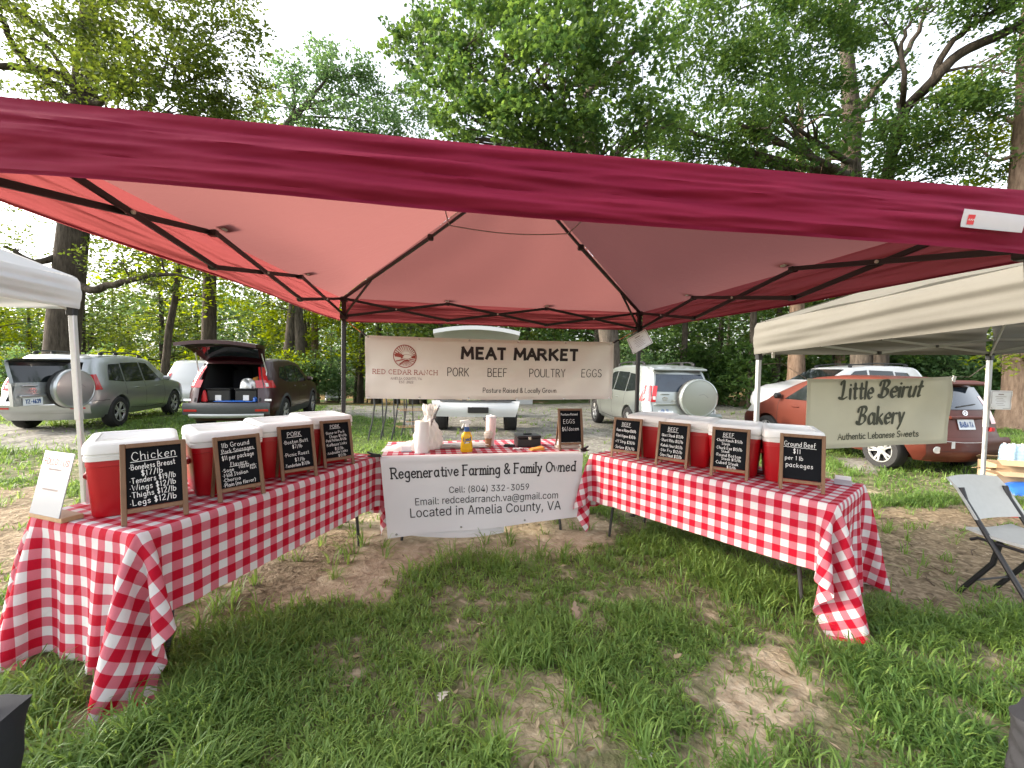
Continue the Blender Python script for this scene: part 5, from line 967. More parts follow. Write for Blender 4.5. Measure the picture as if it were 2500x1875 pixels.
# ---------------------------------------------------------------- farm banner on the back table
def front_banner():
    t = thing("farm_banner", "white vinyl banner with farm phone and email draped over the back table front", "banner", (M0[0], M0[1], .757), AM)
    Wd = 1.80
    def S(x, y, e=0.):   # x along 0..Wd, y: 0 at the table edge, negative hanging down, positive on the top
        s_ = x/Wd
        if y > 0: return np.array([x-.005, y+.0, .004+e])
        k = -y/.6; yy = -.008-.022*k+.012*math.sin(x*3.2+.5)*k+.006*math.sin(x*9+k*3)*k+.010*math.sin(x*2.1-k*2.4)
        xx = x+(.055*(1-s_)**2-.02*s_)*k*1.1
        if y > -.02: yy = min(yy, -.008)
        return np.array([xx-.005, yy-e, .004+min(0, y)*1.0])
    ys = np.concatenate([[.06, .03], np.linspace(0, 1, 24)])
    def B(u, v):
        y = v if (v > 0 and v != 1) and v in (.06, .03) else None
        return None
    m = MB(); us = np.linspace(0, 1, 60)
    m.grid(lambda u, k: S(u*Wd, .05*(1-k/.15) if k < .15 else -(k-.15)/.85*(.685-.085*u-.02*math.sin(u*9)*.3)), us, np.linspace(0, 1, 30)); m.build("sheet", "vinylw", t, 60)
    m = MB(); m.grid(lambda u, k: S(.12+u*.95, -.45-k*(.27+.02*math.sin(u*4)-(.16*(u-.8)**2 if u > .8 else 0)-.06*(1-u)**2), -.02), np.linspace(0, 1, 24), np.linspace(0, 1, 8)); m.build("under_fold", "vinylw", t, 60)
    fn = lambda x, y: S(x, y, .003)
    m = MB(); write(m, "Regenerative Farming & Family Owned", .905, -.175, .088, .0122, fn, 'c', .008, xs=.86, gap=.185, serif=.1); m.build("headline_lettering", "ink", t, None)
    for tx, x_, y_, w_ in (("Cell: (804) 332-3059", .93, -.325, .73), ("Email: redcedarranch.va@gmail.com", .92, -.415, 1.31), ("Located in Amelia County, VA", .91, -.517, 1.39)): m = MB(); btext(m, tx, x_, y_, w_, fn, 1.08); m.build("contact_line", "ink", t, None)
    m = MB()
    for u in (.045, .37, .70):
        p = S(u*Wd, -(.655-.085*u), .003); m.lathe([(.004, -.001), (.009, -.001), (.008, .0015), (.004, .001)], 12, p, rotx(rad(90)), False)
    m.build("grommet", "chrome", t)
front_banner()
def spring_clamp(label, p, rz):
    t = thing("spring_clamp", label, "clamp", p, rz)
    for s in (-1, 1): MB().prism([(-.035, -.006), (.02, -.012), (.075, .006+.012*s), (.08, .016+.014*s), (.02, .012), (-.03, .010)], .02, (0, -.01+.004*s, .004*s)).build("jaw", "black", t)
    MB().tube([(.01, -.014, 0), (.01, .016, 0)], .012, 10).build("spring", "black", t)
spring_clamp("black spring clamp at the left end of the white farm banner", mf(-.03, .0, .775), AM+rad(170))
spring_clamp("black spring clamp at the right end of the white farm banner", mf(1.80, .02, .775), AM+rad(25))
# ---------------------------------------------------------------- things on the back table
def lathe_thing(name, label, cat, p, parts, group=None):
    t = thing(name, label, cat, p, 0, group)
    for nm, prof, mat in parts: MB().lathe(prof, 28).build(nm, mat, t, 40)
    return t
zt_ = .7575
lathe_thing("paper_towel_roll", "white roll of paper towels standing on the gingham cloth", "paper towels", mf(.335, .19), [("roll", [(.02, 0), (.060, .0), (.062, .004), (.062, .276), (.060, .280), (.022, .280), (.022, .24)], "towel"), ("core", [(.021, .2), (.023, .2), (.023, .282), (.019, .282), (.019, .2)], "card")])
def plastic_bag():
    t = thing("plastic_bag", "crumpled white plastic bag standing behind the paper towel roll", "plastic bag", mf(.375, .36))
    def f(u, v):
        a = 2*math.pi*u; r_ = np.interp(v, [0, .12, .35, .55, .68, .76, .88, 1], [.10, .115, .10, .075, .035, .030, .055, .05]); r_ *= 1+.12*math.sin(a*3+v*7)+.10*math.sin(a*7-v*13)+.07*math.sin(a*13+v*21)
        return np.array([r_*math.cos(a)*1.15+.03*v, r_*math.sin(a)*.9, .41*v+.012*math.sin(a*5)*v])
    MB().grid(f, np.linspace(0, 1, 61), np.linspace(0, 1, 40)).build("bag", "plastic", t, 70)
    def g(u, v): return np.array([-.05-.34*u, -.02+.02*u+.09*(v-.5)*(1+.6*u)*2, .001+.085*math.sin(math.pi*min(1, .25+.78*u))*(1-(2*v-1)**2)*(1-.55*u)+.006*math.sin(u*21+v*15)*(1-(2*v-1)**2)])
    MB().grid(g, np.linspace(0, 1, 30), np.linspace(0, 1, 16)).build("loose_side", "plastic", t, 70)
    m = MB()
    for i in range(4): q = np.array([(.05+.012*k+.008*math.sin(i+k*2), -.075+.02*math.sin(k+i), .24+.16*k/6+.02*math.sin(k*2+i*1.7)) for k in range(7)]); ribbons(m, [q[:, [0, 2]]], .005, lambda x, z: (x, -.085, z))
    m.build("printed_lines", "greyink", t, None)
plastic_bag()
def pitch_sticks():
    m = MB()
    for i, (x, z) in enumerate(((-.20, .36), (-.18, .345), (-.12, .235), (-.22, .19), (-.2, .175))):
        m.tube([(x-.02, .02*i, z), (.06, .02*i, z+.006)], .0028, 6); m.lathe([(.0, -.006), (.008, -.004), (.009, .003), (.0, .008)], 8, (x-.02, .02*i, z))
    t = thing("skewer_bundle", "bundle of pale skewers poking out left of the plastic bag", "skewers", mf(.33, .45)); m.build("skewer", "palewood", t)
    MB().box((.07, .04, .0), (.05, .14, .002)).build("card_base", "paper", t); MB().box((.085, .04, .19), (.012, .1, .38), None, .003).build("holder", "plastic", t)
pitch_sticks()
def spray():
    t = thing("spray_bottle", "yellow cleaning spray bottle with white trigger on the gingham cloth", "spray bottle", mf(.735, .165), AM)
    def sq(w, d, z, n=20): return [(w*np.sign(math.cos(a))*abs(math.cos(a))**.6, d*np.sign(math.sin(a))*abs(math.sin(a))**.7, z) for a in np.linspace(0, 2*math.pi, n, endpoint=False)]
    def loft(lv, nm, mat):
        n = len(lv[0]); m = MB().add([p for L in lv for p in L], [(i*n+j, i*n+(j+1) % n, (i+1)*n+(j+1) % n, (i+1)*n+j) for i in range(len(lv)-1) for j in range(n)]+[list(range(n))[::-1], list(range((len(lv)-1)*n, len(lv)*n))]); return m.build(nm, mat, t, 50)
    loft([sq(.050, .032, 0), sq(.056, .036, .008), sq(.055, .036, .06), sq(.047, .031, .10), sq(.050, .033, .125), sq(.048, .03, .15), sq(.033, .024, .175), sq(.026, .02, .185)], "bottle", "yellow")
    loft([sq(.027, .021, .186), sq(.022, .018, .215), sq(.020, .018, .228)], "neck_sleeve", "bluelab")
    tr = loft([sq(.018, .016, .229), sq(.019, .016, .250), sq(.015, .015, .253)], "collar", "chalk")
    m = MB().prism([(-.052, .268), (-.050, .285), (.012, .292), (.040, .276), (.032, .258), (.012, .250), (-.012, .252), (-.02, .264)], .03, (0, -.015, 0)); m.prism([(-.030, .264), (-.022, .264), (-.032, .232), (-.044, .212), (-.050, .214), (-.040, .236)], .016, (0, -.008, 0)); m.box((-.056, 0, .277), (.012, .018, .018), None, .003)
    m.build("trigger_head", "chalk", t)
    fl = lambda x, z: (x, -.0375+.10*x*x*8, z); lab = MB().grid(lambda u, v: fl(-.040+.08*u, .028+.115*v-.0*(u)), np.linspace(0, 1, 9), np.linspace(0, 1, 9)).build("label", "yellow", t, 60)
    m = MB(); f2 = lambda x, z: (x, -.039+.8*x*x, z)
    write(m, "Lysol", 0, .105, .032, .0066, f2, 'c', .12, xs=.8, gap=.12, slant=.2); ribbons(m, [np.array([[-.026, .086], [.026, .092]])], .008, f2); m.build("label_lettering", "bluelab", t, None)
    m = MB(); write(m, "Lemon", 0, .084, .013, .003, lambda x, z: (x, -.0395+.8*x*x, z), 'c', .1, xs=.8, gap=.14); m.build("small_lettering", "chalk", t, None)
spray()
lathe_thing("tumbler", "tall pale pink insulated tumbler behind the iced coffee", "tumbler", mf(1.005, .46), [("cup", [(.036, 0), (.037, .09), (.049, .115), (.051, .27), (.049, .274), (0, .274)], "pinkcup"), ("lid", [(.050, .275), (.051, .288), (.046, .294), (.012, .295), (.010, .306), (.0, .307)], "chalk")])
lathe_thing("coffee_cup", "clear plastic cup of milky iced coffee in front of the pink tumbler", "coffee cup", mf(.965, .36), [("drink", [(0, .002), (.028, .002), (.036, .088), (0, .089)], "coffee"), ("cup", [(.037, .0905), (.043, .118), (.0, .1185)], "clear"), ("dome_lid", [(.047, .119), (.047, .125), (.043, .146), (.024, .158), (.0, .16)], "clear")])
def box_thing(name, label, cat, p, rz, parts):
    t = thing(name, label, cat, p, rz)
    for nm, c, d, mat, *b in parts: MB().box(c, d, None, b[0] if b else .004).build(nm, mat, t)
    return t
box_thing("cash_box", "black metal cash box with a handle on the back table", "cash box", mf(1.365, .40), AM+.02, [("body", (0, 0, .042), (.235, .17, .084), "black", .008), ("lid", (0, 0, .098), (.245, .18, .026), "black", .009), ("handle", (0, 0, .118), (.09, .022, .012), "blackfab", .005), ("latch", (0, -.092, .088), (.03, .008, .03), "chrome", .002)])
box_thing("card_reader", "small black card reader lying left of the cash box", "card reader", mf(1.175, .36), AM-.3, [("body", (0, 0, .011), (.11, .06, .022), "black", .008), ("screen", (-.02, 0, .0225), (.05, .045, .002), "glass", .001)])
def papers():
    t = thing("carrier_bags", "flat stack of folded white carrier bags by the spray bottle", "carrier bags", mf(.72, .42), AM)
    for i in range(3):
        MB().grid(lambda u, v: np.array([(-.22+.44*u)+.01*i, -.10+.2*v-.012*i, .004+.008*i+.006*math.sin(u*6+i)*math.sin(v*4)+(.012*u if i == 2 else 0)]), np.linspace(0, 1, 16), np.linspace(0, 1, 10)).build("bag", "plastic", t, 60)
    m = MB(); f = lambda x, y: (x, y, .026); write(m, "OPEN", -.16, -.075, .03, .006, f, 'c', .1) if 0 else ribbons(m, [np.array([[-.19, -.06], [-.15, -.08], [-.12, -.05]]), np.array([[-.1, -.08], [-.07, -.06]])], .01, f); m.build("print", "ink", t, None)
papers()
box_thing("business_card_stack", "small white card stand left of the paper towel roll", "cards", mf(.20, .20), AM, [("cards", (0, .01, .028), (.085, .02, .055), "paper", .002), ("stand", (0, .012, .006), (.095, .04, .012), "acrylic", .003)])
def sponge():
    o = MB().prism([(-.07, 0), (.07, 0), (.06, .03), (-.05, .014)], .07, (0, -.035, 0)).build("sponge_cloth", "orange", None); o.location = mf(1.40, .17); o.rotation_euler = (0, 0, AM+.15)
    tag(o, "folded orange cloth lying in front of the cash box", "cloth")
    o = MB().grid(lambda u, v: np.array([-.05+.1*u, -.02+.04*v, .004+.012*abs(math.sin(u*6+v*3))]), np.linspace(0, 1, 12), np.linspace(0, 1, 6)).build("tissue", "towel", None, 60); o.location = mf(1.22, .2); o.rotation_euler = (0, 0, .2)
    tag(o, "crumpled white tissue left of the orange cloth", "tissue")
    t = thing("egg_carton", "clear egg carton lying behind the eggs chalkboard", "egg carton", mf(1.72, .22), AM)
    MB().box((0, 0, .02), (.24, .09, .04), None, .012).build("tray", "clear", t)
    for i in range(5):
        MB().lathe([(0, -.026), (.016, -.018), (.021, 0), (.016, .018), (.008, .027), (0, .029)], 12, (-.09+.045*i, -.02, .052)).build("egg", "chalk", t)
sponge()
box_thing("card_holder", "clear holder of business cards on the right table end", "card holder", on(R0, AR, 1.755, .60, .747), AR+.25, [("base", (0, .015, .006), (.10, .05, .012), "acrylic", .003), ("cards", (0, .012, .035), (.09, .012, .055), "paper", .002), ("front", (0, -.006, .022), (.10, .004, .034), "acrylic", .001)])
def follow_sign():
    p = (-.834, -1.905, .747); t = thing("follow_us_sign", "upright frosted sign with red heading in a wooden stand at the left table corner", "sign", p, rad(-24.5))
    MB().box((0, .0, .012), (.26, .085, .024), None, .003).build("stand", "palewood", t)
    R = rotx(rad(-12)); pa = MB().box((0, -.012, .172), (.235, .004, .305), R, .001).build("panel", "acrylic", t)
    m = MB(); f = lambda x, y: R @ np.array([x, -.0022, y])+[0, -.012, .172]
    write(m, "FOLLOW US!", .0, .088, .028, .0056, f, 'c', xs=.9, gap=.24); m.build("heading_lettering", "redink", t, None)
    for y, a, b in ((.066, -.05, .06), (-.03, -.06, .06)): m = MB(); ribbons(m, [np.array([[a+.02*i, y], [a+.016+.02*i, y]]) for i in range(int((b-a)/.02))], .009, f); m.build("address_line", "greyink", t, None)
    p2 = on(L0, AL, -1.60, .68, .748); o = MB().box((0, 0, .08), (.13, .003, .16), rotx(rad(-22))).build("price_sheet", "paper", None); o.location = p2; o.rotation_euler = (0, 0, AL-rad(30)); tag(o, "white printed sheet leaning behind the follow us sign", "paper sheet")
follow_sign()
# ---------------------------------------------------------------- neighbouring tents
def w3(X, Z, z): g = gd(X, Z); return np.array([g[0], g[1], z])
def tent(name, label, C4, hv, peak, matf, matl, frame, legs, tdrop=None):
    """C4: four eave-bottom corners in order round the tent; hv: valance height"""
    cen = sum(C4)/4; o = np.array([cen[0], cen[1], 0.]); t = thing(name, label, "canopy", tuple(o))
    pk = np.array([cen[0], cen[1], cen[2]+hv+peak]); roof = MB()
    for i in range(4):
        A, B = C4[i]+[0, 0, hv], C4[(i+1) % 4]+[0, 0, hv]
        def f(u, v):
            e = A+(B-A)*u; q = e+(pk-e)*v; return q+[0, 0, -.10*math.sin(math.pi*u)*(1-v)*min(1, v*4)+.008*math.sin(u*21+v*8)*(1-v)]-o
        roof.grid(f, np.linspace(0, 1, 19), np.linspace(0, 1, 13))
        d = (B-A)/np.linalg.norm(B-A); nrm = np.cross(d, [0, 0, 1]); nrm *= np.sign(np.dot(nrm, (A+B)/2-pk)); L = np.linalg.norm(B-A)
        def g(u, v):
            q = C4[i]+(C4[(i+1) % 4]-C4[i])*u; s_ = u*L; en = min(1, 8*min(u, 1-u)+.2)
            w_ = .014*math.sin(v*13+2*math.sin(s_*1.6+i))+.010*math.sin(s_*4.3+v*3+math.sin(v*4))+.006*math.sin(v*27+s_*2)
            return q+nrm*(.02+w_*en+.02*math.sin(math.pi*v))*min(1, (1-v)*6+.2)+[0, 0, hv*v-.015*math.sin(math.pi*u)*v]-o
        MB().grid(g, np.linspace(0, 1, 90), np.linspace(0, 1, 26)).build("valance", matf, t, 60)
        if frame:
            for k in range(2):
                p0, p1 = C4[i]+(C4[(i+1) % 4]-C4[i])*(k/2)-nrm*.03, C4[i]+(C4[(i+1) % 4]-C4[i])*((k+1)/2)-nrm*.03
                for a, b in ((.19, .02), (.02, .19)): MB().bar(p0+[0, 0, a]-o, p1+[0, 0, b]-o, .014, .026).build("scissor_bar", frame, t)
                MB().box((p0+p1)/2+[0, 0, .105]-o, (.035, .035, .03), None, .006).build("joint", "black", t)
                if k: MB().box(p0+[0, 0, .02]-o, (.05, .05, .04), None, .008).build("joint", "black", t); MB().box(p0+[0, 0, .19]-o, (.05, .05, .04), None, .008).build("joint", "black", t)
    roof.build("roof", matf, t, 50)
    for i in legs:
        c = C4[i]; inn = (cen-c); inn[2] = 0; inn /= np.linalg.norm(inn); p = c+inn*.03
        gzz = float(gh(p[0], p[1])); dx = tdrop.get(i, (0, 0)) if tdrop else (0, 0); base = np.array([p[0]+dx[0], p[1]+dx[1], gzz])
        m = MB().bar(base-o, base*.45+p*.55-o+[0, 0, .05], .036, .036, (0, 1, 0)); m.bar(base*.5+p*.5-o, p-o+[0, 0, .03], .045, .045, (0, 1, 0)); lg = m.build("leg", matl, t)
        MB().box(base-o+[0, 0, .005], (.10, .10, .01), None, .002).build("foot_plate", matl, lg)
        MB().box(p-o+[0, 0, -.02], (.062, .062, .09), None, .008).build("bracket", "black", t)
        MB().bar(p-o+[0, 0, -.02], p-o+inn*.8+[0, 0, .42], .018, .026).build("brace", frame or "alug", t)
    return t
# white tent on the left: its back right corner stands at the picture's left edge
cw = np.array([*gd(-3.90, 3.75), 1.985]); aw = rad(1.5); ex, ey = np.array([math.cos(aw), math.sin(aw), 0])*3.0, np.array([-math.sin(aw), math.cos(aw), 0])*3.0
tent("white_canopy", "white pop-up canopy on a pale leg left of the maroon canopy", [cw, cw-ex, cw-ex-ey, cw-ey], .275, .78, "whitetent", "alu", "alu", [0, 1, 2, 3], {0: (.10, -.02)})
A_, R_, N_ = w3(2.85, 4.9, 1.742), w3(5.92, 5.2, 1.80), w3(3.15, 1.87, 1.885); Q_ = N_+(R_-A_)+[0, 0, .02]
tent("beige_canopy", "beige pop-up canopy on grey legs over the bakery stall at right", [A_, R_, Q_, N_], .36, .55, "beigetent", "alug", "alug", [0, 1, 2], None)
# bakery banner hung across the back of the beige canopy
def bakery():
    def pt(px, py):
        d = ray(px, py); nrm = np.cross(R_-A_, [0, 0, 1.]); q0 = A_+np.array([0, 0, 0]); return CAMP+d*(np.dot(q0-CAMP, nrm)/np.dot(d, nrm))
    TLc, TRc, BRc, BLc = pt(1968, 924), pt(2321, 919), pt(2312, 1082), pt(1964, 1097); c = (TLc+TRc+BRc+BLc)/4
    t = thing("bakery_banner", "khaki cloth banner of a Lebanese bakery hung across the beige canopy back", "banner", tuple(c))
    nrm = np.cross(TRc-TLc, [0, 0, 1.]); nrm /= np.linalg.norm(nrm); nrm *= np.sign(np.dot(nrm, CAMP-c))
    def S(u, v, e=0.): return (BLc*(1-u)+BRc*u)*(1-v)+(TLc*(1-u)+TRc*u)*v-c+nrm*(e+.016*math.sin(u*6+v*2)+.008*math.sin(u*17-v*5)*(.3+u)+.01*math.sin((u+v)*8)*u)-[0, 0, .02*math.sin(math.pi*u)*v]
    MB().grid(S, np.linspace(0, 1, 50), np.linspace(0, 1, 26)).build("sheet", "khaki", t, 60)
    m = MB()
    for u0, u1, v0, v1 in ((0, 1, 0, .06), (0, 1, .95, 1), (0, .022, .06, .95), (.978, 1, .06, .95)): m.grid(lambda u, v: S(u0+(u1-u0)*u, v0+(v1-v0)*v, .0025), np.linspace(0, 1, 50 if u1-u0 > .5 else 3), np.linspace(0, 1, 4 if v1-v0 < .5 else 22))
    m.build("hem", "khaki", t, 60)
    Wd = np.linalg.norm(TRc-TLc); Hh = np.linalg.norm(TLc-BLc); fn = lambda x, y: S(x/Wd, y/Hh, .006); m = MB()
    kw = dict(nib=rad(35), slant=.16, xs=.74, gap=.15); sc = Wd/1.85
    write(m, "{ittle", .63*sc, .615*Hh/.86*1.0, .20*sc, .042*sc, fn, 'c', **kw); write(m, "}eirut", 1.20*sc, .625*Hh/.86, .20*sc, .042*sc, fn, 'c', **kw)
    write(m, "}akery", .95*sc, .29*Hh/.86, .205*sc, .042*sc, fn, 'c', **kw)
    write(m, "Authentic Lebanese Sweets", .93*sc, .105*Hh/.86, .075*sc, .0115*sc, fn, 'c', xs=.95, gap=.16); m.build("lettering", "olive", t, None)
    tag(MB().tube([TRc, (TRc+R_)/2-[0, 0, .14], R_+[0, 0, -.1]], .003, 6).build("banner_rope", "cord"), "thin cord tying the bakery banner to the right leg", "cord")
    tag(MB().tube([TLc, (TLc+A_)/2+[0, 0, .04], A_+[0, 0, -.12]], .003, 6).build("banner_rope", "cord"), "thin cord tying the bakery banner to the left leg", "cord")
    q = MB().box((0, 0, 0), (.05, .012, .075), roty(.3), .004).build("clothes_clip", "chalk"); q.location = pt(2329, 925); tag(q, "white clip at the upper right corner of the bakery banner", "clip")
    a, b = pt(2310, 1078), pt(2400, 1081); tag(MB().tube([a, (a+b)/2-[0, 0, .01], b], .003, 6).build("banner_rope", "alu"), "pale cord from the bakery banner bottom to the tent leg", "cord")
    for i, (px, py) in enumerate(((2321, 1086), (2399, 1086))):
        q = MB().box((0, 0, 0), (.055, .004, .085), rotz(.1), .001).build("paper_tag", "paper"); q.location = pt(px, py)-[0, 0, 0]+nrm*.03; tag(q, ("small white tag hanging under the bakery banner corner", "small white tag hanging on the grey tent leg")[i], "tag")
    q = MB().box((0, 0, 0), (.035, .01, .09), None, .002).build("paper_tag", "paper"); q.location = pt(1885, 865)+nrm*.02; tag(q, "small white tag hanging inside the beige canopy corner", "tag")
    z3 = lambda x, y: (1640+x*.3918, 600+y*.3918); rt = lambda q: pt(*z3(*q))+nrm*.12
    certificate("white certificate fixed to the grey leg of the beige canopy", [rt(q) for q in ((1912, 898), (2042, 901), (2038, 1016), (1906, 1013))])
    q = MB().box((0, 0, 0), (.06, .06, .05), None, .006).build("leg_clamp", "redbag"); q.location = pt(*z3(1966, 1142))+nrm*.03; tag(q, "small red clamp on the grey leg of the beige canopy", "clamp")
bakery()
# ---------------------------------------------------------------- folding chair
def chair():
    t = thing("folding_chair", "grey plastic folding chair with charcoal tube legs beside the right table", "chair", (4.83, -1.64, 0), rad(4)); w = .40
    def fy(z): return .33-.58*(z/.80)*.72   # front leg tube: y (toward -y front) by height
    for s in (-1, 1):
        x = s*w/2; fr = lambda z: (x, -.44+.50*z/.80, z)
        MB().tube([fr(.0), fr(.40), fr(.66), (x, .0, .745)], .016, 10).build("front_leg", "chairsteel", t)
        MB().tube([(x*.84, .0, 0), (x*.84, -.17, .28), (x*.84, -.20, .435)], .016, 10).build("rear_leg", "chairsteel", t)
        MB().tube([(x*.94, -.38, .425), (x*.94, -.10, .425), (x*.94, -.06, .40)], .010, 8).build("seat_support", "chairsteel", t)
        MB().lathe([(.0, 0), (.020, 0), (.019, .03), (0, .03)], 10, (x, -.44, .0)).build("foot_cap", "black", t)
    MB().tube([(-w*.42, -.07, .115), (w*.42, -.07, .115)], .007, 8).build("crossbar", "chairsteel", t)
    MB().tube([(-w*.5, -.33, .17), (w*.5, -.33, .17)], .008, 8).build("crossbar", "chairsteel", t)
    def seat(u, v, e): x = -.205+.41*u; y = -.44+.40*v; return np.array([x, y, .452+.012*(2*u-1)**2-.014*math.sin(math.pi*v)-.02*max(0, .15-v)*6*.4+e])
    def back(u, v, e): x = -.225+.45*u; z = .555+.245*v; k = (2*u-1)**2; y = -.44+.50*z/.80-.02+.05*(1-k)*.8+.03*max(0, v-.75)*4*.7; return np.array([x, y+e*.96, z+.012*(1-k)*(v-.5)+e*-.25])
    for nm, f, th in (("seat", seat, .018), ("backrest", back, .016)):
        us, vs = np.linspace(0, 1, 15), np.linspace(0, 1, 11); m = MB().grid(lambda u, v: f(u, v, th), us, vs); m.grid(lambda u, v: f(1-u, v, 0), us, vs)
        for e in (0, 1):
            m.grid(lambda u, v: f(e, u, th*(v if e else 1-v)), vs, (0, 1)); m.grid(lambda u, v: f(u, e, th*(1-v if e else v)), us, (0, 1))
        m.build(nm, "chairgrey", t, 60)
chair()
# ---------------------------------------------------------------- goods on the grass by the bakery
def carton(label, p, rz, w, d, h, flap):
    t = thing("cardboard_box", label, "box", p, rz, "cardboard boxes behind the folding chair"); th = .006; m = MB()
    m.box((0, 0, th/2), (w, d, th)); 
    for s in (-1, 1): m.box((s*(w/2-th/2), 0, h/2+th/2), (th, d, h-th)); m.box((0, s*(d/2-th/2), h/2+th/2), (w-2*th-.001, th, h-th))
    m.build("body", "card", t)
    for s in (-1, 1):
        MB().box((0, s*(d/2+.05), h+.035*flap), (w*.98, .13, .004), rotx(s*-.5*flap)).build("flap", "card", t)
    m = MB(); ribbons(m, [catmull(np.array([(-.03, .03), (-.02, .06), (.01, .065), (.03, .05), (.034, .03)])), np.array([(-.02, .04), (.02, .045)])], .012, lambda x, y: (x, -d/2-.004, y+h*.3)); m.build("printed_mark", "greyink", t, None)
carton("open cardboard box with a printed mark behind the folding chair", tuple(w3(7.20, 5.95, 0.)), rad(-28), .55, .40, .30, 1)
carton("smaller cardboard box at the picture edge behind the folding chair", tuple(w3(6.80, 5.72, 0.)), rad(-20), .36, .30, .21, .6)
def water():
    t = thing("water_pack", "shrink wrapped pack of water bottles stacked by the cardboard boxes", "water pack", tuple(w3(7.42, 6.02, .31)), rad(-24))
    def f(u, v): a = 2*math.pi*u; e = .45; return np.array([np.sign(math.cos(a))*abs(math.cos(a))**e*.22*(1-.12*v**4)+.008*math.sin(v*30+a*6), np.sign(math.sin(a))*abs(math.sin(a))**e*.14*(1-.12*v**4)+.008*math.sin(a*9), .235*v])
    m = MB().grid(f, np.linspace(0, 1, 61), np.linspace(0, 1, 16)); m.add([f(u, 1)+[0, 0, .004*math.sin(u*99)] for u in np.linspace(0, 1, 61)][:-1], [list(range(60))[::-1]]); m.build("wrap", "waterblue", t, 60)
    for i in range(4):
        for j in range(3): MB().lathe([(.0, 0), (.016, 0), (.016, .018), (0, .018)], 10, (-.15+.1*i, -.085+.085*j, .232)).build("bottle_cap", "chalk", t)
water()
def soft(name, label, cat, p, mat, a, b, c, seed):
    r = random.Random(seed); k = [r.uniform(0, 6) for _ in range(6)]
    def f(u, v):
        th, ph = 2*math.pi*u, math.pi*(.5*v); q = 1+.10*math.sin(3*th+k[0])+.08*math.sin(5*th+k[1]+4*v)+.05*math.sin(9*th+k[2])
        return np.array([a*math.cos(th)*math.cos(ph)**.7*q, b*math.sin(th)*math.cos(ph)**.7*q, c*math.sin(ph)*(1+.15*math.sin(2*th+k[3]))])
    o = MB().grid(f, np.linspace(0, 1, 41), np.linspace(0, 1, 14)).build(name, mat, None, 60); o.location = p; tag(o, label, cat)
soft("tote_bag", "slumped blue bag on the grass behind the folding chair", "bag", tuple(w3(6.85, 5.45, 0)), "bluebag", .34, .20, .13, 3)
soft("folded_tarp", "pale blue folded sheet on the grass left of the cardboard boxes", "sheet", tuple(w3(6.50, 5.9, 0)), "waterblue", .22, .16, .10, 5)
soft("black_pouch", "small black pouch beside the pale blue sheet on the grass", "pouch", tuple(w3(6.75, 5.95, 0)), "blackfab", .09, .08, .09, 8)
soft("red_cap", "red fabric cap on the dirt just behind the folding chair", "cap", tuple(w3(5.52, 4.6, 0)), "redbag", .10, .10, .10, 6)
q = MB().grid(lambda u, v: np.array([.05*(u-.5), .01*math.sin(u*5), .12*v]), np.linspace(0, 1, 6), np.linspace(0, 1, 8)).build("paper_slip", "paper", None); q.location = tuple(w3(6.72, 5.5, .0)); tag(q, "upright white paper slip standing in front of the cardboard box", "paper")
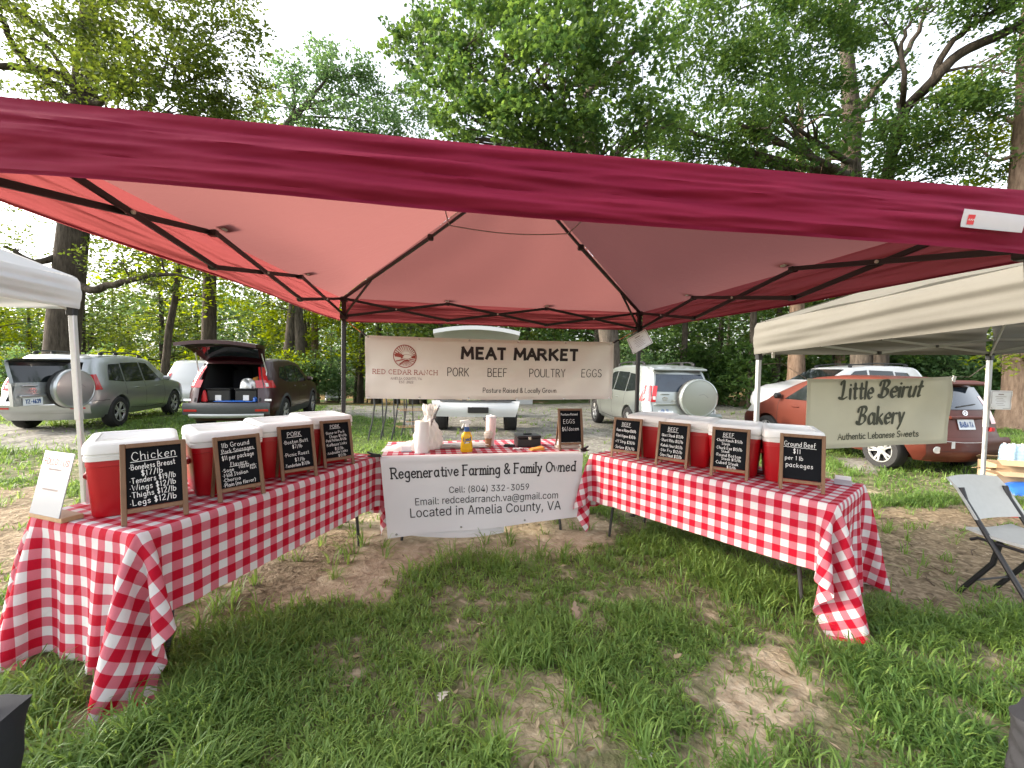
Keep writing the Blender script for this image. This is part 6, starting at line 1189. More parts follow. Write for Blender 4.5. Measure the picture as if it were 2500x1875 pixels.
# ---------------------------------------------------------------- fallen leaves and twigs
def fallen():
    r = random.Random(5)
    def lobed(s, k):
        P = []; n = 9
        for i in range(n):
            v = i/(n-1); P.append((.05*s+ (.30 if i % 2 else .12)*s*math.sin(math.pi*(.1+.85*v))*(1.1-.3*v), s*(v-.5)))
        P = P+[(0, s*.56)]+[(-x, y) for x, y in P[::-1]]
        m = MB(); m.add([(x, y, .02*s*4*abs(x)/s+.05*s*math.sin(y/s*4+k)) for x, y in P]+[(0, s*(j/4-.5), .05*s*math.sin((j/4-.5)*4+k)) for j in range(5)], [])
        V = m.v[0]; n2 = len(P); F = []
        for i in range(n-1): F.append((n2+min(4, int(i/2)), i, i+1)); F.append((n2+min(4, int(i/2)), n2-2-i, n2-1-i)) if n2-1-i < n2 else None
        for i in range(0, n-1, 2): F.append((n2+int(i/2), n2+min(4, int(i/2)+1), min(i+2, n-1)) if 0 else (n2+int(i/2), i+2 if i+2 < n else n-1, n2+min(4, int(i/2)+1))); F.append((n2+int(i/2), n2+min(4, int(i/2)+1), n2-1-min(i+2, n-1)))
        F.append((n2+4, n-1, n)); F.append((n2+4, n, n+1)); m.f = [q for q in F if len(set(q)) == 3]; return m
    L = [("pale grey oak leaf lying at the bottom edge of the lawn", 1575, 1850, .13, "greyleaf", 2.4), ("tan oak leaf lying under the right table's near leg", 1922, 1478, .11, "dryleaf", .3), ("grey oak leaf on the bare patch left of the lawn centre", 1082, 1712, .09, "greyleaf", 2.9), ("brown oak leaf on the bare patch right of the lawn centre", 1508, 1700, .10, "dryleaf", .8),
         ("curled brown leaf standing in the grass at lawn centre", 1405, 1510, .10, "dryleaf", 1.3), ("brown leaf in the grass left of the tan oak leaf", 1645, 1432, .08, "dryleaf", 2.), ("tan leaf in the sparse grass below the left table's cloth corner", 470, 1738, .08, "dryleaf", 1.), ("pale scrap of leaf on the brown dirt near the chair", 2450, 1483, .05, "greyleaf", 0.)]
    for lb, px, py, s, mt_, rz in L:
        p = gz(px, py); o = lobed(s, px).build("fallen_leaf", mt_, None, 60); o.location = (p[0], p[1], .028); o.rotation_euler = (.25, .15, rz)
        if "standing" in lb: o.rotation_euler = (1.2, .1, .4); o.location = (p[0], p[1], .05)
        tag(o, lb, "leaf", "fallen leaves on the lawn")
    for i, (px, py, ln_, a, lb) in enumerate(((2225, 1335, .26, .2, "dark forked twig on the dirt between table and chair"), (2270, 1420, .2, .9, "thin dark twig on the dirt by the chair's rear leg"), (2200, 1270, .22, -.2, "straight dark twig on the dirt behind the right table end"), (2380, 1350, .24, .5, "dark twig on the dirt under the folding chair"), (2292, 1395, .14, 1.4, "pale upright twig by the chair's left leg"), (1345, 1860, .07, 1.1, "short black twig on the sand at the bottom edge"))):
        p = gz(px, py); d = np.array([math.cos(a), math.sin(a), 0]); n_ = np.array([-d[1], d[0], 0]); b = np.array([p[0], p[1], .012])
        m = MB().tube([b-d*ln_/2, b-d*ln_*.1+n_*.02+[0, 0, .008], b+d*ln_/2], [.005, .004, .002], 6); m.tube([b, b+d*ln_*.2+n_*ln_*.2], [.003, .0015], 5); tag(m.build("fallen_twig", "twig"), lb, "twig", "fallen twigs on the ground")
fallen()
# ---------------------------------------------------------------- vehicles
def pw(xs, ys): return lambda t: float(np.interp(t, xs, ys))
class Car:
    def __init__(s, label, name, cat, X, Z, head, spec, zoff=0., group=None):
        s.sp = spec; g = gd(X, Z); a = math.atan2(1, 0)
        s.t = thing(name, label, cat, (g[0], g[1], float(gh(g[0], g[1]))+zoff), 0, group)
        # heading: camera-frame angle (0 = straight away from the camera, positive = to the right); local +y is forward
        s.t.rotation_euler = (0, 0, -(CYAW+head)); s.L = spec['L']; s.W = spec['W']/2
        s.roof = pw(*zip(*spec['roof'])); s.rear = pw(*zip(*spec['rear'])); s.front = pw(*zip(*spec['front'])); s.belt = spec['belt']; s.paint = spec['paint']
        s.build()
    def half(s, y, z):   # half width at nominal length y and height z
        e = min(y, s.L-y); pl = 1-.16*math.exp(-e/.14)-.06*math.exp(-e/.6); w = s.W*pl; zt = s.roof(y); b = s.belt
        lo = np.interp(z, [.2, .3, .45, .62, .85, b], [w-.16, w-.06, w-.015, w, w-.005, w-.045])
        if z <= b: return float(lo)
        tb = s.sp.get('tumble', .30); return float(w-.045-tb*(z-b))
    def section(s, y):
        zt = s.roof(y); b = min(s.belt, zt-.10); P = [(0, s.sp['zu'])]
        for z in (s.sp['zu']+.001, .36, .46, .56, .66, .76, .86): P.append((s.half(y, min(z, b-.02)), min(z, b-.02)))
        P.append((s.half(y, b), b)); zc = zt-.075; n = 4
        for k in range(1, n+1): z = b+(zc-b)*k/n; P.append((s.half(y, z), z))
        we = s.half(y, zc); P += [(we-.018, zc+.032), (we-.06, zc+.056), (we*.70, zt-.006), (we*.35, zt-.001), (0, zt)]
        return P
    def pt(s, y, x, z):
        k = 1-y/s.L; return np.array([x, y+s.rear(z)*max(0, 1-y/(.32*s.L))-s.front(z)*max(0, 1-(s.L-y)/(.25*s.L)), z])
    def ysurf(s, y, z): return s.pt(y, 0, z)[1]
    def sidept(s, y, z, sd, e=.006): return s.pt(y, sd*(s.half(y, z)+e), z)
    def rearpt(s, x, z, e=.006):
        w = s.half(0, z); return np.array([x, s.rear(z)-.07*(1-min(1, (x/w)**2))-e, z])
    def build(s):
        ys = sorted(set([0, .012, .04, .09, .16, .26, s.L-.26, s.L-.16, s.L-.09, s.L-.04, s.L-.012, s.L]+list(np.linspace(.4, s.L-.4, 34)))); V = []; rings = []; k = 0
        for y in ys:
            P = s.section(y); R = [s.pt(y, x, z) for x, z in P]; Lf = [s.pt(y, -x, z) for x, z in P[1:-1]]
            ring = R+Lf[::-1]; V += ring; rings.append(list(range(k, k+len(ring)))); k += len(ring)
        n = len(rings[0]); F = [(rings[i][j], rings[i][(j+1) % n], rings[i+1][(j+1) % n], rings[i+1][j]) for i in range(len(rings)-1) for j in range(n)]
        m = (n-2)//2+2
        for ri, end in ((0, 0), (-1, 1)):
            rg = rings[ri]; cols = 7; rows = []
            for j in range(1, m-1):
                a, b = rg[j], rg[n-j]; row = [a]
                for c in range(1, cols):
                    t_ = c/cols; p = np.array(V[a])*(1-t_)+np.array(V[b])*t_; p[1] += (-.07 if end == 0 else .10)*(1-(2*t_-1)**2); V.append(p); row.append(k); k += 1
                rows.append(row+[b])
            fl = (lambda q: q) if end == 0 else (lambda q: q[::-1])
            for r0, r1 in zip(rows, rows[1:]):
                for c in range(cols): F.append(fl((r0[c], r1[c], r1[c+1], r0[c+1])))
            for c in range(cols): F.append(fl((rg[0], rows[0][c], rows[0][c+1]))); F.append(fl((rg[m-1], rows[-1][c+1], rows[-1][c])))
        mb = MB().add(V, F); me = mb.mesh("body", s.paint, None); bm = bmesh.new(); bm.from_mesh(me); bmesh.ops.recalc_face_normals(bm, faces=bm.faces); bm.to_mesh(me); bm.free()
        o = link("body", me, s.t); cut = MB(); sp = s.sp; wr = sp['wr']
        for y in sp['ax']:
            for sd in (-1, 1): cut.tube([(sd*(s.W-.10-sp.get('ww', .215)), y, wr), (sd*(s.W+.25), y, wr)], wr+.055, 26)
        cm = cut.mesh("cut", "liner"); co = link("cut", cm, s.t); objs = [co]
        md = o.modifiers.new("b", 'BOOLEAN'); md.operation = 'DIFFERENCE'; md.object = co; md.solver = 'EXACT'
        if 'cargo' in sp:
            y1, hw0, hw1, z0, z1 = sp['cargo']; c2 = MB().add([(x*(hw0 if z == z0 else hw1), y, z) for z in (z0, z1) for y in (-.5, y1) for x in (-1, 1)], [(0, 2, 3, 1), (4, 5, 7, 6), (0, 1, 5, 4), (2, 6, 7, 3), (0, 4, 6, 2), (1, 3, 7, 5)])
            c2o = link("cut2", c2.mesh("cut2", "liner"), s.t); md = o.modifiers.new("c", 'BOOLEAN'); md.operation = 'DIFFERENCE'; md.object = c2o; md.solver = 'EXACT'; objs.append(c2o)
        bpy.context.view_layer.update(); dg = bpy.context.evaluated_depsgraph_get(); ne = bpy.data.meshes.new_from_object(o.evaluated_get(dg)); o.modifiers.clear(); o.data = ne
        ne.polygons.foreach_set("use_smooth", [True]*len(ne.polygons)); ne.set_sharp_from_angle(angle=rad(38))
        for q in objs: bpy.data.objects.remove(q)
        s.body = o
        if 'cargo' in sp:
            y1, hw0, hw1, z0, z1 = sp['cargo']; e = .008; mm = MB(); A = [(x*((hw0 if z == z0 else hw1)-e), y, z+(e if z == z0 else -e)) for z in (z0, z1) for y in (s.rear(z)+.04, y1-e) for x in (-1, 1)]
            mm.add(A, [(1, 3, 2, 0), (6, 7, 5, 4), (3, 7, 6, 2), (2, 6, 4, 0), (5, 7, 3, 1)]); mm.build("cargo_liner", "liner", s.t, None)
            mm = MB(); 
            for zz0, zz1 in ((z0, z1),):
                pass
            for xs_ in (-.30, .30): mm.box((xs_, y1-.1, (z0+z1)/2+.02), (.44, .12, .62), None, .05); mm.box((xs_, y1-.1, z1-.10), (.24, .09, .17), None, .04)
            mm.build("rear_seat", "blackfab", s.t)
        for y in sp['ax']:
            for sd in (-1, 1): s.wheel(y, sd)
        for w in sp['windows']: 
            for sd in (-1, 1): s.panel(w, sd, "side_window", "glass")
        s.seams()
        a, b = sp['ws']; m_ = MB().grid(lambda u, v: (lambda y, x: s.pt(y, x, s.roof(y)-.02*(x/s.W)**4+.004))(a+(b-a)*v, (2*u-1)*(s.half(a+(b-a)*v, s.roof(a+(b-a)*v)-.08)-.09)), np.linspace(0, 1, 9), np.linspace(0, 1, 8)); m_.build("windscreen", "glass", s.t, 60)
        for sd in (-1, 1):
            y = sp['mirror']; p = s.sidept(y, s.belt+.03, sd, .0); MB().box(p+[sd*.10, .0, .05], (.17, .09, .12), None, .035).build("wing_mirror", s.paint if not sp.get('bm') else "black", s.t)
            for yh in sp['handles']: MB().box(s.sidept(yh, sp.get('hz', .90), sd, .012), (.03, .17, .028), None, .010).build("door_handle", s.paint, s.t)
            if sp.get('arch'):
                for y in sp['ax']:
                    mm = MB(); n_ = 15; A = []; B = []
                    for i in range(n_):
                        t_ = math.pi*(1.02-1.04*i/(n_-1))+0; 
                        for r_, lst in ((wr+.045, A), (wr+.115, B)): yy, zz = y+r_*math.cos(t_), wr+r_*math.sin(t_); lst.append((yy, max(zz, .22)))
                    mm.add([s.sidept(yy, zz, sd, .012) for yy, zz in A]+[s.sidept(yy, zz, sd, .004) for yy, zz in B], [(i, i+1, n_+i+1, n_+i) if sd > 0 else (i, n_+i, n_+i+1, i+1) for i in range(n_-1)]); mm.build("arch_trim", sp['arch'], s.t, 60)
        if sp.get('rack'):
            y0, y1 = sp['rack']
            for sd in (-1, 1):
                P = [np.array([sd*(s.half(y, s.roof(y)-.08)-.09), y+s.rear(1.6)*max(0, 1-y/(.32*s.L)), s.roof(y)+.055]) for y in np.linspace(y0, y1, 8)]; mm = MB().tube(P, .016, 8)
                for q in (P[0], P[3], P[-1]): mm.box(q-[0, 0, .035], (.045, .12, .06), None, .012)
                mm.build("roof_rail", "black", s.t)
    def wheel(s, y, sd):
        r = s.sp['wr']; w = s.sp.get('ww', .215); ax = np.array([[0, 0, sd], [0, 1, 0], [-sd, 0, 0]], float); c = (sd*(s.W-w/2-.008), y, r)
        MB().lathe([(r*.62, -w/2), (r*.93, -w/2), (r*.985, -w*.38), (r, -w*.2), (r, w*.2), (r*.985, w*.38), (r*.93, w/2), (r*.66, w*.5), (r*.64, w*.40)], 30, c, ax, False).build("wheel", "tyre", s.t, 40)
        wo = s.t.children[-1] if 0 else [q for q in s.t.children if q.name.startswith("wheel")][-1]
        m = MB(); m.lathe([(r*.60, w*.46), (r*.655, w*.46), (r*.655, w*.40), (r*.60, w*.30)], 30, c, ax, False); m.lathe([(0, w*.40), (.055, w*.42), (.07, w*.34)], 14, c, ax, False)
        for i in range(5):
            a = 2*math.pi*i/5+.3
            for da in (-.13, .13):
                p0 = np.array([.05*math.cos(a+da), .05*math.sin(a+da), w*.36]); p1 = np.array([r*.62*math.cos(a+da*1.3), r*.62*math.sin(a+da*1.3), w*.42]); m.bar(np.array(c)+ax @ p0, np.array(c)+ax @ p1, .030, .02, ax @ np.array([0, 0, 1.]))
        m.build("rim", "rim", wo, 40); MB().lathe([(0, w*.1), (r*.63, w*.1), (r*.63, w*.05), (0, w*.05)], 24, c, ax, False).build("brake_disc", "liner", wo, 40)
    def panel(s, q, sd, nm, mat, e=.006, nu=9, nv=5, parent=None):   # q: (y,z) corners: rear-low, front-low, front-high, rear-high
        a, b, c, d = [np.array(p) for p in q]
        def f(u, v): p = (a*(1-u)+b*u)*(1-v)+(d*(1-u)+c*u)*v; return s.sidept(p[0], p[1], sd, e)
        m = MB().grid(f if sd > 0 else (lambda u, v: f(1-u, v)), np.linspace(0, 1, nu), np.linspace(0, 1, nv)); return m.build(nm, mat, parent or s.t, 60)
    def rpanel(s, x0, x1, z0, z1, nm, mat, e=.006, tx=0., parent=None, rnd=0., build=True, mb=None):
        def f(u, v): z = z0+(z1-z0)*v; k = 1-tx*v; x = ((x0+x1)/2)+(x1-x0)*(u-.5)*k; return s.rearpt(x, z+ (rnd*(-((2*u-1)**4)*(1 if v > .5 else -1)) if rnd else 0), e)
        m = (mb or MB()).grid(lambda u, v: f(1-u, v), np.linspace(0, 1, 13), np.linspace(0, 1, 6)); return m.build(nm, mat, parent or s.t, 60) if build else m
    def seams(s):
        for sd in (-1, 1):
            for P in s.sp['seams']:
                m = MB(); P = [np.array(p) for p in P]
                for a, b in zip(P, P[1:]):
                    n_ = np.array([-(b-a)[1], (b-a)[0]])/(np.linalg.norm(b-a)+1e-9)*.005; k = 5
                    m.add([s.sidept(*(a+(b-a)*i/k+n_), sd, .003) for i in range(k+1)]+[s.sidept(*(a+(b-a)*i/k-n_), sd, .003) for i in range(k+1)], [(i, i+1, k+2+i, k+1+i) for i in range(k)])
                m.build("door_seam", "liner", s.t, None)
    def plate(s, x, z, text, parent=None, fn=None):
        f = fn or (lambda u, w, e: s.rearpt(x+u, z+w, .012+e)); p = MB().grid(lambda u, v: f(.155-.31*u, -.078+.156*v, 0), (0, .5, 1), (0, .5, 1)).build("licence_plate", "plate", parent or s.t, 60)
        m = MB(); write(m, text, 0, -.04, .075, .014, lambda u, w: f(u, w, .003), 'c', xs=.52, gap=.2); m.build("plate_lettering", "bluelab", p, None)
SUV = dict(L=4.45, W=1.82, zu=.26, belt=1.02, wr=.355, ax=(.88, 3.54), roof=[(0, 1.60), (.25, 1.66), (.9, 1.69), (1.9, 1.69), (2.55, 1.63), (3.25, 1.14), (3.45, 1.08), (4.1, 1.0), (4.35, .90), (4.45, .80)],
  rear=[(.2, .10), (.40, .02), (.60, 0), (.66, .05), (.72, .10), (1.0, .12), (1.35, .24), (1.62, .40), (1.75, .45)], front=[(.2, .12), (.45, 0), (.65, .02), (.9, .12), (1.1, .3)], paint="silver", ws=(2.62, 3.22), mirror=2.95, handles=(1.62, 2.55), rack=(.55, 2.3), arch="silver",
  windows=[((.52, 1.10), (1.12, 1.05), (1.12, 1.48), (.62, 1.46)), ((1.18, 1.05), (1.98, 1.05), (1.98, 1.52), (1.18, 1.50)), ((2.04, 1.05), (2.86, 1.05), (2.36, 1.50), (2.04, 1.52))],
  seams=[[(1.15, 1.03), (1.15, .70), (1.32, .42), (2.0, .36)], [(2.01, 1.03), (2.01, .36)], [(2.95, 1.02), (2.98, .62), (2.92, .38), (2.0, .36)], [(.1, .66), (.5, .66)]])
def lightsuv(c, z0=.88, z1=1.22):
    for sd in (-1, 1):
        m = MB(); ys = (0.0, .10, .22); 
        m.grid(lambda u, v: c.sidept(.002+(.26-.09*v)*u*u, z0+(z1-z0)*v+.02*u, sd, .014), np.linspace(0, 1, 14), np.linspace(0, 1, 6))
        w0 = c.half(0, (z0+z1)/2); m.grid(lambda u, v: c.rearpt(sd*(c.half(0, z0+(z1-z0)*v)-.10*(1-u)*(1-.2*v)), z0+(z1-z0)*v, .014), np.linspace(0, 1, 4), np.linspace(0, 1, 6)); o = m.build("tail_light", "lamp", c.t, 60)
        MB().grid(lambda u, v: c.rearpt(sd*(c.half(0, z0+.08)-.085+.06*u), z0+.05+.07*v, .019), np.linspace(0, 1, 4), np.linspace(0, 1, 3)).build("reversing_lamp", "lampw", o, 60)
def spare(parent, c, R=None, nrm=np.array([0, -1., 0]), r=.40, mat="silver"):
    ax = np.array([[1, 0, 0], [0, 0, -1], [0, 1, 0]], float)
    if R is not None: ax = R @ ax
    o = MB().lathe([(r*.80, 0), (r*.98, .01), (r, .03), (r, .12), (r*.985, .145)], 40, c, ax, False).build("spare_wheel", "tyre", parent, 40)
    MB().lathe([(r*1.0, .10), (r*1.012, .11), (r*1.012, .18), (r*.992, .197), (r*.95, .206), (r*.93, .206), (r*.91, .201), (r*.5, .208), (0, .21)], 44, c, ax, False).build("wheel_cover", mat, o, 28)
    m = MB(); cc = np.array(c); ribbons(m, [catmull(np.array([(-.02, .07), (.07, .085), (.13, .06), (.17, .02)]))], .004, lambda x, z: cc+ax @ np.array([x, z, .2125])); m.build("cover_crease", "cladding", o, None)
def suv_rear(c, paint, closed=True):
    MB().grid(lambda u, v: c.rearpt(.82-1.64*u, .40+.24*v, .035 if .1 < v < .9 else .012), np.linspace(0, 1, 15), np.linspace(0, 1, 6)).build("rear_bumper", paint, c.t, 50)
    for sd in (-1, 1): c.rpanel(sd*.62-.12, sd*.62+.12, .50, .535, "reflector", "lamp", .042)
# silver SUV at right, closed, spare wheel on its rear door
def suv_right():
    sp = dict(SUV); sp['paint'] = "silverw"; sp['arch'] = "silverw"
    c = Car("pale silver SUV with a spare wheel cover, parked right of the meat market banner", "parked_suv", "car", 3.63, 8.75, rad(-5), sp)
    lightsuv(c); suv_rear(c, "silverw")
    d = c.rpanel(-.66, .66, .68, 1.50, "rear_door", "silverw", .004, .16)
    c.rpanel(-.60, .60, 1.10, 1.47, "rear_window", "glassb", .010, .14, d)
    m = MB(); c.rpanel(-.675, -.663, .66, 1.50, "x", "liner", .006, 0, None, 0, False, m); c.rpanel(.663, .675, .66, 1.50, "x", "liner", .006, 0, None, 0, False, m); m.build("door_gap", "liner", c.t, None)
    MB().box(c.rearpt(0, 1.585, -.02), (1.22, .22, .05), rotx(rad(12)), .02).build("spoiler", "silverw", c.t)
    spare(c.t, c.rearpt(.24, .98, .02), None, mat="silverw"); c.plate(-.40, .73, "JAK-1192")
    MB().box(c.rearpt(-.40, .84, .02), (.46, .06, .05), None, .015).build("plate_garnish", "silverw", c.t); MB().box(c.rearpt(-.40, 1.05, .02), (.20, .03, .03), None, .012).build("rear_door_handle", "silverw", c.t)
    m = MB(); f = lambda x, z: c.rearpt(-.40+x, .955+z, .014); ci = [np.array([(.055*math.cos(a)*k, .036*math.sin(a)*q) for a in np.linspace(0, 6.283, 22)]) for k, q in ((1, 1), (.42, .95))]; ribbons(m, ci, .009, f); ribbons(m, [np.array([(-.04, .018), (.04, .018)])], .009, f); m.build("badge", "chrome", c.t, None)
    m = MB(); write(m, "RAV4", -.56, .9, .03, .006, lambda x, z: c.rearpt(x, z, .014), 'c', xs=.9) if 0 else ribbons(m, [np.array([(-.27+.03*i, .895), (-.25+.03*i, .915)]) for i in range(4)], .009, lambda x, z: c.rearpt(x, z, .014)); m.build("model_mark", "chrome", c.t, None)
suv_right()
def suv_left():
    sp = dict(SUV); sp['cargo'] = (1.5, .62, .52, .66, 1.50)
    c = Car("silver SUV at left with its spare wheel door swung open", "parked_suv", "car", -9.86, 8.75, rad(-17), sp)
    lightsuv(c); suv_rear(c, "silver")
    a = rad(73); hinge = np.array([.70, .06, 0.]); R = rotz(a)   # swung about its right edge toward the camera
    def D(x, z, e=0.): y = np.interp(z, [.66, .72, 1.0, 1.10, 1.5], [0, 0, .015, .04, .22]); return hinge+R @ np.array([x-.70, y-.07*(1-(x/.75)**2)-e, 0])+[0, 0, z]
    us = np.linspace(0, 1, 15); m = MB().grid(lambda u, v: D(.66-1.32*u*(1-.10*max(0, v-.5)), .66+.44*v, .03), us, np.linspace(0, 1, 6)); m.grid(lambda u, v: D(-.66+1.32*u, .66+.44*v, -.04), us, np.linspace(0, 1, 6))
    for x in (-.66, .66): m.grid(lambda u, v: D(x, .66+.44*v, -.04+.07*(u if x < 0 else 1-u)), (0, 1), np.linspace(0, 1, 6))
    m.grid(lambda u, v: D(.66-1.32*u, .66, -.04+.07*v), us, (0, 1)); d = m.build("rear_door", "silver", c.t, 50)
    MB().grid(lambda u, v: D((.63-1.26*u)*(1-.10*v), 1.10+.40*v, .022), us, np.linspace(0, 1, 6)).build("rear_window", "glass", d, 60)
    m = MB()
    for x0 in (-.645, .645): m.grid(lambda u, v: D((x0+.03*(1-2*u))*(1-.1*v), 1.09+.43*v, .026), (0, 1), np.linspace(0, 1, 6))
    m.build("window_frame", "silver", d, 60)
    MB().grid(lambda u, v: D((.64-1.28*u)*.92, 1.50+.055*v, .02+.17*v), us, (0, .5, 1)).build("spoiler", "silver", d, 60); MB().grid(lambda u, v: D((.64-1.28*u)*.92, 1.48+.03*v, .024+.03*v), us, (0, 1)).build("spoiler_underside", "black", d, 60)
    spare(d, D(.22, .96, .045), R); c.plate(0, 0, "YZ-4639", d, lambda u, w, e: D(-.38+u, .745+w, .046+e))
    MB().box(D(-.38, .845, .055), (.44, .05, .05), R, .015).build("plate_garnish", "silver", d); MB().box(D(-.40, 1.04, .05), (.26, .03, .035), R, .012).build("handle", "silver", d)
    m = MB(); f = lambda x, z: D(-.36+x, .955+z, .036); ribbons(m, [np.array([(.055*math.cos(t_)*k, .036*math.sin(t_)) for t_ in np.linspace(0, 6.283, 22)]) for k in (1, .42)], .009, f); ribbons(m, [np.array([(-.04, .018), (.04, .018)]), np.array([(-.02, -.07), (.12, -.07)])], .009, f); m.build("badge", "chrome", d, None)
    t = thing("storage_bin", "dark blue storage bin inside the open back of the silver SUV", "bin", tuple(np.array(c.t.matrix_world.translation) if 0 else (0, 0, 0)))
    bpy.context.view_layer.update(); t.location = c.t.matrix_world @ Vector((-.30, .62, .675)); t.rotation_euler = c.t.rotation_euler
    MB().box((0, 0, .17), (.48, .44, .34), None, .02).build("bin", "bluelab", t); MB().box((0, 0, .355), (.51, .47, .03), None, .012).build("lid", "bluelab", t)
suv_left()
def crossover():
    sp = dict(SUV); sp.update(L=4.60, W=1.86, belt=1.06, wr=.36, ax=(.95, 3.61), paint="maroonp", arch="cladding", rack=None, cargo=(1.7, .60, .54, .66, 1.52), mirror=3.0, handles=(1.75, 2.7), hz=.98,
      roof=[(0, 1.60), (.2, 1.64), (.9, 1.68), (1.9, 1.68), (2.6, 1.60), (3.35, 1.16), (3.6, 1.10), (4.2, 1.02), (4.5, .90), (4.6, .80)],
      rear=[(.2, .12), (.36, .03), (.5, 0), (.62, .0), (.68, .06), (.95, .10), (1.2, .16), (1.6, .42), (1.75, .48)], ws=(2.7, 3.3),
      windows=[((.62, 1.22), (1.22, 1.10), (1.22, 1.48), (.80, 1.46)), ((1.28, 1.10), (2.06, 1.08), (2.06, 1.52), (1.28, 1.50)), ((2.12, 1.08), (2.98, 1.08), (2.46, 1.49), (2.12, 1.52))],
      seams=[[(1.25, 1.08), (1.25, .78), (1.42, .5), (2.1, .44)], [(2.09, 1.06), (2.09, .44)], [(3.05, 1.04), (3.08, .66), (3.0, .46), (2.1, .44)]])
    c = Car("dark maroon crossover with raised tailgate and loaded boot behind the left coolers", "parked_crossover", "car", -6.28, 9.2, rad(-12.5), sp)
    MB().grid(lambda u, v: c.rearpt(.86-1.72*u, .40+.26*v, .03), np.linspace(0, 1, 15), np.linspace(0, 1, 6)).build("rear_bumper", "cladding", c.t, 50)
    MB().grid(lambda u, v: c.rearpt(.74-1.48*u, .33+.09*v, .045+.02*math.sin(math.pi*v)), np.linspace(0, 1, 15), np.linspace(0, 1, 5)).build("skid_plate", "alug", c.t, 50)
    for sd in (-1, 1):
        MB().grid(lambda u, v: c.sidept(.35+3.6*u, .28+.16*v, sd, .010), np.linspace(0, 1, 16), np.linspace(0, 1, 3)).build("sill_cladding", "cladding", c.t, 50)
        c.rpanel(sd*.70-.13, sd*.70+.13, .47, .52, "reflector", "lamp", .036)
        m = MB(); m.grid(lambda u, v: c.sidept(.002+.30*u*u*(1-.25*v), .99+.17*v, sd, .014), np.linspace(0, 1, 15), np.linspace(0, 1, 5)); m.grid(lambda u, v: c.rearpt(sd*(c.half(0, 1+.16*v)-.14*(1-u)), .99+.17*v, .014), np.linspace(0, 1, 4), np.linspace(0, 1, 5))
        m.grid(lambda u, v: c.sidept(.002+.09*u*u*(1-.4*v), 1.16+.30*v, sd, .014), np.linspace(0, 1, 9), np.linspace(0, 1, 6)); m.grid(lambda u, v: c.rearpt(sd*(c.half(0, 1.16+.30*v)-.045*(1-u)), 1.16+.30*v, .014), np.linspace(0, 1, 4), np.linspace(0, 1, 6)); o = m.build("tail_light", "lamp", c.t, 60)
        MB().grid(lambda u, v: c.sidept(.02+.05*u, 1.02+.08*v, sd, .02), (0, 1), (0, 1)).build("reversing_lamp", "lampw", o, 60)
        c.rpanel(sd*.80-.07, sd*.80+.07, .70, .745, "chrome_strip", "chrome", .012)
    # raised tailgate hinged at the roof edge
    hy, hz = .52, 1.655; a = rad(8)
    def D(u, s_, e):   # u across -1..1, s_ out from the hinge 0..1.15 m (window part then lower part)
        y = hy-s_*math.cos(a)*1.0; z = hz+s_*math.sin(a)+.26*math.sin(min(1, s_/1.12)*math.pi*.55)-.13*max(0, s_-.62)*1.6; w = .60+.16*min(1, s_/.6); return np.array([u*w, y+.05*(u*u)*(s_ > .5), z+e-.07*u*u])
    us, vs = np.linspace(-1, 1, 13), np.linspace(0, 1.12, 12); m = MB().grid(lambda u, v: D(-u, v, .045), us, vs); m.grid(lambda u, v: D(u, v, -.03), us, vs)
    for e in (0, 1.12): m.grid(lambda u, v: D(u if e else -u, e, -.03+.075*v), us, (0, 1))
    for e in (-1, 1): m.grid(lambda u, v: D(e, u, -.03+.075*(v if e < 0 else 1-v)), vs, (0, 1))
    d = m.build("tailgate", "maroonp", c.t, 50); MB().grid(lambda u, v: D(u*.82, .14+.42*v, -.034), us, np.linspace(0, 1, 6)).build("tailgate_window", "glassb", d, 60)
    MB().grid(lambda u, v: D(u*.94, .60+.5*v, -.036), us, np.linspace(0, 1, 6)).build("inner_trim", "liner", d, 60)
    m = MB().box(D(-.02, .98, -.045), (.09, .03, .012), None, .003); m.build("latch", "chrome", d)
    for sd in (-1, 1): MB().tube([(sd*.70, .20, 1.0), (sd*.69, .30, 1.35), D(sd*.92, .42, -.05)], .012, 8).build("gas_strut", "alu", c.t)
    m = MB()
    for sd in (-1, 1): m.bar((sd*.64, .05, .68), (sd*.585, .40, 1.52), .05, .05)
    m.build("boot_frame", "liner", c.t)
    bpy.context.view_layer.update(); Mw = c.t.matrix_world.copy()
    def inn(p): return Mw @ Vector(p)
    for x, lb in ((-.26, "black storage tote at left in the crossover's boot"), (.30, "black storage tote at right in the crossover's boot")):
        t = thing("storage_tote", lb, "tote", inn((x, .38, .68)), c.t.rotation_euler[2], "black totes in the open boot"); MB().box((0, 0, .13), (.46, .36, .26), None, .02).build("bin", "black", t); MB().box((0, 0, .275), (.49, .39, .03), None, .01).build("lid", "black", t)
        MB().box((0, -.182, .08), (.12, .004, .12)).build("label_card", "paper", t)
    def sb(nm, lb, cat, p, mat, a_, b_, c_, sd_): soft(nm, lb, cat, inn(p), mat, a_, b_, c_, sd_)
    sb("foil_bag", "crumpled silver foil bag on top of the right black tote", "bag", (.28, .36, .97), "alu", .17, .1, .20, 4); sb("pink_tumbler", "pink and blue tumbler at the left edge of the boot", "tumbler", (-.52, .18, .68), "redbag", .055, .05, .22, 9)
    sb("yellow_bag", "yellow bag behind the foil bag in the boot", "bag", (.42, .62, 1.0), "orange", .2, .1, .2, 12); sb("blue_sheet", "blue plastic sheet spread on the boot floor", "sheet", (.05, .16, .675), "bluebag", .42, .07, .025, 7); sb("blue_ball", "small blue ball beside the right black tote", "ball", (.50, .16, .68), "bluebag", .05, .05, .09, 2)
crossover()
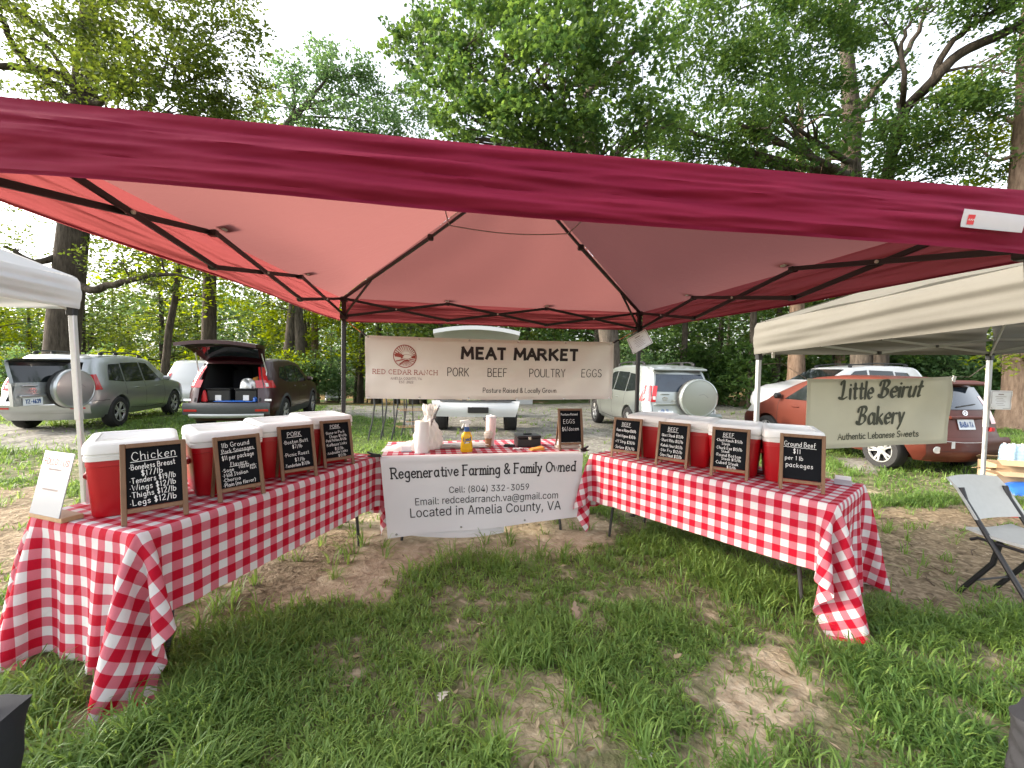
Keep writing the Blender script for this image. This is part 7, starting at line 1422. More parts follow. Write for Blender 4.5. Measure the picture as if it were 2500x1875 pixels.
def big_suv():
    sp = dict(SUV); sp.update(L=5.1, W=2.02, belt=1.15, zu=.40, wr=.41, ww=.29, ax=(1.15, 4.15), paint="whitep", arch=None, rack=None, tumble=.22, cargo=(1.6, .70, .64, .86, 1.70), mirror=3.35, handles=(2.0, 3.0), hz=1.08,
      roof=[(0, 1.80), (.25, 1.86), (1, 1.89), (2.4, 1.89), (3.0, 1.80), (3.7, 1.32), (4.1, 1.26), (4.8, 1.18), (5.0, 1.05), (5.1, .95)], rear=[(.3, .10), (.5, .02), (.66, .0), (.78, .02), (.84, .09), (1.1, .12), (1.8, .32)], ws=(3.1, 3.66),
      windows=[((.6, 1.22), (1.5, 1.20), (1.5, 1.66), (.66, 1.64)), ((1.57, 1.20), (2.4, 1.20), (2.4, 1.68), (1.57, 1.66)), ((2.47, 1.20), (3.3, 1.20), (2.8, 1.66), (2.47, 1.68))], seams=[[(2.43, 1.18), (2.43, .55)], [(1.53, 1.18), (1.53, .9), (1.75, .55), (2.43, .52)], [(3.45, 1.16), (3.45, .52), (2.43, .52)]])
    c = Car("large white SUV with raised tailgate parked behind the meat market banner", "parked_suv", "car", -.80, 9.35, rad(-4.5), sp, -.06)
    MB().grid(lambda u, v: c.rearpt((.99-1.98*u)*(1-.10*(1-v)), .50+.35*v, .05+.03*math.sin(math.pi*v)), np.linspace(0, 1, 17), np.linspace(0, 1, 8)).build("rear_bumper", "whitep", c.t, 50)
    MB().grid(lambda u, v: c.rearpt(.80-1.6*u, .835+.03*v, .10-.05*v), np.linspace(0, 1, 15), (0, .5, 1)).build("step_pad", "cladding", c.t, 50)
    MB().box(c.rearpt(.05, .66, .085), (.46, .03, .13), None, .01).build("plate_recess", "black", c.t); m = MB(); write(m, "T0Y", 0, 0, .05, .01, lambda x, z: c.rearpt(x+.05, .635+z, .105), 'c') if 0 else None
    for x in (-.16, .16): MB().box(c.rearpt(.05+x, .72, .09), (.05, .03, .012), None, .002).build("plate_lamp", "alu", c.t)
    MB().tube([(-.7, 1.15, .42), (.7, 1.15, .42)], .05, 10).build("rear_axle", "black", c.t); MB().box((.25, .7, .40), (.16, .5, .14), None, .05).build("silencer", "black", c.t)
    for sd in (-1, 1): c.rpanel(sd*.86-.05, sd*.86+.05, 1.0, 1.5, "tail_light", "lamp", .01)
    hy, hz = .36, 1.84
    def D(u, s_, e): w = .74+.14*min(1, s_); return np.array([u*w, hy-s_*.93, hz+s_*.42+.10*math.sin(s_*2.2)-.10*u*u+e])
    us, vs = np.linspace(-1, 1, 15), np.linspace(0, 1.25, 12); m = MB().grid(lambda u, v: D(-u, v, .05), us, vs); m.grid(lambda u, v: D(u, v, -.03), us, vs)
    for e in (0, 1.25): m.grid(lambda u, v: D(u if e else -u, e, -.03+.08*v), us, (0, 1))
    for e in (-1, 1): m.grid(lambda u, v: D(e, u, -.03+.08*(v if e < 0 else 1-v)), vs, (0, 1))
    d = m.build("tailgate", "whitep", c.t, 50); MB().grid(lambda u, v: D(u*.86, .2+.45*v, -.036), us, np.linspace(0, 1, 6)).build("tailgate_window", "glass", d, 60); MB().grid(lambda u, v: D(u*.80, 1.13+.02*v, .052), us, (0, 1)).build("tailgate_strip", "black", d, 60)
    # open front passenger-side door seen past the right flank
    MB().box((1.30, 2.55, .86), (.62, .09, .62), rotz(rad(6)), .03).build("open_door", "whitep", c.t)
big_suv()
def hatchback():
    sp = dict(SUV); sp.update(L=4.0, W=1.69, belt=.98, zu=.22, wr=.30, ax=(.62, 3.07), paint="orangep", arch=None, rack=None, tumble=.30, mirror=2.72, handles=(1.42, 2.3), hz=.86, bm=True,
      roof=[(0, 1.40), (.2, 1.47), (.8, 1.52), (1.6, 1.53), (2.1, 1.48), (2.6, 1.27), (3.2, .99), (3.5, .90), (3.8, .78), (4.0, .66)], rear=[(.2, .10), (.36, .02), (.55, 0), (.62, .05), (.9, .12), (1.0, .14), (1.42, .34), (1.6, .38)], front=[(.15, .10), (.35, 0), (.55, .05), (.8, .3), (1, .5)], ws=(2.15, 3.1),
      windows=[((.50, 1.10), (.80, 1.04), (.80, 1.36), (.62, 1.33)), ((.86, 1.02), (1.62, 1.00), (1.62, 1.40), (.86, 1.38)), ((1.68, 1.0), (2.62, 1.0), (2.10, 1.37), (1.68, 1.40))], seams=[[(.83, 1.0), (.83, .66), (1.0, .36), (1.65, .30)], [(1.65, .98), (1.65, .30)], [(2.75, .96), (2.78, .5), (2.65, .30), (1.65, .30)], [(.0, .60), (.35, .58)]])
    c = Car("copper orange hatchback parked behind the bakery banner", "parked_hatchback", "car", 6.98, 6.35, rad(-9.5), sp)
    MB().grid(lambda u, v: c.rearpt(.80-1.6*u, .26+.34*v, .03+.012*math.sin(v*6)), np.linspace(0, 1, 15), np.linspace(0, 1, 8)).build("rear_bumper", "orangep", c.t, 50)
    MB().grid(lambda u, v: c.rearpt(.56-1.12*u*(1), .40+.004*v, .046), np.linspace(0, 1, 12), (0, 1)).build("bumper_crease", "liner", c.t, None)
    c.rpanel(-.60, .60, 1.02, 1.36, "rear_window", "glassb", .008, .12); MB().box(c.rearpt(0, 1.43, .06), (1.12, .22, .05), rotx(rad(10)), .02).build("spoiler", "orangep", c.t)
    m = MB().bar(c.rearpt(-.12, 1.06, .02), c.rearpt(.26, 1.10, .02), .02, .014); m.build("rear_wiper", "black", c.t)
    c.plate(-.02, .80, "BABA YA"); MB().box(c.rearpt(-.02, .90, .02), (.62, .05, .05), None, .015).build("plate_garnish", "orangep", c.t)
    m = MB(); ribbons(m, [np.array([(.045*math.cos(t_), .97+.035*math.sin(t_)) for t_ in np.linspace(0, 6.283, 20)]), np.array([(-.02, .99), (-.016, .95)]), np.array([(.02, .99), (.016, .95)]), np.array([(-.018, .97), (.018, .97)])], .009, lambda x, z: c.rearpt(x, z, .012)); m.build("badge", "chrome", c.t, None)
    for sd in (-1, 1):
        m = MB(); m.grid(lambda u, v: c.sidept(.002+.12*u*u*(1-.3*v), .80+.42*v, sd, .012), np.linspace(0, 1, 11), np.linspace(0, 1, 7)); m.grid(lambda u, v: c.rearpt(sd*(c.half(0, .8+.42*v)-.13*(1-u)*(1-.4*v)), .80+.42*v, .012), np.linspace(0, 1, 4), np.linspace(0, 1, 7)); m.build("tail_light", "lamp", c.t, 60)
        MB().lathe([(0, .012), (.05, .010), (.055, 0)], 16, c.rearpt(sd*.60, .42, .03), np.array([[1.4, 0, 0], [0, 0, -1], [0, 1, 0]]), False).build("bumper_lamp", "lampw", c.t)
        MB().box(c.sidept(.35, .98, sd, .0)*np.array([1, 1, 1])+[0, 0, -.2], (.02, .02, .02)).build("x", "liner", c.t) if 0 else None
        MB().grid(lambda u, v: c.sidept(3.45+.42*u, .66+.14*v-.02*u, sd, .010), np.linspace(0, 1, 6), np.linspace(0, 1, 4)).build("headlight", "lampw", c.t, 60)
hatchback()
def white_side():
    sp = dict(SUV); sp.update(L=4.75, W=1.9, belt=1.08, paint="whitep", arch=None, wr=.37, ax=(.98, 3.78), rack=(.6, 2.6), bm=True, mirror=3.15, handles=(1.75, 2.75), hz=.98, roof=[(0, 1.60), (.3, 1.68), (.9, 1.71), (2.0, 1.71), (2.7, 1.63), (3.45, 1.20), (3.7, 1.15), (4.35, 1.06), (4.65, .92), (4.75, .8)], ws=(2.8, 3.4),
      windows=[((.6, 1.18), (1.25, 1.12), (1.25, 1.52), (.75, 1.50)), ((1.32, 1.11), (2.1, 1.10), (2.1, 1.56), (1.32, 1.54)), ((2.17, 1.10), (3.1, 1.10), (2.55, 1.52), (2.17, 1.56))], seams=[[(1.28, 1.08), (1.28, .75), (1.45, .42), (2.13, .36)], [(2.13, 1.08), (2.13, .36)], [(3.2, 1.06), (3.2, .4), (2.13, .36)]])
    c = Car("white SUV with black roof rails parked broadside beyond the orange hatchback", "parked_suv", "car", 12.7, 13.3, rad(-92), sp, .12)
    lightsuv(c)
    for sd in (-1, 1): MB().grid(lambda u, v: c.sidept(4.30+.36*u, .80+.15*v-.02*u, sd, .010), np.linspace(0, 1, 6), np.linspace(0, 1, 4)).build("headlight", "lampw", c.t, 60)
white_side()
def others():
    sp = dict(SUV); sp.update(paint="whitep", arch=None, rack=None)
    c = Car("white car half hidden between the silver SUV and the maroon crossover", "parked_car", "car", -11.2, 14.4, rad(-14), sp); lightsuv(c)
    sp = dict(SUV); sp.update(paint="blackp", arch=None, rack=None)
    c = Car("small distant black SUV facing the camera far down the lot", "parked_suv", "car", -18.4, 43.5, rad(158), sp)
    MB().grid(lambda u, v: c.pt(c.L-.02-.05*v, (.62-1.24*u), .55+.30*v)+[0, .12, 0], np.linspace(0, 1, 9), (0, 1)).build("grille", "chrome", c.t, 60)
    for sd in (-1, 1): MB().grid(lambda u, v: c.sidept(4.1+.3*u, .74+.16*v, sd, .012), np.linspace(0, 1, 5), (0, 1)).build("headlight", "lampw", c.t, 60)
others()
# thin metal plant stakes and a folding rack standing on the gravel behind the back table
def rack():
    t = thing("metal_rack", "low rack on curved black metal legs standing on the gravel behind the banner", "rack", tuple(w3(-2.62, 8.6, 0)), .1)
    for i, x in enumerate((-.22, .02, .24, .42)):
        MB().tube([(x, .0, 1.02), (x+.02, 0, .72), (x-.02, 0, .4), (x-.08, 0, .12), (x-.10, 0, -.02)], .016, 8).build("leg", "legsteel", t); MB().tube([(x+.12, .5, 1.0), (x+.14, .5, .45), (x+.15, .5, -.02)], .013, 8).build("leg", "legsteel", t)
    MB().box((.12, .25, 1.04), (.8, .62, .05), None, .01).build("top", "tabletop", t)
rack()
# ---------------------------------------------------------------- trees
def leafcloud(rng, sprays, per, spread, size, lobed=False, droop=.35, flat=.5):
    """sprays: (n,3) twig ends; returns V, F, var"""
    n = len(sprays)*per; sv = rng.uniform(0, 1, len(sprays)); C = np.repeat(sprays, per, 0)
    d = rng.normal(0, 1, (n, 3)); d /= np.linalg.norm(d, axis=1)[:, None]; C = C+d*(rng.uniform(0, 1, n)**.5*spread)[:, None]*[1, 1, .7]
    nrm = rng.normal(0, 1, (n, 3))*(1-flat)+np.array([0, 0, flat*1.6]); nrm /= np.linalg.norm(nrm, axis=1)[:, None]
    a = rng.normal(0, 1, (n, 3)); a[:, 2] -= droop; a -= nrm*(a*nrm).sum(1)[:, None]; a /= np.linalg.norm(a, axis=1)[:, None]; b = np.cross(nrm, a)
    s = size*rng.uniform(.6, 1.35, n); L = (a*s[:, None])[:, None, :]; Wd = (b*s[:, None])[:, None, :]; N_ = (nrm*s[:, None])[:, None, :]
    if lobed:
        sh = np.array([(-.5, 0, 0), (-.28, .22, .03), (-.30, .44, .0), (-.06, .26, .05), (.14, .46, .0), (.14, .2, .05), (.5, 0, -.03), (.14, -.2, .05), (.14, -.46, 0), (-.06, -.26, .05), (-.30, -.44, 0), (-.28, -.22, .03), (0, 0, .08)])
        tri = [(12, i, (i+1) % 12) for i in range(12)]
    else:
        sh = np.array([(-.5, 0, 0), (.02, .30, .06), (.5, 0, -.04), (.02, -.30, .06)]); tri = [(0, 1, 2), (0, 2, 3)]
    V = C[:, None, :]+L*sh[None, :, :1]+Wd*sh[None, :, 1:2]+N_*sh[None, :, 2:3]; k = len(sh)
    F = (np.arange(n)[:, None, None]*k+np.array(tri)[None]).reshape(-1, 3)
    var = np.clip(np.repeat(sv, per)*.55+rng.uniform(0, .55, n), 0, 1)
    return V.reshape(-1, 3), F, np.repeat(var, k)
def blob_sprays(rng, c, r, n, gap=.42):
    o = []; c = np.array(c); r = np.broadcast_to(np.array(r, float), (3,))
    while len(o) < n:
        q = rng.normal(0, 1, 3); q = q/np.linalg.norm(q)*rng.uniform(.12, 1)**.45
        p = c+q*r
        if fbm(np.array([p[0]*1.5+p[2]*1.1]), np.array([p[1]*1.5-p[2]*1.0]), 13, 3)[0] > gap-.08*rng.random(): o.append(p)
    return np.array(o)
def tree(name, label, trunk, blobs, leaf, size, per, spread, seed, bark="bark", lobed=False, limbs=(), group=None, cat="tree", gap=.42, nseg=10):
    """trunk: [(x,y,z,r)], blobs: [(centre, radius, sprays)]"""
    rng = np.random.default_rng(seed); T = np.array(trunk, float); o = T[0, :3].copy(); t = thing(name, label, cat, tuple(o), 0, group); m = MB()
    P = catmull(T, 4); P[1:-1, :2] += rng.normal(0, .015, (len(P)-2, 2)); rr = P[:, 3].copy(); rr[0] *= 1.35; rr[1] *= 1.12; m.tube(P[:, :3]-o, rr, 14)
    sk = [P]
    for lm in limbs:
        Q = catmull(np.array(lm, float), 4); Q[1:, :3] += rng.normal(0, .03, (len(Q)-1, 3)); m.tube(Q[:, :3]-o, Q[:, 3], 9); sk.append(Q)
    S = np.concatenate(sk); allsp = []
    for c, r, n in blobs:
        c = np.array(c); sp = blob_sprays(rng, c, r, n, gap); allsp.append(sp)
        ok = S[:, 2] < c[2]+.6; cand = S[ok] if ok.any() else S; j = np.argmin(np.linalg.norm(cand[:, :3]-c, axis=1)+.4*np.abs(cand[:, 2]-c[2])); q = cand[j]
        mid = (q[:3]+c)/2+rng.normal(0, .15, 3)+[0, 0, .15]; r0 = min(q[3]*.6, .02+.018*np.linalg.norm(c-q[:3])); B = catmull(np.array([[*q[:3], r0], [*mid, r0*.65], [*c, r0*.3]]), 5); m.tube(B[:, :3]-o, B[:, 3], 7)
        for e in sp[rng.permutation(len(sp))[:nseg]]:
            k = B[rng.integers(3, len(B))]; md = (k[:3]+e)/2+rng.normal(0, .08, 3); m.tube(np.array([k[:3], md, e])-o, [k[3]*.55+.003, k[3]*.3+.003, .003], 5)
    m.build("trunk", bark, t, 60)
    V, F, a = leafcloud(rng, np.concatenate(allsp)-o, per, spread, size, lobed); link("crown", fastmesh("crown", V, F, leaf, {"var": a}, None, False), t)
    return t
def B(px, py, Z, r, n): return (dep(px, py, Z), r, n)
def tp(px, py, Z, r): return (*dep(px, py, Z), r)
def gtp(px, Z, r): g = dep(px, 900, Z); return (g[0], g[1], float(gh(g[0], g[1]))-.1, r)
# big oak on the left: trunk behind the silver SUV, crown over the left third
tree("oak_tree", "massive oak with a thick dark trunk standing behind the silver SUV at left", [gtp(140, 14.5, .50), tp(152, 840, 14.5, .46), tp(175, 600, 14.5, .42), tp(197, 380, 14.3, .38), tp(205, 240, 14, .34), tp(215, 60, 13.6, .24), tp(235, -160, 13, .14)],
 [B(60, 60, 12.5, (1.6, 1.6, .9), 130), B(200, 110, 12, (1.5, 1.4, .8), 130), B(330, 60, 11.5, (1.6, 1.6, .9), 150), B(450, 40, 12, (1.3, 1.4, .9), 130), B(430, 170, 11.5, (1.3, 1.3, .75), 140), B(310, 190, 11, (1.2, 1.2, .6), 110), B(520, 180, 12, (1.1, 1.2, .7), 105), B(560, 240, 12.5, (.9, 1, .55), 60), B(380, 250, 11, (1.2, 1.2, .5), 110), B(500, 270, 12, (1, 1, .45), 75), B(60, 200, 12, (1.2, 1.2, .6), 70), B(215, 170, 11.2, (1.0, .9, .6), 70), B(205, 40, 11.4, (1.2, 1, .7), 70), B(590, 70, 12, (.8, 1, .6), 50), B(600, 170, 12.3, (.6, .8, .5), 30), B(590, 290, 12.6, (.8, .9, .4), 32), B(-60, 40, 12, (1.6, 1.6, 1.1), 90), B(560, -10, 13, (.9, 1, .6), 45), B(110, -60, 12, (2.2, 2, .8), 90), B(420, -70, 12, (2, 2, .7), 90), B(60, 250, 13, (1.2, 1, .5), 45),
  B(40, 620, 14, (1.3, 1.5, 1.0), 80), B(-30, 480, 14, (1.2, 1.5, 1.0), 60), B(90, 700, 14.5, (1.1, 1.2, .6), 55), B(230, 560, 15, (1.1, 1.2, .7), 55), B(300, 640, 14, (1.3, 1.2, .6), 75), B(400, 600, 14, (1.3, 1.2, .55), 70), B(330, 500, 15, (1.3, 1.2, .8), 60), B(380, 700, 14, (.9, 1, .3), 30), B(480, 640, 14, (.9, 1, .4), 40)],
 "leafA", .115, 12, .30, 11, "barkd", False,
 [[tp(205, 245, 14, .20), tp(160, 190, 13.6, .15), tp(80, 170, 13, .12), tp(-20, 160, 12.5, .09)], [tp(200, 260, 14, .16), tp(120, 200, 13.4, .12), tp(40, 120, 13, .09), tp(0, 40, 12.5, .07)], [tp(150, 110, 12.8, .06), tp(90, 60, 12.6, .09), tp(20, 20, 12.4, .10), tp(-30, -10, 12.2, .10)], [tp(210, 250, 14, .13), tp(260, 238, 13.4, .10), tp(310, 205, 13, .07), tp(420, 215, 12, .04)],
  [tp(190, 215, 13.4, .07), tp(130, 130, 12.8, .06), tp(75, 90, 12.5, .045)], [tp(165, 690, 14.4, .16), tp(225, 706, 14.2, .13), tp(300, 690, 14, .10), tp(390, 672, 14, .06), tp(470, 680, 14, .03)], [tp(175, 620, 14.5, .14), tp(90, 640, 14, .09), tp(10, 600, 13.6, .05)]], gap=.46, nseg=14)
# paler middle-distance tree in front of the open sky
tree("pale_tree", "pale green tree rising into the open sky left of centre, beyond the canopy", [gtp(735, 24, .30), tp(728, 760, 24, .26), tp(705, 480, 24, .22), tp(690, 330, 24, .18), tp(760, 240, 24, .11), tp(800, 190, 24, .06)],
 [B(760, 200, 24, (1.7, 1.8, 1.3), 90), B(830, 160, 24, (1.5, 1.6, 1.2), 85), B(700, 170, 24, (1.1, 1.4, 1.0), 45), B(790, 130, 25, (1, 1.2, .9), 45), B(880, 240, 25, (1.6, 1.6, 1.5), 85), B(820, 290, 24, (1.9, 1.6, 1.1), 95), B(930, 300, 24, (1.6, 1.5, 1.0), 80), B(700, 270, 24, (1.3, 1.2, .8), 45), B(970, 260, 26, (1.3, 1.2, 1.0), 60), B(1010, 215, 26, (.9, 1, .8), 34), B(1050, 290, 26, (1.3, 1.2, .9), 55), B(900, 190, 25, (.9, 1.1, .8), 36), B(1000, 340, 25, (1.4, 1.2, .8), 60), B(640, 310, 24, (1.2, 1.1, .8), 40), B(630, 260, 24, (.6, .8, .5), 12), B(760, 330, 24, (1.6, 1.4, .8), 60), B(660, 215, 24, (.6, .8, .6), 14), B(900, 350, 24, (1.8, 1.6, .9), 60), B(720, 420, 24, (2.2, 2, 1.3), 60), B(620, 600, 25, (2, 2, 1.5), 70), B(760, 560, 25, (2, 2, 1.5), 70)],
 "leafC", .20, 13, .48, 12, "bark", False, [[tp(690, 330, 24, .14), tp(740, 270, 24, .10), tp(790, 245, 24, .07), tp(850, 230, 24, .04)], [tp(700, 320, 24, .10), tp(720, 250, 24, .07), tp(710, 180, 24, .04)]], gap=.40)
# big lobed-leaf tree over the middle
tree("sycamore_tree", "broad tree with large lobed leaves filling the upper centre above the canopy", [gtp(1490, 15.5, .40), tp(1487, 850, 15.5, .36), tp(1465, 560, 15, .30), tp(1440, 340, 14.5, .25), tp(1425, 200, 14, .20), tp(1440, 20, 13.5, .13), tp(1460, -160, 13, .08)],
 [B(1080, 40, 11.5, (1.23, 1.34, 0.88), 73), B(1020, 100, 12, (0.78, 0.90, 0.66), 35), B(1010, 160, 12, (0.56, 0.67, 0.50), 23), B(965, 90, 12, (0.39, 0.56, 0.33), 8), B(1090, 150, 11, (1.01, 1.12, 0.77), 69), B(1180, 80, 10.5, (1.34, 1.34, 0.88), 103), B(1280, 60, 10, (1.34, 1.34, 0.88), 109), B(1200, 190, 10, (1.23, 1.34, 0.77), 103), B(1310, 170, 9.5, (1.23, 1.34, 0.77), 103), B(1080, 240, 11, (0.78, 1.01, 0.61), 44), B(1150, 290, 10.5, (1.01, 1.12, 0.55), 69), B(1260, 290, 10, (1.12, 1.12, 0.55), 83), B(1370, 290, 10, (1.01, 1.12, 0.50), 69), B(1400, 90, 10, (1.34, 1.34, 0.88), 94), B(1500, 60, 10.5, (1.34, 1.34, 0.88), 83), B(1460, 210, 10.5, (1.12, 1.12, 0.66), 69), B(1330, 350, 10.5, (1.12, 1.12, 0.39), 54), B(1480, 350, 11, (1.12, 1.12, 0.44), 49), B(1570, 160, 11, (1.12, 1.12, 0.88), 58), B(1580, 300, 10.5, (1.12, 1.12, 0.55), 58), B(1100, 330, 12, (1.01, 1.12, 0.39), 34), B(1250, -60, 10.5, (2.24, 2.02, 0.66), 89), B(1480, -60, 11, (2.24, 2.02, 0.66), 79), B(1040, 20, 12.5, (0.67, 0.90, 0.44), 21), B(935, 130, 12.5, (0.34, 0.45, 0.28), 5), B(975, 215, 12.5, (0.34, 0.45, 0.22), 4)],
 "leafB", .135, 12, .27, 13, "bark", True, [[tp(1440, 330, 14.5, .12), tp(1330, 250, 12.5, .08), tp(1200, 200, 11, .05), tp(1060, 90, 11.5, .02)], [tp(1430, 230, 14, .12), tp(1540, 130, 12.5, .09), tp(1620, 20, 12, .06)], [tp(1435, 120, 13.5, .10), tp(1330, 60, 11.5, .06), tp(1180, 40, 11, .03)]], gap=.49, nseg=12)
# right-hand trees
tree("grey_oak_tree", "tall grey barked oak with a forked trunk rising behind the canopy at right", [gtp(2115, 16, .42), tp(2105, 860, 16, .37), tp(2090, 560, 16, .33), tp(2078, 400, 16, .31), tp(2078, 270, 16, .29), tp(2068, 120, 15.5, .2), tp(2050, -80, 15, .12)],
 [B(1700, 90, 13, (1.6, 1.6, 1.1), 194), B(1820, 50, 13, (1.6, 1.6, 1.0), 194), B(1950, 60, 13, (1.6, 1.6, 1.0), 186), B(1720, 210, 13, (1.3, 1.4, .9), 126), B(1850, 160, 12.5, (1.2, 1.4, .8), 149), B(1960, 170, 13, (1, 1.2, .8), 111), B(1680, 320, 13, (1.2, 1.2, .7), 126), B(1800, 300, 12.5, (1.2, 1.2, .7), 149), B(1900, 280, 13, (1.0, 1.2, .6), 111), B(1770, 390, 13.5, (1.3, 1.2, .5), 126), B(1900, 400, 14, (1, 1.2, .4), 81), B(2060, 60, 13, (1.2, 1.4, .9), 126), B(2150, 40, 13, (1.1, 1.3, .8), 104), B(2030, 180, 14, (1.0, 1.2, .7), 89), B(1640, 420, 15, (1.5, 1.3, .5), 89), B(1800, -60, 13, (2.6, 2, .8), 164), B(2100, -50, 13, (2.2, 2, .7), 119), B(2150, 200, 14, (.9, 1, .6), 51), B(2010, 340, 15, (.8, 1, .6), 44)],
 "leafB", .125, 13, .34, 14, "bark", False, [[tp(2085, 290, 15.9, .17), tp(2130, 225, 15.5, .14), tp(2165, 185, 15, .11), tp(2230, 100, 14.5, .08), tp(2260, 20, 14, .05)], [tp(2076, 290, 16, .05), tp(2020, 280, 15.5, .04), tp(1960, 282, 15, .02)], [tp(2090, 300, 15.5, .04), tp(2180, 292, 14.5, .025)]], gap=.50, nseg=12)
tree("leaning_tree", "dark leaning tree whose limb sweeps to the upper right corner", [gtp(2150, 15.6, .24), tp(2155, 800, 15.4, .22), tp(2160, 560, 15, .19), tp(2172, 400, 14.3, .17), tp(2200, 285, 13.4, .15), tp(2275, 200, 12, .14), tp(2345, 130, 11.7, .13), tp(2430, 90, 11.4, .12), tp(2530, 40, 11, .10)],
 [B(2290, 30, 11.5, (1.1, 1.2, .7), 108), B(2400, 30, 11, (1.0, 1.1, .5), 85), B(2470, 180, 11, (1.0, 1.2, .7), 116), B(2400, 240, 11.5, (1.0, 1.2, .6), 108), B(2260, 290, 12, (1.0, 1.2, .6), 100), B(2180, 330, 12, (.8, 1, .5), 69), B(2330, 330, 12.5, (1.1, 1.2, .5), 85), B(2210, 410, 13, (1.1, 1.2, .4), 85), B(2520, 100, 11, (.9, 1, .6), 69), B(2470, -20, 11, (1.2, 1.2, .5), 77), B(2350, 420, 13, (1.2, 1.2, .4), 77)],
 "leafB", .12, 13, .34, 15, "barkd", False, [[tp(2200, 290, 13.3, .09), tp(2210, 200, 12.1, .07), tp(2205, 110, 12, .05), tp(2230, 40, 11.8, .04)], [tp(2280, 195, 12, .10), tp(2310, 120, 11.7, .08), tp(2390, 50, 11.4, .07), tp(2480, 0, 11, .05)], [tp(2165, 430, 14.4, .09), tp(2195, 350, 12.3, .06), tp(2190, 250, 12, .04)]], gap=.49, nseg=12)
tree("pine_tree", "pink barked tree with pale yellow green sprays at the right edge", [gtp(2488, 12.2, .42), tp(2490, 900, 12.2, .36), tp(2492, 600, 12.2, .3), tp(2494, 400, 12.2, .24), tp(2500, 200, 12.2, .18), tp(2510, 0, 12, .10)],
 [B(2310, 270, 13.5, (.9, 1, .7), 66), B(2280, 330, 13.5, (.8, 1, .4), 48), B(2380, 360, 13.5, (.9, 1, .5), 54), B(2340, 210, 14, (.7, .9, .5), 36), B(2440, 320, 13, (.8, .9, .5), 48), B(2450, 430, 13, (.9, 1, .3), 42), B(2480, 800, 12, (.8, .8, .7), 31), B(2440, 870, 11.8, (.6, .6, .5), 19), B(2500, 700, 12.2, (.7, .8, .6), 26)],
 "leafY", .12, 13, .32, 16, "barkp", False, [[tp(2492, 370, 12.2, .08), tp(2440, 390, 12.4, .05), tp(2370, 360, 12.8, .02)], [tp(2492, 300, 12.2, .06), tp(2430, 280, 12.6, .03), tp(2370, 300, 13, .015)]], gap=.42)
# slimmer trunks beyond the parked cars
def slim(label, px, Z, r, lean, h, leaf, seed, bark="bark", n=9, low=.45, bl=None):
    b = gtp(px, Z, r); g = np.array(b[:3]); rng = np.random.default_rng(seed); top = g+RT*lean+[0, 0, h]; md = g+RT*lean*.4+[0, 0, h*.5]
    bl = []
    for i in range(n):
        f = low+(1-low)*(i+.5)/n; c = g+RT*lean*f+[0, 0, h*f]; a = rng.uniform(0, 6.28); R_ = h*.17*(1.15-.6*abs(f-.65)); c = c+np.array([math.cos(a), math.sin(a), 0])*R_*.75; bl.append((c, (R_, R_, R_*.6), 26))
    return tree("forest_tree", label, [b, (*md, r*.75), (*top, r*.25)], bl, leaf, .23, 12, .55, seed, bark, group="trees beyond the parked cars", nseg=4)
slim("slender dark trunk tree straight above the maroon crossover's tailgate", 508, 20, .34, .3, 14, "leafA", 31, "barkd")
slim("thin leaning tree between the silver SUV and the maroon crossover", 390, 18, .16, 1.6, 9, "leafY", 32, "barkd", 7, .5)
slim("leaning grey tree behind the roof of the maroon crossover", 690, 24, .30, 2.0, 14, "leafA", 33, "bark", 9, .4)
slim("short brown trunk tree just right of the maroon crossover", 768, 28, .26, .0, 13, "leafY", 34, "barkp", 9, .4)
slim("thin upright tree just left of the meat market banner", 880, 30, .20, .3, 14, "leafA", 35, "bark", 9, .35)
slim("grey trunk tree behind the left half of the meat market banner", 1012, 26, .26, -.4, 15, "leafD", 36, "bark", 9, .4)
slim("pale trunk tree behind the banner beside the raised white tailgate", 925, 30, .22, .0, 15, "leafD", 37, "bark", 9, .35)
slim("pink barked tree behind the left half of the bakery banner", 1945, 17, .30, -.3, 13, "leafD", 38, "barkp", 9, .5)
slim("grey trunk tree left of the beige canopy's corner leg", 1838, 19, .17, -.2, 12, "leafD", 39, "bark", 8, .4)
slim("dark trunk tree behind the pale silver SUV at right", 1556, 20, .34, .2, 14, "leafD", 40, "barkd", 8, .5)
slim("tree with pinkish trunk rising between the two canopies", 2050, 20, .2, .1, 13, "leafD", 41, "barkp", 8, .4)
# woodland: a few kinds, copied
def proto_tree(seed, h, leaf, bark, label, n=11):
    rng = np.random.default_rng(seed); bl = []
    for i in range(n):
        f = .22+.78*(i+.5)/n; a = rng.uniform(0, 6.28); R_ = h*.20*(1.2-.75*abs(f-.5)); bl.append((np.array([math.cos(a)*R_*.8, math.sin(a)*R_*.8, h*f]), (R_, R_, R_*.7), 30))
    return tree("woodland_tree", label, [(0, 0, -.2, .24), (.1, .1, h*.5, .17), (.2, 0, h, .05)], bl, leaf, .34, 11, .75, seed, bark, nseg=3, gap=.36)
pr = [proto_tree(51, 15, "leafA", "barkd", "x"), proto_tree(52, 14, "leafD", "bark", "x"), proto_tree(53, 13, "leafY", "bark", "x"), proto_tree(54, 16, "leafC", "bark", "x")]
used = set(); rng = np.random.default_rng(77)
def wood(kind, X, Z, hs=.6):
    label = wlab(kind, X, Z); grp = "woodland trees beyond the car park"
    g = gd(X, Z); p = (g[0], g[1], float(gh(g[0], g[1]))); rz = rng.uniform(0, 6.28); s_ = hs*rng.uniform(.8, 1.15)
    if kind in used: o = dup(pr[kind], p, rz, label, grp)
    else: used.add(kind); o = pr[kind]; o.location = p; o.rotation_euler = (0, 0, rz); o["label"] = label; o["group"] = grp
    w_ = .5*s_+.45; o.scale = (w_, w_, s_)
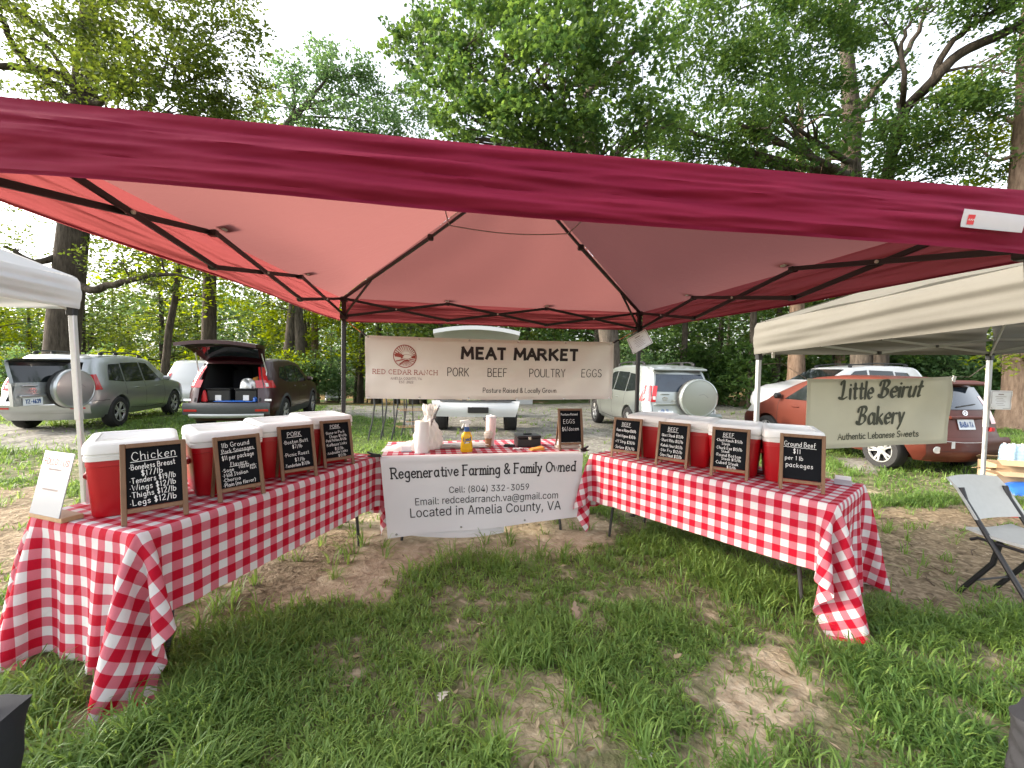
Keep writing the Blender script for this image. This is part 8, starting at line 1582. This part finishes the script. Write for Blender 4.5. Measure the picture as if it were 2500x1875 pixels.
LOOK = {0: "olive green", 1: "dark green", 2: "sunlit yellow green", 3: "pale green"}
def wlab(k, X, Z):
    w_ = "beyond the left hand cars" if X < -.32*Z else ("behind the meat market banner" if X < .3*Z else "behind the bakery canopy")
    return LOOK[k]+(" tree far back in the woods " if Z > 40 else " tree at the near edge of the woods ")+w_
for i in range(22):
    u = (i+.5)/22; wood([2, 0, 3, 2, 0][i % 5], (-1.45+1.3*u)*(26+4*(i % 3))+rng.uniform(-1, 1), 27+4*(i % 3)+rng.uniform(-1, 1))
for i in range(26):
    u = (i+.5)/26; k = 1 if i % 4 else 0; wood(k, (-.25+1.7*u)*(21+4*(i % 3))+rng.uniform(-1, 1), 21+4*(i % 3)+rng.uniform(-1, 1))
for i in range(26):
    u = (i+.5)/26; k = [3, 0, 1][i % 3] if u < .5 else [1, 0, 1][i % 3]; wood(k, (-1.4+2.9*u)*46+rng.uniform(-2, 2), 46+rng.uniform(-4, 5), .75)
# understorey bushes
def proto_bush(seed, leaf, w, h):
    rng = np.random.default_rng(seed); bl = [(np.array([rng.uniform(-w, w)*.6, rng.uniform(-w, w)*.5, h*rng.uniform(.25, .8)]), (w*.55, w*.55, h*.32), 34) for _ in range(6)]
    return tree("bush", "x", [(0, 0, -.1, .06), (0, .05, h*.4, .04), (.05, 0, h*.8, .015)], bl, leaf, .17, 12, .34, seed, "barkd", cat="bush", nseg=4, gap=.34)
bp = [proto_bush(61, "leafY", 1.7, 2.6), proto_bush(62, "leafD", 1.6, 2.4), proto_bush(63, "leafC", 1.8, 3.2)]; bu = set()
def blab(k, X, Z): return ["sunlit yellow green", "dark leafy", "pale green"][k]+" bush at the wood's edge "+("beyond the left hand cars" if X < -.45*Z else ("behind the meat market banner" if X < .27*Z else "behind the right hand cars"))
def bush(k, X, Z):
    g = gd(X, Z); p = (g[0], g[1], float(gh(g[0], g[1]))); rz = rng.uniform(0, 6.28)
    if k in bu: o = dup(bp[k], p, rz, blab(k, X, Z), "bushes at the wood's edge")
    else: bu.add(k); o = bp[k]; o.location = p; o.rotation_euler = (0, 0, rz); o["label"] = blab(k, X, Z); o["group"] = "bushes at the wood's edge"
    s_ = rng.uniform(.8, 1.3); o.scale = (s_, s_, s_)
for i in range(20): Z = 21+rng.uniform(-1, 3)+2*(i % 3); bush([0, 2, 0][i % 3], (-1.35+.9*(i+.5)/20)*Z, Z)
for i in range(24): Z = 19.5+rng.uniform(-1, 2)+1.6*(i % 3); bush(1 if i % 5 else 2, (.28+1.15*(i+.5)/24)*Z, Z)
for i in range(8): Z = 34+rng.uniform(-2, 4); bush(2, (-.45+.55*(i+.5)/8)*Z, Z)
# far wood as one mass
def far_wood():
    r = np.random.default_rng(99); n = 7200; th = r.uniform(-1.3, 1.3, n); Z = r.uniform(62, 78, n); g = gd(np.tan(np.clip(th, -1.1, 1.1))*Z*.9*(1+np.maximum(0, np.abs(th)-1.1)*1.5), Z); zz = gh(g[0], g[1])+r.uniform(0, 1, n)**1.2*(12+6*vnoise(th*9, th*0, 4))
    V, F, a = leafcloud(r, np.stack([g[0], g[1], zz], 1), 9, 1.4, .75); o = link("far_wood", fastmesh("far_wood", V, F, "leafC", {"var": a}, None, False)); tag(o, "hazy mass of far woodland closing the view behind the trees", "woodland", kind="stuff")
far_wood()
